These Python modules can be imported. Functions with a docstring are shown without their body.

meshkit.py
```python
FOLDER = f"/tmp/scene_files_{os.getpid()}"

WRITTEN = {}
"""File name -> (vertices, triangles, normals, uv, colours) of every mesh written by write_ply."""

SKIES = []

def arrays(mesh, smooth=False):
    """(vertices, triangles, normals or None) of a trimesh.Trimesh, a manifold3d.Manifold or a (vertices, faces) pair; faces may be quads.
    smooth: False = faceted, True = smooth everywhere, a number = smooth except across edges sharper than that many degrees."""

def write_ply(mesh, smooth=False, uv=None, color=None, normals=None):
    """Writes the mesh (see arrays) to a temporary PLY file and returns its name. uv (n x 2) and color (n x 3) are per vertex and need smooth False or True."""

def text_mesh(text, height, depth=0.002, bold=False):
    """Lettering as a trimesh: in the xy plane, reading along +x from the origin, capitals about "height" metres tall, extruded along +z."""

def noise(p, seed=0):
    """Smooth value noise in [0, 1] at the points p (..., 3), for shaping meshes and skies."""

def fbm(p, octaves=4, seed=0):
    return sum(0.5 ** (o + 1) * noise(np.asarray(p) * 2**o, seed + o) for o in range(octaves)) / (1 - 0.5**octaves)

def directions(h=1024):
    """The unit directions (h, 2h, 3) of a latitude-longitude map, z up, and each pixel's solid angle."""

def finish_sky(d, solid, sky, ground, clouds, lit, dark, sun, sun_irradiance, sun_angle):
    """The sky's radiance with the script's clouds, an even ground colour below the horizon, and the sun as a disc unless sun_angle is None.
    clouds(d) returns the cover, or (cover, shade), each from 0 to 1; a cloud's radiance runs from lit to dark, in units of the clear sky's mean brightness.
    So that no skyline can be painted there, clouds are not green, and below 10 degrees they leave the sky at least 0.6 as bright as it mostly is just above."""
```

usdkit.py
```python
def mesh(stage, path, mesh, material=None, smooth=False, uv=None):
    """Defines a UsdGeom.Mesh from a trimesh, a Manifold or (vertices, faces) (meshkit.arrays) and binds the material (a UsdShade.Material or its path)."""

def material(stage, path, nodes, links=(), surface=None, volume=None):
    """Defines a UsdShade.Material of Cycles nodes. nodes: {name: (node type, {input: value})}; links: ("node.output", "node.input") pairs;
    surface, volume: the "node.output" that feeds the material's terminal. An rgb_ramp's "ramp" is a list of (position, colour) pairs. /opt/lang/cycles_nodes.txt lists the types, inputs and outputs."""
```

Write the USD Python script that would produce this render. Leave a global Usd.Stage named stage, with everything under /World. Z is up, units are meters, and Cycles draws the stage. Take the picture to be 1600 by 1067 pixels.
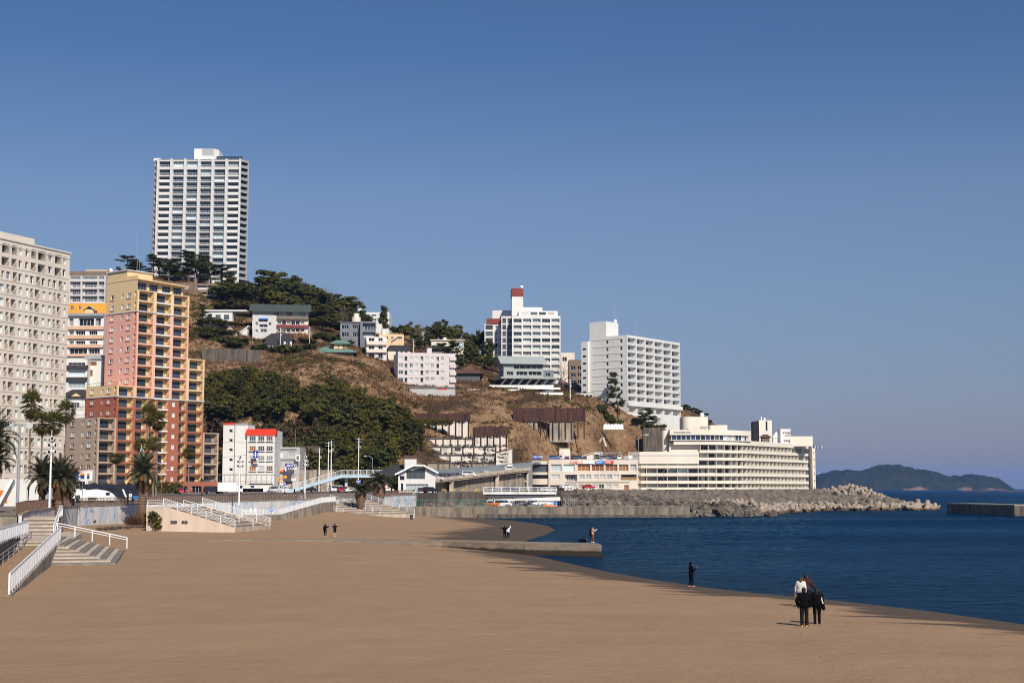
import math, random
import numpy as np, trimesh, usdkit, meshkit
from pxr import Usd, UsdGeom, UsdLux, UsdShade, Gf, Sdf, Vt
NA, rad, cos, sin = np.array, math.radians, math.cos, math.sin
stage = Usd.Stage.CreateInMemory()
UsdGeom.SetStageUpAxis(stage, UsdGeom.Tokens.z)
UsdGeom.SetStageMetersPerUnit(stage, 1.0)
UsdGeom.Xform.Define(stage, '/World')
UsdGeom.Scope.Define(stage, '/World/Looks')
# ---------------------------------------------------------------- camera
FPX, CAMZ = 2222.0, 7.0
PITCH = math.atan(229.5 / FPX)
cam = UsdGeom.Camera.Define(stage, '/World/camera')
cam.CreateHorizontalApertureAttr(36.0)
cam.CreateFocalLengthAttr(36.0 * FPX / 1600.0)
cam.CreateClippingRangeAttr(Gf.Vec2f(0.5, 60000.0))
cam.CreateExposureAttr(0.04)
cam.AddTranslateOp().Set(Gf.Vec3d(0, 0, CAMZ))
cam.AddRotateXOp().Set(90.0 + math.degrees(PITCH))
# ---------------------------------------------------------------- sky and sun
SUN = NA([0.37, -0.93, 0.0])
SUN /= np.linalg.norm(SUN)
ELEV = rad(38.0)
ROT = math.atan2(SUN[0], SUN[1])
usdkit.material(stage, '/World/Looks/sky_light', {
 'sky': ('sky_texture', {'sky_type': 'single_scattering', 'sun_disc': False, 'sun_elevation': ELEV, 'sun_rotation': ROT,
       'altitude': 100.0, 'air_density': 1.5, 'aerosol_density': 0.4, 'ozone_density': 14.0}),
 'hs': ('hsv', {'hue': .51, 'saturation': .92, 'value': 1.0, 'fac': 1.0}),
 'tc': ('texture_coordinate', {}), 'sz': ('separate_xyz', {}),
 'ra': ('rgb_ramp', {'ramp': [(0, (.95, .80, .93)), (.06, (1.10, .92, 1.0)), (.13, (1.22, 1.05, 1.0)), (.2, (1.26, 1.11, 1.0)), (.25, (1.0, 1.02, .96)), (.295, (.78, .93, .92)), (.4, (.68, .86, .88)), (1, (.66, .84, .86))]}),
 'mu': ('mix', {'mix_type': 'multiply', 'fac': 1.0}),
 'bg': ('background_shader', {'strength': 0.07})}, [('sky.color', 'hs.color'), ('tc.generated', 'sz.vector'), ('sz.z', 'ra.fac'), ('hs.color', 'mu.color1'), ('ra.color', 'mu.color2'), ('mu.color', 'bg.color')], surface='bg.background')
dome = UsdLux.DomeLight.Define(stage, '/World/sky')
UsdShade.MaterialBindingAPI.Apply(dome.GetPrim()).Bind(UsdShade.Material.Get(stage, '/World/Looks/sky_light'))
dome.GetPrim().SetCustomDataByKey('kind', 'structure')
dome.GetPrim().SetCustomDataByKey('label', 'clear deep blue winter sky over the bay')
sun = UsdLux.DistantLight.Define(stage, '/World/sun')
sun.CreateNormalizeAttr(True)
sun.CreateIntensityAttr(1.25)
sun.CreateAngleAttr(0.53)
sun.CreateColorAttr(Gf.Vec3f(1.0, 0.93, 0.83))
sun.AddRotateZOp().Set(math.degrees(math.atan2(SUN[0], -SUN[1])))
sun.AddRotateXOp().Set(90.0 - math.degrees(ELEV))
# ---------------------------------------------------------------- helpers
def P(px, py, Y):
 """the world point seen at photo pixel (px, py) at ground distance Y"""
 a, b = (px - 800) / FPX, (533.5 - py) / FPX
 dy, dz = cos(PITCH) - b * sin(PITCH), sin(PITCH) + b * cos(PITCH)
 t = Y / dy
 return NA([a * t, Y, CAMZ + dz * t])
def G(px, py, z):
 """the world point seen at photo pixel (px, py) on the level plane z"""
 a, b = (px - 800) / FPX, (533.5 - py) / FPX
 dy, dz = cos(PITCH) - b * sin(PITCH), sin(PITCH) + b * cos(PITCH)
 t = (z - CAMZ) / dz
 return NA([a * t, dy * t, z])
def unit(v):
 v = np.asarray(v, float)
 return v / (np.linalg.norm(v) + 1e-12)
class MB:
 """collects triangles for one mesh"""
 def __init__(s):
  s.v, s.f, s.n = [], [], 0
 def add(s, v, f):
  v = np.asarray(v, float); f = np.asarray(f, int)
  if f.shape[1] == 4:
   f = np.vstack([f[:, [0, 1, 2]], f[:, [0, 2, 3]]])
  s.v.append(v); s.f.append(f + s.n); s.n += len(v)
  return s
 def quad(s, a, b, c, d):
  return s.add([a, b, c, d], [[0, 1, 2, 3]])
 def tri(s, a, b, c):
  return s.add([a, b, c], [[0, 1, 2]])
 def box(s, lo, hi):
  x0, y0, z0 = lo; x1, y1, z1 = hi
  v = [(x0, y0, z0), (x1, y0, z0), (x1, y1, z0), (x0, y1, z0), (x0, y0, z1), (x1, y0, z1), (x1, y1, z1), (x0, y1, z1)]
  return s.add(v, [[0, 3, 2, 1], [4, 5, 6, 7], [0, 1, 5, 4], [1, 2, 6, 5], [2, 3, 7, 6], [3, 0, 4, 7]])
 def hexa(s, v8):
  return s.add(v8, [[0, 3, 2, 1], [4, 5, 6, 7], [0, 1, 5, 4], [1, 2, 6, 5], [2, 3, 7, 6], [3, 0, 4, 7]])
 def bar(s, p, q, w, h=None, up=(0, 0, 1)):
  """a box beam from p to q, w wide and h high"""
  h = w if h is None else h
  p, q = np.asarray(p, float), np.asarray(q, float)
  t = unit(q - p); up = np.asarray(up, float)
  if abs(t @ up) > .98: up = NA([1.0, 0, 0])
  r = unit(np.cross(t, up)); u = np.cross(r, t)
  o = [-r * w / 2 - u * h / 2, r * w / 2 - u * h / 2, r * w / 2 + u * h / 2, -r * w / 2 + u * h / 2]
  return s.hexa([p + x for x in o] + [q + x for x in o])
 def tube(s, pts, rad, n=6, cap=True):
  p = np.asarray(pts, float); k = len(p)
  rad = np.broadcast_to(np.asarray(rad, float), (k,))
  t = np.gradient(p, axis=0); t /= np.linalg.norm(t, axis=1, keepdims=True) + 1e-12
  ref = NA([0, 0, 1.0]) if abs(t[:, 2]).mean() < .8 else NA([1.0, 0, 0])
  a = np.cross(t, ref); a /= np.linalg.norm(a, axis=1, keepdims=True) + 1e-12
  b = np.cross(t, a)
  an = np.arange(n) * 2 * math.pi / n
  v = p[:, None] + rad[:, None, None] * (np.cos(an)[None, :, None] * a[:, None] + np.sin(an)[None, :, None] * b[:, None])
  v = v.reshape(-1, 3)
  f = [[i * n + j, i * n + (j + 1) % n, (i + 1) * n + (j + 1) % n, (i + 1) * n + j] for i in range(k - 1) for j in range(n)]
  s.add(v, f)
  if cap:
   for i, flip in ((0, True), (k - 1, False)):
    ring = v[i * n:(i + 1) * n]
    fs = [[0, j, j + 1] for j in range(1, n - 1)]
    s.add(ring, [x[::-1] for x in fs] if not flip else fs)
  return s
 def lathe(s, prof, c=(0, 0, 0), n=10):
  """prof: (radius, z) pairs turned about the vertical through c"""
  an = np.arange(n) * 2 * math.pi / n
  v = NA([[r * cos(a) + c[0], r * sin(a) + c[1], z + c[2]] for r, z in prof for a in an])
  f = [[i * n + j, i * n + (j + 1) % n, (i + 1) * n + (j + 1) % n, (i + 1) * n + j] for i in range(len(prof) - 1) for j in range(n)]
  return s.add(v, f)
 def prism(s, poly, z0, z1):
  """poly: plan polygon (counter-clockwise) raised from z0 to z1"""
  poly = np.asarray(poly, float); k = len(poly)
  lo = np.column_stack([poly, np.full(k, z0)]); hi = np.column_stack([poly, np.full(k, z1)])
  s.add(np.vstack([lo, hi]), [[i, (i + 1) % k, k + (i + 1) % k, k + i] for i in range(k)])
  from shapely.geometry import Polygon
  tv, tf = trimesh.creation.triangulate_polygon(Polygon(poly), engine='earcut')
  tv, tf = np.asarray(tv), np.asarray(tf)
  a, b, c = tv[tf[:, 0]], tv[tf[:, 1]], tv[tf[:, 2]]
  cr = (b[:, 0] - a[:, 0]) * (c[:, 1] - a[:, 1]) - (b[:, 1] - a[:, 1]) * (c[:, 0] - a[:, 0])
  tf[cr < 0] = tf[cr < 0][:, ::-1]
  s.add(np.column_stack([tv, np.full(len(tv), z1)]), tf)
  s.add(np.column_stack([tv, np.full(len(tv), z0)]), tf[:, ::-1])
  return s
 def extr(s, prof, A, B, side):
  """a profile of (along side, height) points swept straight from A to B (3-D points); side: unit vector"""
  A, B, side = (np.asarray(x, float) for x in (A, B, side))
  k = len(prof)
  v = [A + side * q[0] + NA([0, 0, q[1]]) for q in prof] + [B + side * q[0] + NA([0, 0, q[1]]) for q in prof]
  s.add(v, [[i, (i + 1) % k, k + (i + 1) % k, k + i] for i in range(k)])
  from shapely.geometry import Polygon
  tv, tf = trimesh.creation.triangulate_polygon(Polygon(prof), engine='earcut')
  for base in (A, B):
   s.add([base + side * q[0] + NA([0, 0, q[1]]) for q in np.asarray(tv)], np.asarray(tf))
  return s
 def ball(s, c, r, sub=1, squash=(1, 1, 1), jitter=0, rng=None):
  m = trimesh.creation.icosphere(sub)
  v = NA(m.vertices)
  if jitter: v = v * (1 + jitter * (rng.random((len(v), 1)) - .5) * 2)
  return s.add(v * r * np.asarray(squash) + np.asarray(c), m.faces)
 def mesh(s, m, T=None):
  v = NA(m.vertices)
  if T is not None: v = v @ T[:3, :3].T + T[:3, 3]
  return s.add(v, NA(m.faces))
 def data(s):
  return (np.vstack(s.v), np.vstack(s.f)) if s.v else None
 def build(s, name, mat, parent=None, smooth=False):
  if not s.v: return None
  return obj(name, s.data(), mat, parent, smooth)
def Bx(*a): return MB().box(*a)
def sgn(*a, **k): return signboard('signboard', *a, **k)
_names = {}
def numbered(parent, name):
 k = _names.get((parent, name), -1) + 1
 _names[(parent, name)] = k
 return f'{parent}/{name}' + (f'_{k:03d}' if k else '')
def pathof(p):
 return '/World' if p is None else (p if isinstance(p, str) else str(p.GetPath()))
def obj(name, mesh, mat, parent=None, smooth=False):
 path = numbered(pathof(parent), name)
 return usdkit.mesh(stage, path, mesh, mat if isinstance(mat, UsdShade.Material) else MAT[mat], smooth=smooth).GetPrim()
def tag(p, label=None, cat=None, group=None, kind=None):
 for k, v in (('label', label), ('category', cat), ('group', group), ('kind', kind)):
  if v: p.SetCustomDataByKey(k, v)
 return p
def thing(name, label, cat, loc=(0, 0, 0), rz=0.0, group=None, kind=None, scale=None, rx=0.0):
 x = UsdGeom.Xform.Define(stage, numbered('/World', name))
 x.AddTranslateOp().Set(Gf.Vec3d(*map(float, loc)))
 if rz: x.AddRotateZOp().Set(float(math.degrees(rz)))
 if rx: x.AddRotateXOp().Set(float(math.degrees(rx)))
 if scale is not None: x.AddScaleOp().Set(Gf.Vec3f(*map(float, np.broadcast_to(scale, 3))))
 return tag(x.GetPrim(), label, cat, group, kind)
def proto(name):
 """a class prim that copies refer to"""
 return stage.CreateClassPrim('/Kinds_' + name)
def copy(cls, name, label, cat, loc, rz=0.0, group=None, scale=None, rot=None):
 x = UsdGeom.Xform.Define(stage, numbered('/World', name))
 x.AddTranslateOp().Set(Gf.Vec3d(*map(float, loc)))
 if rot is not None: x.AddRotateXYZOp().Set(Gf.Vec3f(*map(float, rot)))
 elif rz: x.AddRotateZOp().Set(float(math.degrees(rz)))
 if scale is not None: x.AddScaleOp().Set(Gf.Vec3f(*map(float, np.broadcast_to(scale, 3))))
 p = x.GetPrim()
 p.GetReferences().AddInternalReference(cls.GetPath()); p.SetInstanceable(True)
 return tag(p, label, cat, group)
# ---------------------------------------------------------------- materials
MAT = {}
def mat(name, col, rough=.75, var=.12, scale=.6, detail=4, stretch=(1, 1, 1), spec=.3, metallic=0., bump=0., bscale=8., rnd=0., col2=None, lo=.35, hi=.65, coat=0.):
 col = NA(col, float)
 a, b = (col * (1 - var), np.minimum(col * (1 + var), .95)) if col2 is None else (col, NA(col2, float))
 n = {'g': ('geometry', {}), 'm': ('mapping', {'scale': tuple(NA(stretch, float) * scale)}),
  'n': ('noise_texture', {'scale': 1.0, 'detail': detail, 'roughness': .6}),
  'r': ('rgb_ramp', {'ramp': [(0, a), (lo, a), (hi, b), (1, b)]}),
  'p': ('principled_bsdf', {'roughness': rough, 'specular_ior_level': spec, 'metallic': metallic, 'coat_weight': coat})}
 l = [('g.position', 'm.vector'), ('m.vector', 'n.vector'), ('n.fac', 'r.fac')]
 if rnd:
  n['o'] = ('object_info', {}); n['k'] = ('map_range', {'from_min': 0., 'from_max': 1., 'to_min': 1 - rnd, 'to_max': 1 + rnd})
  n['h'] = ('hsv', {'hue': .5, 'saturation': 1., 'fac': 1.})
  l += [('o.random', 'k.value'), ('k.result', 'h.value'), ('r.color', 'h.color'), ('h.color', 'p.base_color')]
 else:
  l.append(('r.color', 'p.base_color'))
 if bump:
  n['bm'] = ('mapping', {'scale': (bscale,) * 3}); n['bn'] = ('noise_texture', {'scale': 1.0, 'detail': 5})
  n['bp'] = ('bump', {'strength': bump, 'distance': .05})
  l += [('g.position', 'bm.vector'), ('bm.vector', 'bn.vector'), ('bn.fac', 'bp.height'), ('bp.normal', 'p.normal')]
 MAT[name] = usdkit.material(stage, '/World/Looks/' + name, n, l, surface='p.BSDF')
 return MAT[name]
def glass(name, col, rough=.06, spec=.5, rnd=.35):
 n = {'o': ('object_info', {}), 'k': ('map_range', {'from_min': 0., 'from_max': 1., 'to_min': 1 - rnd, 'to_max': 1 + rnd}),
  'h': ('hsv', {'hue': .5, 'saturation': 1., 'fac': 1., 'color': col}), 'p': ('principled_bsdf', {'roughness': rough, 'specular_ior_level': spec})}
 MAT[name] = usdkit.material(stage, '/World/Looks/' + name, n, [('o.random', 'k.value'), ('k.result', 'h.value'), ('h.color', 'p.base_color')], surface='p.BSDF')
# ---------------------------------------------------------------- sea, sand, far headland, haze
usdkit.material(stage, '/World/Looks/sea', {
 'g': ('geometry', {}),
 'm1': ('mapping', {'scale': (.55, 1.0, 1.0), 'rotation': (0, 0, .25)}), 'n1': ('noise_texture', {'scale': .9, 'detail': 6, 'roughness': .62}),
 'm2': ('mapping', {'scale': (.1, .22, 1.0), 'rotation': (0, 0, -.2)}), 'n2': ('noise_texture', {'scale': .35, 'detail': 4}),
 'a': ('math', {'math_type': 'multiply_add', 'value2': .35}),
 'bp': ('bump', {'strength': 1.0, 'distance': 1.2}),
 'm3': ('mapping', {'scale': (.004, .012, 1.0)}), 'n3': ('noise_texture', {'scale': 1.0, 'detail': 5}),
 'r': ('rgb_ramp', {'ramp': [(0, (.002, .016, .045)), (.4, (.002, .018, .05)), (.62, (.004, .027, .065)), (1, (.006, .034, .075))]}),
 'si': ('separate_xyz', {}), 'sn': ('separate_xyz', {}),
 'dx': ('math', {'math_type': 'multiply'}), 'dy': ('math', {'math_type': 'multiply_add'}), 'dz': ('math', {'math_type': 'multiply_add'}),
 'ab': ('math', {'math_type': 'absolute'}), 'inv': ('math', {'math_type': 'subtract', 'value1': 1.0}), 'pw': ('math', {'math_type': 'power', 'value2': 4.0}),
 'fr': ('map_range', {'from_min': 0., 'from_max': 1., 'to_min': .015, 'to_max': .72, 'clamp': True}),
 'mg': ('mapping', {'scale': (.006, .028, 1.0), 'rotation': (0, 0, .12)}), 'ng': ('noise_texture', {'scale': 1.0, 'detail': 5, 'roughness': .6}), 'gk': ('map_range', {'from_min': .32, 'from_max': .68, 'to_min': .45, 'to_max': 1.25, 'clamp': True}), 'gm': ('math', {'math_type': 'multiply'}),
 'sp': ('separate_xyz', {}), 'sh': ('map_range', {'range_type': 'smoothstep', 'from_min': 60., 'from_max': 300., 'to_min': .85, 'to_max': 0., 'clamp': True}), 'sc': ('mix', {'color2': (.016, .040, .075)}),
 'd': ('diffuse_bsdf', {}), 'gl': ('glossy_bsdf', {'roughness': .07, 'color': (.40, .70, .95)}), 'mx': ('mix_closure', {})},
 [('g.position', 'm1.vector'), ('m1.vector', 'n1.vector'), ('g.position', 'm2.vector'), ('m2.vector', 'n2.vector'),
 ('n2.fac', 'a.value1'), ('n1.fac', 'a.value3'), ('a.value', 'bp.height'), ('bp.normal', 'd.normal'), ('bp.normal', 'gl.normal'),
 ('g.position', 'm3.vector'), ('m3.vector', 'n3.vector'), ('n3.fac', 'r.fac'), ('r.color', 'sc.color1'), ('g.position', 'sp.vector'), ('sp.y', 'sh.value'), ('sh.result', 'sc.fac'), ('sc.color', 'd.color'),
 ('g.incoming', 'si.vector'), ('bp.normal', 'sn.vector'), ('si.x', 'dx.value1'), ('sn.x', 'dx.value2'), ('si.y', 'dy.value1'), ('sn.y', 'dy.value2'), ('dx.value', 'dy.value3'),
 ('si.z', 'dz.value1'), ('sn.z', 'dz.value2'), ('dy.value', 'dz.value3'), ('dz.value', 'ab.value1'), ('ab.value', 'inv.value2'), ('inv.value', 'pw.value1'), ('pw.value', 'fr.value'),
 ('g.position', 'mg.vector'), ('mg.vector', 'ng.vector'), ('ng.fac', 'gk.value'), ('fr.result', 'gm.value1'), ('gk.result', 'gm.value2'), ('gm.value', 'mx.fac'), ('d.BSDF', 'mx.closure1'), ('gl.BSDF', 'mx.closure2')], surface='mx.closure')
MAT['sea'] = UsdShade.Material.Get(stage, '/World/Looks/sea')
def sheet(x, y, z):
 """grid mesh from 1-D x, y and 2-D z[y, x]"""
 X, Y = np.meshgrid(x, y)
 v = np.column_stack([X.ravel(), Y.ravel(), z.ravel()])
 w = len(x)
 i, j = np.meshgrid(np.arange(len(y) - 1), np.arange(w - 1), indexing='ij')
 q = (i * w + j).ravel()
 return v, np.column_stack([q, q + 1, q + w + 1, q + w])
# waterline of the beach, from near to far (plan), sand lies to its left
SHORE = NA([(75, -60), (52, 0), (39, 38)] + [tuple(G(px, py, 0)[:2]) for px, py in ((1600, 975), (1450, 954), (1300, 937), (1180, 926), (1100, 917), (1020, 905), (950, 893), (890, 880), (850, 871), (805, 862))]
    + [tuple(G(px, py, 0)[:2]) for px, py in ((806, 850), (832, 841), (853, 835), (867, 828), (858, 822), (835, 817), (800, 813), (758, 810))] + [(-8, 372)])
from shapely.geometry import LineString, Point, Polygon
import shapely
SHORE_L = LineString(SHORE)
LAND = Polygon(list(SHORE) + [(-400, 372), (-400, -60)])
def shore_d(x, y):
 pts = shapely.points(np.asarray(x, float).ravel(), np.asarray(y, float).ravel())
 d = shapely.distance(pts, SHORE_L)
 return np.where(shapely.contains(LAND, pts), d, -d).reshape(np.shape(x))
R = 26000.0
sea_m = MB()
xs = np.concatenate([[-R, -6000, -1500, -300], np.linspace(-30, 150, 420), [300, 800, 2500, 8000, R]])
ys = np.concatenate([[-R, -3000, -300, -40], 30 * (560 / 30) ** np.linspace(0, 1, 800), [700, 1000, 1600, 3000, 6000, 12000, R]])
X, Y = np.meshgrid(xs, ys)
amp = np.clip(1 - np.abs(Y - 250) / 320, 0, 1) * (X > -50) * (X < 158)
W = (meshkit.fbm(np.stack([X * .35 + Y * .08, Y * .62 - X * .05, X * 0], -1), 4, 3) - .5) * .62 + (meshkit.fbm(np.stack([X * .06, Y * .12, X * 0 + 3], -1), 2, 8) - .5) * .25
sea_prim = obj('sea', sheet(xs, ys, W * amp * np.clip(-shore_d(X, Y) / 9, 0.04, 1)), 'sea', smooth=True)
tag(sea_prim, 'dark blue rippled sea filling the bay out to the horizon', None, None, 'structure')
def sand_z(x, y):
 x, y = np.asarray(x, float), np.asarray(y, float)
 d = shore_d(x, y)
 flat = np.clip((y - 165) / 14, 0, 1)                       # behind the jetty the sand is low and wet
 z_near = np.where(d > 0, 1.02 * (1 - np.exp(-d / 12.0)), d * .12)
 z_far = np.where(d > 0, .62 * (1 - np.exp(-np.clip(d - 8, 0, None) / 9)) + .16 * (1 - np.exp(-d / 1.5)), d * .1)
 z = z_near * (1 - flat) + z_far * flat
 rise = np.clip((-x - 40) / 30, 0, 1) * np.clip((y - 95) / 60, 0, 1)
 z = z + .30 * rise + .25 * np.clip((-x - 12) / 25, 0, 1) * np.clip((y - 200) / 80, 0, 1)
 z = z + 1.35 * np.exp(-(((x + 35) / 9) ** 2 + ((y - 285) / 16) ** 2))
 return z
xs = np.concatenate([np.linspace(-170, -60, 90), np.linspace(-59, 60, 300), [70, 82]])
ys = np.concatenate([np.linspace(-55, 20, 20), 22 * (372 / 22.) ** np.linspace(0, 1, 430)])
X, Y = np.meshgrid(xs, ys)
Z = sand_z(X, Y)
Z += (meshkit.fbm(np.stack([X * .12, Y * .12, X * 0], -1), 4, 5) - .5) * .22 * np.clip(shore_d(X, Y) / 6, 0, 1)
Z += (meshkit.fbm(np.stack([X * 1.3, Y * 1.3, X * 0], -1), 3, 6) - .5) * .05 * np.clip(shore_d(X, Y) / 3, 0, 1)
usdkit.material(stage, '/World/Looks/sand', {
 'g': ('geometry', {}), 's': ('separate_xyz', {}),
 'mw': ('mapping', {'scale': (.05, .5, 1)}), 'nw': ('noise_texture', {'scale': 1.0, 'detail': 5}),
 'w1': ('math', {'math_type': 'multiply_add', 'value2': -.75}),
 'w': ('map_range', {'range_type': 'smoothstep', 'from_min': .0, 'from_max': .10, 'to_min': 0., 'to_max': 1., 'clamp': True}),
 'n': ('noise_texture', {'scale': .35, 'detail': 8, 'roughness': .65}),
 'dry': ('rgb_ramp', {'ramp': [(0, (.305, .197, .118)), (.35, (.328, .212, .128)), (.65, (.36, .235, .143)), (1, (.385, .252, .156))]}),
 'gn': ('noise_texture', {'scale': 26., 'detail': 3, 'roughness': .7}),
 'gr': ('rgb_ramp', {'ramp': [(0, (.62, .6, .58)), (.42, (.9, .9, .9)), (.58, (1.04, 1.04, 1.04)), (1, (1.3, 1.3, 1.3))]}),
 'mg': ('mix', {'mix_type': 'multiply', 'fac': 1.0}), 'ms': ('mapping', {'scale': (.035, .32, 1)}), 'ns': ('noise_texture', {'scale': 1.0, 'detail': 6, 'roughness': .6}), 'rs': ('rgb_ramp', {'ramp': [(0, (.88, .88, .88)), (.4, (.97, .97, .97)), (.6, (1.03, 1.03, 1.03)), (1, (1.08, 1.07, 1.06))]}), 'mq': ('mix', {'mix_type': 'multiply', 'fac': 1.0}),
 'mx': ('mix', {'color1': (.105, .074, .048)}),
 'rr': ('map_range', {'from_min': 0., 'from_max': 1., 'to_min': .62, 'to_max': .95}),
 'b1': ('noise_texture', {'scale': 2.3, 'detail': 8, 'roughness': .72}),
 'bp': ('bump', {'strength': .9, 'distance': .11}),
 'p': ('principled_bsdf', {'specular_ior_level': .1})},
 [('g.position', 's.vector'), ('g.position', 'mw.vector'), ('mw.vector', 'nw.vector'), ('nw.fac', 'w1.value1'), ('s.z', 'w1.value3'), ('w1.value', 'w.value'),
 ('g.position', 'n.vector'), ('n.fac', 'dry.fac'), ('g.position', 'gn.vector'), ('gn.fac', 'gr.fac'), ('dry.color', 'mg.color1'), ('gr.color', 'mg.color2'), ('mg.color', 'mq.color1'), ('g.position', 'ms.vector'), ('ms.vector', 'ns.vector'), ('ns.fac', 'rs.fac'), ('rs.color', 'mq.color2'), ('mq.color', 'mx.color2'), ('w.result', 'mx.fac'), ('mx.color', 'p.base_color'),
 ('w.result', 'rr.value'), ('rr.result', 'p.roughness'), ('g.position', 'b1.vector'), ('b1.fac', 'bp.height'), ('bp.normal', 'p.normal')], surface='p.BSDF')
MAT['sand'] = UsdShade.Material.Get(stage, '/World/Looks/sand')
tag(obj('sand_beach', sheet(xs, ys, Z), 'sand', smooth=True), 'wide brown sand beach with a wet dark edge along the water', None, None, 'structure')
# the wooded headland across the water
IY = 7000.0
sil = NA([(1240, 762), (1265, 748), (1290, 741), (1315, 737), (1335, 740), (1352, 736), (1375, 731.5), (1390, 729.5), (1410, 732), (1440, 736), (1465, 742), (1482, 745.5), (1505, 743), (1520, 741), (1537, 744), (1548, 749), (1555, 756), (1560, 763)])
hx = NA([P(a, b, IY)[0] for a, b in sil]); hz = NA([max(P(a, b, IY)[2], -3) for a, b in sil])
xs = np.linspace(hx[0], hx[-1], 420); ys = np.linspace(-260, 1500, 90)
X, Y = np.meshgrid(xs, ys)
prof = np.interp(X, hx, hz)
env = np.where(Y < 0, np.clip(1 - (Y / 260) ** 2, 0, 1) ** .7, np.clip(1 - (Y / 1500), 0, 1))
ruff = (meshkit.fbm(np.stack([X * .03, Y * .03, X * 0], -1), 4, 2) - .5) * 26 * np.clip(prof / 30, 0, 1) + (meshkit.fbm(np.stack([X * .004, Y * .004, X * 0], -1), 3, 4) - .5) * 60 * np.clip(prof / 60, 0, 1) * (env < .95)
Z = np.where(env > .02, prof * env + ruff * np.clip(env * 2, 0, 1), -4)
cliff = meshkit.fbm(np.stack([X * .006, X * 0, X * 0], -1), 3, 9)
usdkit.material(stage, '/World/Looks/far_woods', {
 'g': ('geometry', {}), 's': ('separate_xyz', {}), 'm': ('mapping', {'scale': (.006, .006, .004)}), 'n': ('noise_texture', {'scale': 1.0, 'detail': 6}),
 'a': ('math', {'math_type': 'multiply_add', 'value2': 260., }),
 'r0': ('map_range', {'from_min': 150., 'from_max': 165., 'to_min': 0., 'to_max': 1., 'clamp': True}),
 'm2': ('mapping', {'scale': (.03, .03, .03)}), 'n2': ('noise_texture', {'scale': 1.0, 'detail': 4}),
 'r': ('rgb_ramp', {'ramp': [(0, (.008, .013, .007)), (.4, (.012, .018, .009)), (.7, (.026, .029, .015)), (1, (.04, .038, .02))]}),
 'mx': ('mix', {'color2': (.22, .13, .08)}), 'sub': ('math', {'math_type': 'multiply_add', 'value2': -1.3}),
 'p': ('principled_bsdf', {'roughness': .9, 'specular_ior_level': .1})},
 [('g.position', 'm.vector'), ('m.vector', 'n.vector'), ('g.position', 's.vector'), ('n.fac', 'a.value1'), ('s.z', 'sub.value1'), ('a.value', 'sub.value3'), ('sub.value', 'r0.value'),
 ('g.position', 'm2.vector'), ('m2.vector', 'n2.vector'), ('n2.fac', 'r.fac'), ('r.color', 'mx.color1'), ('r0.result', 'mx.fac'), ('mx.color', 'p.base_color')], surface='p.BSDF')
MAT['far_woods'] = UsdShade.Material.Get(stage, '/World/Looks/far_woods')
tag(obj('headland_hills', sheet(xs, ys + IY, Z), 'far_woods', smooth=True), 'low wooded headland fading blue across the bay', None, None, 'structure')
usdkit.material(stage, '/World/Looks/haze', {'v': ('principled_volume', {'color': (.26, .48, 1.0), 'density': .000032, 'anisotropy': .0})}, [], volume='v.volume')
MAT['haze'] = UsdShade.Material.Get(stage, '/World/Looks/haze')
hz_m = Bx((-R - 500, -R - 500, -6), (R + 500, R + 500, 320))
tag(hz_m.build('haze', 'haze'), 'thin pale sea haze over the bay', None, None, 'stuff')
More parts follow.
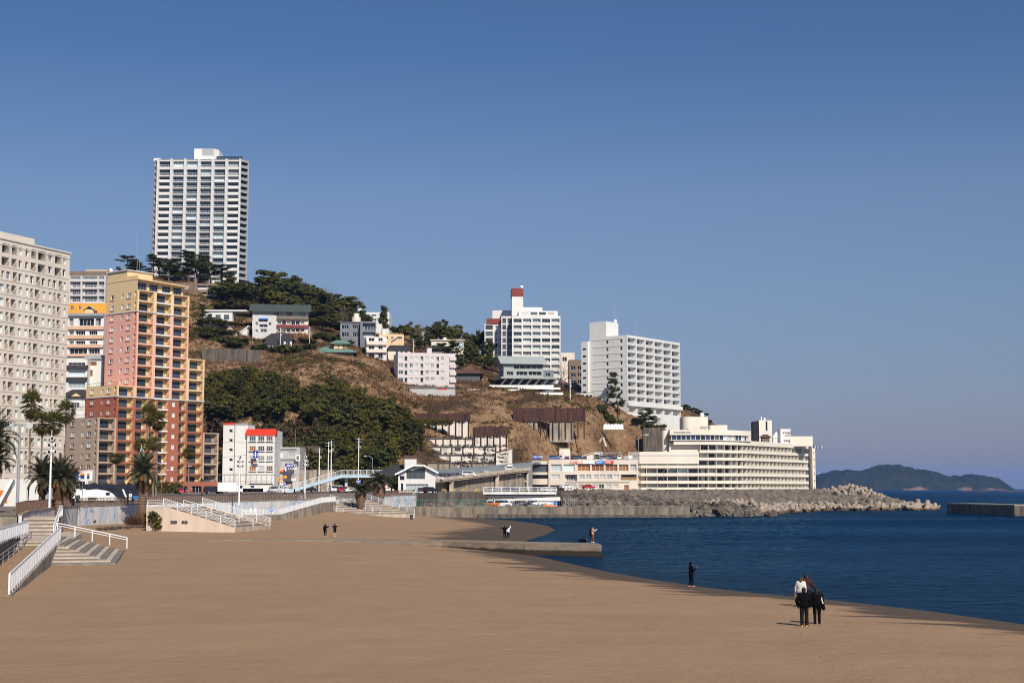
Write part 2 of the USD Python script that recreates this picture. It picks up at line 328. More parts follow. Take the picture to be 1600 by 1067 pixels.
# ---------------------------------------------------------------- materials of the buildings
mat('wall_white', (.68, .66, .62), var=.05, scale=.15, stretch=(1, 1, .25))
mat('wall_cream', (.70, .61, .50), var=.06, scale=.15, stretch=(1, 1, .2))
mat('wall_beige', (.66, .575, .48), var=.06, scale=.2, stretch=(1, 1, .25))
mat('wall_ship', (.74, .665, .555), var=.05, scale=.12, stretch=(1, 1, .3))
mat('wall_sand', (.46, .345, .255), var=.05, scale=.2)
mat('wall_yellow', (.72, .52, .29), var=.05, scale=.2, stretch=(1, 1, .3))
mat('wall_pink', (.78, .41, .32), var=.05, scale=.2, stretch=(1, 1, .3))
mat('wall_red', (.36, .115, .07), var=.08, scale=.2)
mat('wall_grey', (.45, .43, .41), var=.08, scale=.2, stretch=(1, 1, .2))
mat('wall_palegrey', (.56, .53, .51), var=.06, scale=.15, stretch=(1, 1, .2))
mat('wall_sage', (.34, .36, .335), var=.06, scale=.2)
mat('wall_lilac', (.58, .52, .50), var=.05, scale=.2)
mat('wall_dark', (.10, .105, .115), var=.1)
mat('wall_slate', (.17, .18, .20), var=.08)
mat('wall_brown', (.20, .145, .11), var=.12)
mat('wall_orange', (.72, .33, .05), var=.06)
mat('wall_salmon', (.64, .40, .27), var=.05)
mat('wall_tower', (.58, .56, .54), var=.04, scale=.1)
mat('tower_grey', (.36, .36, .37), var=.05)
mat('maroon', (.22, .05, .04), var=.15, scale=.5)
mat('white_paint', (.80, .79, .77), rough=.5, var=.04)
mat('red_paint', (.75, .045, .02), rough=.5, var=.05)
mat('roof_dark', (.045, .042, .042), rough=.7, var=.2, scale=2)
mat('roof_green', (.14, .24, .19), rough=.6, var=.15, scale=1)
mat('roof_darkgreen', (.065, .08, .07), rough=.6, var=.15, scale=1)
mat('roof_greygreen', (.36, .39, .37), rough=.6, var=.1, scale=1)
mat('roof_brown', (.12, .06, .045), rough=.7, var=.2, scale=1)
mat('metal_grey', (.36, .37, .39), rough=.45, var=.06, metallic=.3)
mat('metal_white', (.78, .78, .78), rough=.4, var=.04)
mat('metal_dark', (.06, .06, .065), rough=.5, var=.1)
mat('picket_brown', (.16, .095, .065), rough=.7, var=.3, scale=2)
mat('rail_bronze', (.10, .085, .075), rough=.5, var=.1)
mat('wood', (.30, .17, .08), var=.15)
mat('concrete', (.27, .225, .175), rough=.85, var=.4, scale=.8, stretch=(1, 1, .25), bump=.3, bscale=5)
mat('concrete_dark', (.105, .086, .07), rough=.9, var=.45, scale=.9, stretch=(1, 1, .15), bump=.4, bscale=5)
mat('render_peach', (.62, .49, .385), rough=.85, var=.12, scale=.6, stretch=(1, 1, .2))
mat('concrete_pale', (.47, .385, .30), rough=.85, var=.2, scale=.8, stretch=(1, 1, .2), bump=.2)
mat('concrete_white', (.70, .67, .63), rough=.85, var=.22, scale=.35, stretch=(1, 1, .3), bump=.3, lo=.3, hi=.55)
mat('concrete_quay', (.185, .15, .115), rough=.9, var=.45, scale=.7, stretch=(1, 1, .2), bump=.3, bscale=5)
mat('asphalt', (.075, .072, .07), rough=.9, var=.15, bump=.2)
mat('paving', (.21, .165, .13), rough=.85, var=.12, bump=.2)
mat('blue_sign', (.03, .06, .30), rough=.4, var=.05)
mat('blue_bright', (.03, .24, .72), rough=.4, var=.05)
mat('orange_sign', (.80, .22, .03), rough=.4, var=.05)
mat('yellow_paint', (.75, .52, .03), rough=.5, var=.05)
mat('lamp_glass', (.75, .74, .70), rough=.25, var=.02)
glass('pane_dark', (.018, .022, .028))
glass('pane_mid', (.07, .085, .095))
glass('pane_teal', (.46, .54, .53), rough=.12)
glass('pane_curtain', (.42, .41, .38), rough=.12)
glass('pane_blue', (.035, .06, .10))
glass('pane_brown', (.26, .12, .055), rough=.12)
rng = np.random.default_rng(7)
# ---------------------------------------------------------------- facades
class Face:
 """a vertical wall plane: u along it, w up, d inwards; in the coordinates of its thing"""
 def __init__(s, x, y, ang, z=0.0, world=None):
  s.x, s.y, s.a, s.z = x, y, ang, z
  s.c, s.s = cos(ang), sin(ang)
  s.world = world                                     # (X, Y, Z, rz) of the thing
 def p(s, u, w, d=0.0):
  return NA([s.x + u * s.c - d * s.s, s.y + u * s.s + d * s.c, s.z + w])
 def quad(s, mb, u0, u1, w0, w1, d=0.0):
  return mb.quad(s.p(u0, w0, d), s.p(u1, w0, d), s.p(u1, w1, d), s.p(u0, w1, d))
 def box(s, mb, u0, u1, w0, w1, d0, d1):
  return mb.hexa([s.p(u0, w0, d0), s.p(u1, w0, d0), s.p(u1, w0, d1), s.p(u0, w0, d1), s.p(u0, w1, d0), s.p(u1, w1, d0), s.p(u1, w1, d1), s.p(u0, w1, d1)])
 def at(s, px, py):
  """(u, w) where the photo pixel's line of sight meets this wall"""
  X, Y, Z, rz = s.world
  cr, sr = cos(rz), sin(rz)
  A = NA([X + s.x * cr - s.y * sr, Y + s.x * sr + s.y * cr])
  d = NA([cos(rz + s.a), sin(rz + s.a)])
  a, b = (px - 800) / FPX, (533.5 - py) / FPX
  dy, dz = cos(PITCH) - b * sin(PITCH), sin(PITCH) + b * cos(PITCH)
  u, t = np.linalg.solve(NA([[d[0], -a], [d[1], -dy]]), -A)
  return u, CAMZ + dz * t - Z - s.z
 def us(s, py, *px):
  return [s.at(x, py)[0] for x in px]
def wall(mb, F, U0, U1, W0, W1, holes=(), back=True, inner=None):
 """a wall with openings (u0, u1, w0, w1, depth), each with its reveals and, if deep, a rear wall"""
 hs = [h for h in holes if h[0] < U1 and h[1] > U0]
 cuts = sorted({W0, W1} | {h[2] for h in hs} | {h[3] for h in hs})
 for a, b in zip(cuts[:-1], cuts[1:]):
  if b - a < 1e-6 or b > W1 + 1e-6 or a < W0 - 1e-6: continue
  m = (a + b) / 2
  row = sorted([h for h in hs if h[2] < m < h[3]], key=lambda h: h[0])
  u = U0
  for h in row:
   if h[0] - u > 1e-4: F.quad(mb, u, h[0], a, b)
   u = max(u, h[1])
  if U1 - u > 1e-4: F.quad(mb, u, U1, a, b)
 for u0, u1, w0, w1, d in hs:
  p = F.p
  if inner is not None and d > 1: mb = inner
  mb.quad(p(u0, w0), p(u0, w0, d), p(u0, w1, d), p(u0, w1)).quad(p(u1, w0, d), p(u1, w0), p(u1, w1), p(u1, w1, d))
  mb.quad(p(u0, w0), p(u1, w0), p(u1, w0, d), p(u0, w0, d)).quad(p(u0, w1, d), p(u1, w1, d), p(u1, w1), p(u0, w1))
  if back: F.quad(mb, u0, u1, w0, w1, d)
def window(t, F, u0, u1, w0, w1, d, pane='pane_mid', frame='metal_white', nx=2, nz=1, fw=.07, name='window', bars=True):
 m = MB(); F.quad(m, u0, u1, w0, w1, d)
 p = m.build(name, pane, t)
 if bars:
  f = MB()
  for k in range(nx + 1):
   u = u0 + .006 + (u1 - u0 - .012 - fw) * k / nx
   F.box(f, u, u + fw, w0 + .006, w1 - .006, d - .07, d - .012)
  for k in range(nz + 1):
   w = w0 + .008 + (w1 - w0 - .016 - fw) * k / nz
   F.box(f, u0 + .01, u1 - .01, w, w + fw, d - .065, d - .016)
  f.build('window_frame', frame, p)
 return p
def railing(t, F, u0, u1, w0, h=1.05, d=0.08, m='rail_bronze', step=.35, r=.035, name='balcony_railing'):
 b = MB()
 F.box(b, u0, u1, w0 + h - .07, w0 + h, d - r, d + r)
 F.box(b, u0, u1, w0 + .08, w0 + .14, d - r * .8, d + r * .8)
 k = max(2, int(round((u1 - u0) / step)))
 for i in range(k + 1):
  u = u0 + r + (u1 - u0 - 2 * r) * i / k
  F.box(b, u - r * .6, u + r * .6, w0, w0 + h - .07, d - r * .6, d + r * .6)
 return b.build(name, m, t)
def pick(*kinds):
 return kinds[int(rng.integers(len(kinds)))]
class House:
 """a thing with a rectangular shell: front wall on local y = 0 facing -y"""
 def __init__(s, name, label, corner, rz, W, D, H, wallm, cat='building', group=None, part='wall'):
  s.t = thing(name, label, cat, corner, rz, group)
  s.W, s.D, s.H, s.m, s.part = W, D, H, wallm, part
  w = (corner[0], corner[1], corner[2], rz)
  s.f = Face(0, 0, 0, 0, w); s.r = Face(W, 0, math.pi / 2, 0, w); s.b = Face(W, D, math.pi, 0, w); s.l = Face(0, D, -math.pi / 2, 0, w)
  s.holes = {'f': [], 'r': [], 'b': [], 'l': []}
  s.z = corner[2]
 def win(s, side, u0, u1, w0, w1, d=.25, **k):
  s.holes[side].append((u0, u1, w0, w1, d + .02))
  return window(s.t, getattr(s, side), u0, u1, w0, w1, d, **k)
 def balcony(s, side, u0, u1, w0, w1, d=1.3, pane=None, rail='rail_bronze', solid=None, door=(.12, .88), doorh=2.05, **k):
  F = getattr(s, side)
  s.holes[side].append((u0, u1, w0, w1, d))
  L = u1 - u0
  window(s.t, F, u0 + L * door[0], u0 + L * door[1], w0 + .08, min(w0 + doorh, w1 - .1), d - .03, pane=pane or pick('pane_dark', 'pane_mid', 'pane_dark', 'pane_curtain'), name='balcony_door', **k)
  if solid:
   b = MB(); F.box(b, u0 + .004, u1 - .004, w0 + .004, w0 + solid[1], .0 - .06, .08); b.build('balcony_parapet', solid[0], s.t)
  elif rail:
   railing(s.t, F, u0 + .01, u1 - .01, w0, m=rail)
 def winp(s, a, b, ya, yb, **k):
  u0, w0 = s.f.at(a, yb); u1, w1 = s.f.at(b, ya); return s.win('f', u0, u1, w0, w1, **k)
 def balconyp(s, a, b, ya, yb, **k):
  u0, w0 = s.f.at(a, yb); u1, w1 = s.f.at(b, ya); return s.balcony('f', u0, u1, w0, w1, **k)
 def close(s, roof=None, top=0.0, part=None, base=-7.0):
  mb = MB()
  for k, F, L in (('f', s.f, s.W), ('r', s.r, s.D), ('b', s.b, s.W), ('l', s.l, s.D)):
   wall(mb, F, 0, L, base, s.H, s.holes[k])
  mb.quad((0, 0, s.H), (s.W, 0, s.H), (s.W, s.D, s.H), (0, s.D, s.H))
  mb.build(part or s.part, s.m, s.t)
  if roof:
   Bx((-.25, -.25, s.H + .005), (s.W + .25, s.D + .25, s.H + .3)).build('roof_edge', roof, s.t)
  return s.t
def gable(t, x0, x1, y0, y1, z, rise, m, over=.6, th=.18, along='x', name='roof', wallm=None):
 """a gabled roof; the ridge runs along x or y; with gable walls if wallm"""
 r = MB();
 if along == 'x':
  ym = (y0 + y1) / 2; s = rise / (ym - y0)
  r.extr([(y0 - over - ym, -over * s), (0, rise), (y1 + over - ym, -over * s), (y1 + over - ym, -over * s + th), (0, rise + th), (y0 - over - ym, -over * s + th)], (x0 - over, ym, z), (x1 + over, ym, z), (0, 1, 0))
  if wallm:
   MB().extr([(y0 - ym, 0), (y1 - ym, 0), (0, rise - .01)], (x0 + .004, ym, z), (x0 + .3, ym, z), (0, 1, 0)).extr([(y0 - ym, 0), (y1 - ym, 0), (0, rise - .01)], (x1 - .3, ym, z), (x1 - .004, ym, z), (0, 1, 0)).build('gable_wall', wallm, t)
 else:
  xm = (x0 + x1) / 2; s = rise / (xm - x0)
  r.extr([(x0 - over - xm, -over * s), (0, rise), (x1 + over - xm, -over * s), (x1 + over - xm, -over * s + th), (0, rise + th), (x0 - over - xm, -over * s + th)], (xm, y0 - over, z), (xm, y1 + over, z), (1, 0, 0))
  if wallm:
   MB().extr([(x0 - xm, 0), (x1 - xm, 0), (0, rise - .01)], (xm, y0 + .004, z), (xm, y0 + .3, z), (1, 0, 0)).extr([(x0 - xm, 0), (x1 - xm, 0), (0, rise - .01)], (xm, y1 - .3, z), (xm, y1 - .004, z), (1, 0, 0)).build('gable_wall', wallm, t)
 return r.build(name, m, t)
def hip(t, x0, x1, y0, y1, z, rise, m, over=.7, ridge=.45, name='roof', th=.15):
 x0, x1, y0, y1 = x0 - over, x1 + over, y0 - over, y1 + over
 xm, ym = (x0 + x1) / 2, (y0 + y1) / 2; L = (x1 - x0) * ridge / 2
 v = [(x0, y0, z), (x1, y0, z), (x1, y1, z), (x0, y1, z), (xm - L, ym, z + rise), (xm + L, ym, z + rise), (x0, y0, z - th), (x1, y0, z - th), (x1, y1, z - th), (x0, y1, z - th)]
 b = MB()
 for q in ([0, 1, 5, 4], [2, 3, 4, 5], [6, 7, 1, 0], [7, 8, 2, 1], [8, 9, 3, 2], [9, 6, 0, 3], [9, 8, 7, 6]): b.add([v[i] for i in q], [[0, 1, 2, 3]])
 b.tri(v[1], v[2], v[5]).tri(v[3], v[0], v[4])
 return b.build(name, m, t)
def zat(py, Y):
 return P(800, py, Y)[2]
def xat(px, py, Y):
 return P(px, py, Y)[0]
def front(name, label, px0, px1, pytop, pybase, Y, D, wallm, yaw=0.0, **k):
 """a House whose front-bottom corners stand at pixels px0..px1, pytop/pybase at distance Y (its first corner)"""
 c = P(px0, pybase, Y);
 if yaw:
  a = rad(yaw)
  h = Face(0, 0, 0, 0, (c[0], c[1], c[2], a)); W = h.at(px1, pybase)[0]
 else:
  a, W = 0.0, xat(px1, pybase, Y) - c[0]
 return House(name, label, c, a, W, D, zat(pytop, Y) - c[2], wallm, **k)
# ================================================================ buildings of the shore
# ---- cream hotel that runs out of the frame
an = math.atan2(.916, .40)
O = (-106.9 - .4 * 45, 340 - .916 * 45, 5.0)
T_ = House('hotel_building', 'tall cream hotel block with rows of deep square windows, cut off by the picture edge', O, an, 45, 18, zat(397, 340) - 5.0, 'wall_beige')
def pxs(c): return c / 5.333
ROWY = [(230, 290), (335, 390), (440, 500)] + [(545 + 109 * k, 603 + 109 * k) for k in range(17)]
pat_a = [(-60, -30, 'w'), (15, 80, 'b'), (98, 142, 'b'), (158, 185, 'w'), (213, 240, 'w'), (260, 303, 'b'), (318, 383, 'b'), (404, 438, 'w'), (460, 515, 'b'), (528, 553, 'w')]
pat_b = [(-70, -40, 'w'), (10, 35, 'w'), (50, 85, 'w'), (106, 142, 'b'), (153, 182, 'w'), (207, 235, 'w'), (248, 281, 'w'), (302, 336, 'b'), (349, 377, 'w'), (402, 426, 'w'), (440, 472, 'w'), (490, 522, 'b'), (532, 551, 'w')]
pat_c = [(-115, -60, 'b'), (-28, 20, 'w'), (40, 66, 'n'), (80, 122, 'b'), (147, 173, 'w'), (202, 228, 'w'), (240, 264, 'n'), (279, 318, 'b'), (342, 368, 'w'), (394, 420, 'w'), (435, 455, 'n'), (468, 498, 'b'), (525, 541, 'w')]
for i, (ya, yb) in enumerate(ROWY):
 w1, w0 = zat(360 + ya / 5.333, 340) - 5, zat(360 + yb / 5.333, 340) - 5
 pat, ref = ((pat_a, 545) if i < 2 else (pat_b, 465) if i == 2 else (pat_c, 540))
 if w0 < .4: continue
 for a, b, k in pat:
  yref = 360 + {0: 210, 1: 210, 2: 440}.get(i, 870) / 5.333
  u0, u1 = T_.f.us(yref, pxs(a), pxs(b))
  if k == 'w':
   T_.win('f', u0, u1, w0, w1, d=.45, pane='pane_teal' if i > 2 else pick('pane_dark', 'pane_teal', 'pane_mid'), nx=1 if u1 - u0 < 1.2 else 2, fw=.09)
  else:
   T_.balcony('f', u0, u1, w0 - .25, w1 + .1, d=1.0 if k == 'n' else 1.35, pane='pane_dark' if k == 'b' else 'pane_mid', doorh=2.6, door=(.06, .94), nx=2 if k == 'b' else 1)
led = MB()
for i in range(2, 16):
 w = zat(360 + (ROWY[i][0] - 30) / 5.333, 340) - 5
 if w > 1: T_.f.box(led, 0, 45, w, w + .12, -.10, -.003)
T_.f.box(led, -.1, 45.1, T_.H - 1.3, T_.H - 1.1, -.12, -.003); T_.f.box(led, -.2, 45.2, T_.H + .003, T_.H + .35, -.25, .3)
led.build('string_course', 'wall_beige', T_.t)
Bx((12, 2.5, T_.H + .002), (35.5, 16, T_.H + 2.3)).build('roof_storey', 'wall_beige', T_.t)
T_.close()
# ---- stepped apartment tower in four colours
an = math.atan2(.785, .62)
C0 = NA([-106.2, 400.0]); e1 = NA([.62, .785]); e2 = NA([-.785, .62])
FH = 3.06; ZB = 5.0
t = thing('apartment_tower', 'stepped apartment tower painted sand, brick red, pink and yellow', 'building', (C0[0], C0[1], ZB), an)
WD = (C0[0], C0[1], ZB, an)
fr = Face(0, 0, 0, 0, WD)
L_main = zat(483.75, 400) - ZB; L_top = zat(448, 400) - ZB; L_pent = zat(430, 400) - ZB
L_wing = zat(601, 395) - ZB; L_red = zat(619.5, 395) - ZB; L_sand = zat(650, 390) - ZB
L_rw = zat(558, 414) - ZB; L_br = zat(672, 418) - ZB
bands = {}   # material -> MB
def mbof(m): return bands.setdefault(m, MB())
def bay(u0, u1, floors, colm, m, kind='balcony', rail='rail_bronze'):
 """one balcony bay of the long front between columns"""
 for k in floors:
  w0 = k * FH + .15
  hs.setdefault(m, []).append((u0, u1, w0, w0 + FH - .42, 1.5))
  L = u1 - u0
  window(t, fr, u0 + L * .08, u0 + L * .78, w0 + .05, w0 + 2.1, 1.46, pane=pick('pane_dark', 'pane_mid', 'pane_blue'), nx=3, frame='metal_dark', name='balcony_door')
  railing(t, fr, u0 + .01, u1 - .01, w0, m=rail, step=.5)
def section(U0, U1, W0, W1, m, bays, extra=()):
 wall(mbof(m), fr, U0, U1, W0, W1, [h for h in list(bays) + list(extra) if h[2] >= W0 - .01 and h[3] <= W1 + .01], inner=mbof('wall_yellow' if m != 'wall_sand' else m))
hs = {}
bw = 18.4 / 3
def bays_for(u0, u1, n, f0, f1, m):
 """n bays between u0 and u1, floors f0..f1-1"""
 w = (u1 - u0) / n
 out = []
 for q in range(n):
  a, b = u0 + q * w + .55, u0 + (q + 1) * w - .55
  hs.pop(m, None); bay(a, b, range(f0, f1), m, m); out += hs.pop(m)
 return out
KM = int(round((L_main - .0) / FH))        # floor of the pink / yellow line
KR = int(round(L_red / FH)); KS = int(round(L_sand / FH)); KW = int(round(L_wing / FH)); KT = int(round(L_top / FH)); KRW = int(round(L_rw / FH)); KB = int(round(L_br / FH))
# brick red base from the wing to the right end
redu0, redu1 = -6.0, 18.4 + 6.2
b = bays_for(redu0, 0, 1, 1, KR, 'wall_red')
cuts = [0, 4.6, 7.6, 11.8, 15.2, 18.4, 24.6]
kinds = ['b', 's', 'b', 'w', 'b', 'b']
for q, kd in enumerate(kinds):
 a_, c_ = cuts[q] + .35, cuts[q + 1] - .35
 if kd == 'w':
  for k in range(1, KR):
   b.append((a_ + .9, a_ + 1.9, k * FH + 1.0, k * FH + 2.3, .2)); window(t, fr, a_ + .9, a_ + 1.9, k * FH + 1.0, k * FH + 2.3, .18, pane='pane_teal', nx=1, frame='metal_white')
 else:
  hs.pop('r', None); bay(a_, c_, range(1, KR), 'r', 'r'); b += hs.pop('r')
for q in range(3):
 b.append((cuts[q * 2] + .4, cuts[q * 2 + 1] - .2, .1, 2.7, 2.0))
section(redu0, redu1, 0, KR * FH, 'wall_red', b)
section(redu0, 0, KR * FH, KW * FH, 'wall_yellow', bays_for(redu0, 0, 1, KR, KW, 'y'))
section(0, 18.4, KR * FH, KM * FH, 'wall_pink', bays_for(0, 18.4, 3, KR, KM, 'k'))
section(0, 18.4, KM * FH, KT * FH, 'wall_yellow', bays_for(0, 18.4, 3, KM, KT, 'y'))
section(18.4, 24.6, KR * FH, KRW * FH, 'wall_yellow', bays_for(18.4, 24.6, 1, KR, KRW, 'y'))
section(24.6, 30.5, 0, KB * FH, 'wall_sand', bays_for(24.6, 30.5, 1, 1, KB, 's'))
section(-12, -6, 0, KS * FH, 'wall_sand', bays_for(-12, -6, 1, 1, KS, 's'))
mbof('wall_sand')
DEP = 14.5
def left_face(u, f0, f1, m, frontu, topd=None):
 """the windowed end wall at local x = u between floors"""
 F = Face(u, DEP, -math.pi / 2, 0, WD)
 hl = []
 for k in range(f0, f1):
  for fr_, wd in ((.20, 1.55), (.52, 1.15), (.73, 1.6)):
   a = DEP * fr_ - wd / 2 + .0
   hl.append((a, a + wd, k * FH + 1.05, k * FH + 2.3, .22))
   window(t, F, a, a + wd, k * FH + 1.05, k * FH + 2.3, .2, pane=pick('pane_curtain', 'pane_mid', 'pane_teal'), nx=2)
   if wd > 1.3:
    s_ = MB(); F.box(s_, a - .25, a + wd + .25, k * FH + .82, k * FH + .96, -.22, -.003); s_.build('window_sill', m, t)
  hl.append((DEP - 1.5, DEP - .55, k * FH + .3, k * FH + 2.7, .9))
  railing(t, F, DEP - 1.49, DEP - .56, k * FH + .3, step=.4)
 wall(mbof(m), F, 0, DEP, f0 * FH, f1 * FH, hl)
left_face(-12, 1, KS, 'wall_sand', 0); left_face(-6, KS, KR, 'wall_red', 0); left_face(-6, KR, KW, 'wall_yellow', 0)
left_face(0, KW, KM, 'wall_pink', 0); left_face(0, KM, KT, 'wall_yellow', 0)
wall(mbof('wall_sand'), Face(-12, DEP, -math.pi / 2, 0, WD), 0, DEP, 0, FH)
for (u0, u1, k, m) in ((-12, -6, KS, 'wall_sand'), (-6, 0, KW, 'wall_yellow'), (18.4, 24.6, KRW, 'wall_yellow'), (24.6, 30.5, KB, 'wall_sand')):
 mbof(m).quad((u0, 0, k * FH), (u1, 0, k * FH), (u1, DEP, k * FH), (u0, DEP, k * FH))
 F = Face(u1, 0, math.pi / 2, 0, WD);
for u1, k0, k1, m in ((18.4, KRW, KT, 'wall_yellow'), (24.6, KB, KRW, 'wall_yellow'), (30.5, 0, KB, 'wall_sand')):
 wall(mbof(m), Face(u1, 0, math.pi / 2, 0, WD), 0, DEP, k0 * FH, k1 * FH)
for u0, u1, k, m in ((-12, 30.5, KB, 'wall_sand'), (-6, 24.6, KW, 'wall_red'), (0, 18.4, KT, 'wall_pink')):
 wall(mbof(m), Face(u1, DEP, math.pi, 0, WD), 0, u1 - u0, 0 if k == KB else KB * FH, k * FH)
mbof('wall_yellow').quad((0, 0, KT * FH), (18.4, 0, KT * FH), (18.4, DEP, KT * FH), (0, DEP, KT * FH))
# set-back top storey
ph = KT * FH
fp = Face(.0, 1.6, 0, 0, WD)
tops = [(1.2 + 8.5 * q + a, 1.2 + 8.5 * q + a + 3.0, ph + .2, ph + 2.3, .3) for q in range(2) for a in (0, 4.0)]
wall(mbof('wall_yellow'), fp, 0, 17.4, ph, ph + 2.9, tops)
for h in tops: window(t, fp, h[0], h[1], h[2], h[3], .28, pane='pane_blue', nx=3, frame='metal_grey')
railing(t, Face(0, .1, 0, 0, WD), .1, 18.3, ph, step=1.0)
wall(mbof('wall_yellow'), Face(0, DEP, -math.pi / 2, 0, WD), 0, DEP - .1, ph, L_pent, [])
wall(mbof('wall_yellow'), Face(17.4, 1.6, math.pi / 2, 0, WD), 0, 12, ph, ph + 2.9)
MB().hexa([(-.1, -.2, ph + 2.95), (18.0, -.2, ph + 2.5), (18.0, DEP, ph + 2.5), (-.1, DEP, ph + 2.95), (-.1, -.2, ph + 3.35), (18.0, -.2, ph + 2.8), (18.0, DEP, ph + 2.8), (-.1, DEP, ph + 3.35)]).build('roof', 'wall_yellow', t)
MB().prism([(.1, 5.2), (9, 5.2), (9, DEP - .1), (.1, DEP - .1)], ph + 3.4, ph + 5.9).build('plant_room', 'wall_yellow', t)
Bx((-.3, 4.8, ph + 5.91), (9.4, DEP + .2, ph + 6.2)).build('roof_edge', 'wall_palegrey', t)
MB().ball((.6, DEP - .8, ph + 6.8), .6, 2).build('water_tank', 'white_paint', t)
tr = MB()
for u0, u1, w in ((-6.15, 24.8, KR * FH), (-.15, 18.6, KM * FH)):
 fr.box(tr, u0, u1, w - .16, w + .16, -.2, -.004)
 Face(u0 + .15, DEP, -math.pi / 2, 0, WD).box(tr, 0, DEP + .2, w - .16, w + .16, -.2, -.004)
tr.build('band_course', 'wall_palegrey', t)
sl = MB()
for u0, u1, k in ((bw, 2 * bw, 0),):
 for k in range(KR, KT + 1): fr.box(sl, u0 + .5, u1 - .5, k * FH - .25, k * FH + .12, -.25, -.004)
for k in range(1, KR): fr.box(sl, 7.9, 11.5, k * FH - .25, k * FH + .12, -.25, -.004)
sl.build('balcony_edge', 'white_paint', t)
ter = MB()
for u, k in ((-12, KS), (-6, KW)):
 F = Face(u, DEP, -math.pi / 2, 0, WD); Fr = Face(u, 0.1, 0, 0, WD)
 railing(t, F, .2, DEP - .2, k * FH, d=.3, step=1.0, name='terrace_railing')
for m, q in bands.items(): q.build('wall', m, t)
mast = MB()
for x, y, h in ((4, 6, 11), (7, 9, 5)): mast.tube([(x, y, ph + 6.1), (x, y, ph + 6.1 + h)], .05, 4)
mast.build('antenna', 'metal_grey', t)
# ---- white tower on the hill
Y0 = 680.0; zb = zat(466, Y0); ztop = zat(249, Y0)
x0, x1 = xat(247, 249, Y0), xat(376, 249, Y0)
W = x1 - x0; H = ztop - zb
wd = (x0, Y0, zb, 0.0)
t = thing('tower_block', 'very tall white apartment tower rising above the hilltop trees', 'building', (x0, Y0, zb))
fr = Face(0, 0, 0, 0, wd); NR = 20; rowh = 10.12 * Y0 / FPX
top2 = [zat(y, Y0) - zb for y in (249.5, 262, 275)]
first = top2[2]
hs = []; cw = W / 6
slab = MB()
for r in range(NR + 2):
 if r < 2: w1, w0 = top2[r] - .9, top2[r + 1] + .25
 else:
  w1 = first - (r - 2) * rowh - .3; w0 = w1 - rowh + .45
 for c in range(6):
  u0, u1 = c * cw + .75, (c + 1) * cw - .75
  if w0 < 4: continue
  hs.append((u0, u1, w0, w1, 1.5))
  solid = c in (0, 5) and r > 1
  window(t, fr, u0 + .05, u1 - .05, w0 + .1, w1 - .12, 1.46, pane=pick('pane_mid', 'pane_blue', 'pane_mid', 'pane_mid', 'pane_teal') if not (r < 2 and c == 5) else 'pane_curtain', nx=4, frame='metal_grey', fw=.09, name='window')
  q = MB()
  if solid: fr.box(q, u0 - .01, u1 + .01, w0 - .3, w0 + 1.05, -.3, -.1)
  elif r > 1: fr.box(q, u0 - .01, u1 + .01, w0 - .25, w0 + .18, -.25, -.05)
  if len(q.v): q.build('balcony_parapet', 'wall_white' if solid else 'wall_palegrey', t)
  if not solid: railing(t, fr, u0 + .01, u1 - .01, w0 + .1, m='metal_white', step=.8, d=-.02)
mb = MB(); wall(mb, fr, 0, W, 0, H, hs)
ch = 4.6
lf = Face(-ch * .72, ch, math.atan2(-ch, ch * .72), 0, wd); ll = math.hypot(ch * .72, ch)
rf = Face(W, 0, math.atan2(ch, ch * .72), 0, wd)
hl = []; hr = []
for r in range(NR + 2):
 w1 = H - 1.0 - r * 3.05; w0 = w1 - 2.3
 hl.append((1.9, ll - .8, w0, w1, 1.0)); window(t, lf, 1.9, ll - .8, w0, w1, .97, pane='pane_dark', nx=2, frame='metal_grey')
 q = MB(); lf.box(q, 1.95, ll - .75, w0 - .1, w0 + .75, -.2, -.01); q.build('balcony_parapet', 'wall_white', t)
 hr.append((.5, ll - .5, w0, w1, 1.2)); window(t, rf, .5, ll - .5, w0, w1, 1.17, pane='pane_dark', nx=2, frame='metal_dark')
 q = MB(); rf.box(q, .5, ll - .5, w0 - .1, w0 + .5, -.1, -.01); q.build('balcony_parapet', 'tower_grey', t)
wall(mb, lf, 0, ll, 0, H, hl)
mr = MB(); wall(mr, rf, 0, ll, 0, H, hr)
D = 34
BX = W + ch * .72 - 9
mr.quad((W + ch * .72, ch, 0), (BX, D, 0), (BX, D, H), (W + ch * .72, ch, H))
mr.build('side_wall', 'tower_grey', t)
mb.quad((-ch * .72, D, 0), (-ch * .72, ch, 0), (-ch * .72, ch, H), (-ch * .72, D, H)).quad((BX, D, 0), (-ch * .72, D, 0), (-ch * .72, D, H), (BX, D, H))
mb.prism([(-ch * .72, ch), (0, 0), (W, 0), (W + ch * .72, ch), (BX, D), (-ch * .72, D)], H - .3, H + .02)
mb.build('wall', 'wall_tower', t)
pil = MB()
for c in range(7): fr.box(pil, max(c * cw - .62, -.35), min(c * cw + .62, W + .35), 0, H + .1, -.55, -.004)
pil.build('pilaster', 'wall_tower', t)
Bx((-ch * .72, ch + .1, H + .03), (0, 9, H + 1.6)).build('roof_fin', 'wall_white', t)
a0, a1 = xat(299, 240, Y0) - x0, xat(336, 240, Y0) - x0; zt = zat(228, Y0) - zb
MB().prism([(a0, 6), (a1 - 2, 6), (a1, 9), (a1, 18), (a0, 18)], H + .03, zt).build('plant_room', 'wall_white', t)
Bx((a0 + 4, 5.9, zt - 3.4), (a1 - 2, 5.98, zt - .1)).build('plant_louvre', 'tower_grey', t)
b0, b1 = a1 + .3, W + .5
gl = MB()
for q in range(9): gl.box((b0 + (b1 - b0) * q / 9 + .05, 2.0, H + .2), (b0 + (b1 - b0) * (q + 1) / 9 - .05, 2.08, H + 1.9))
gl.build('roof_glass_screen', 'pane_blue', t)
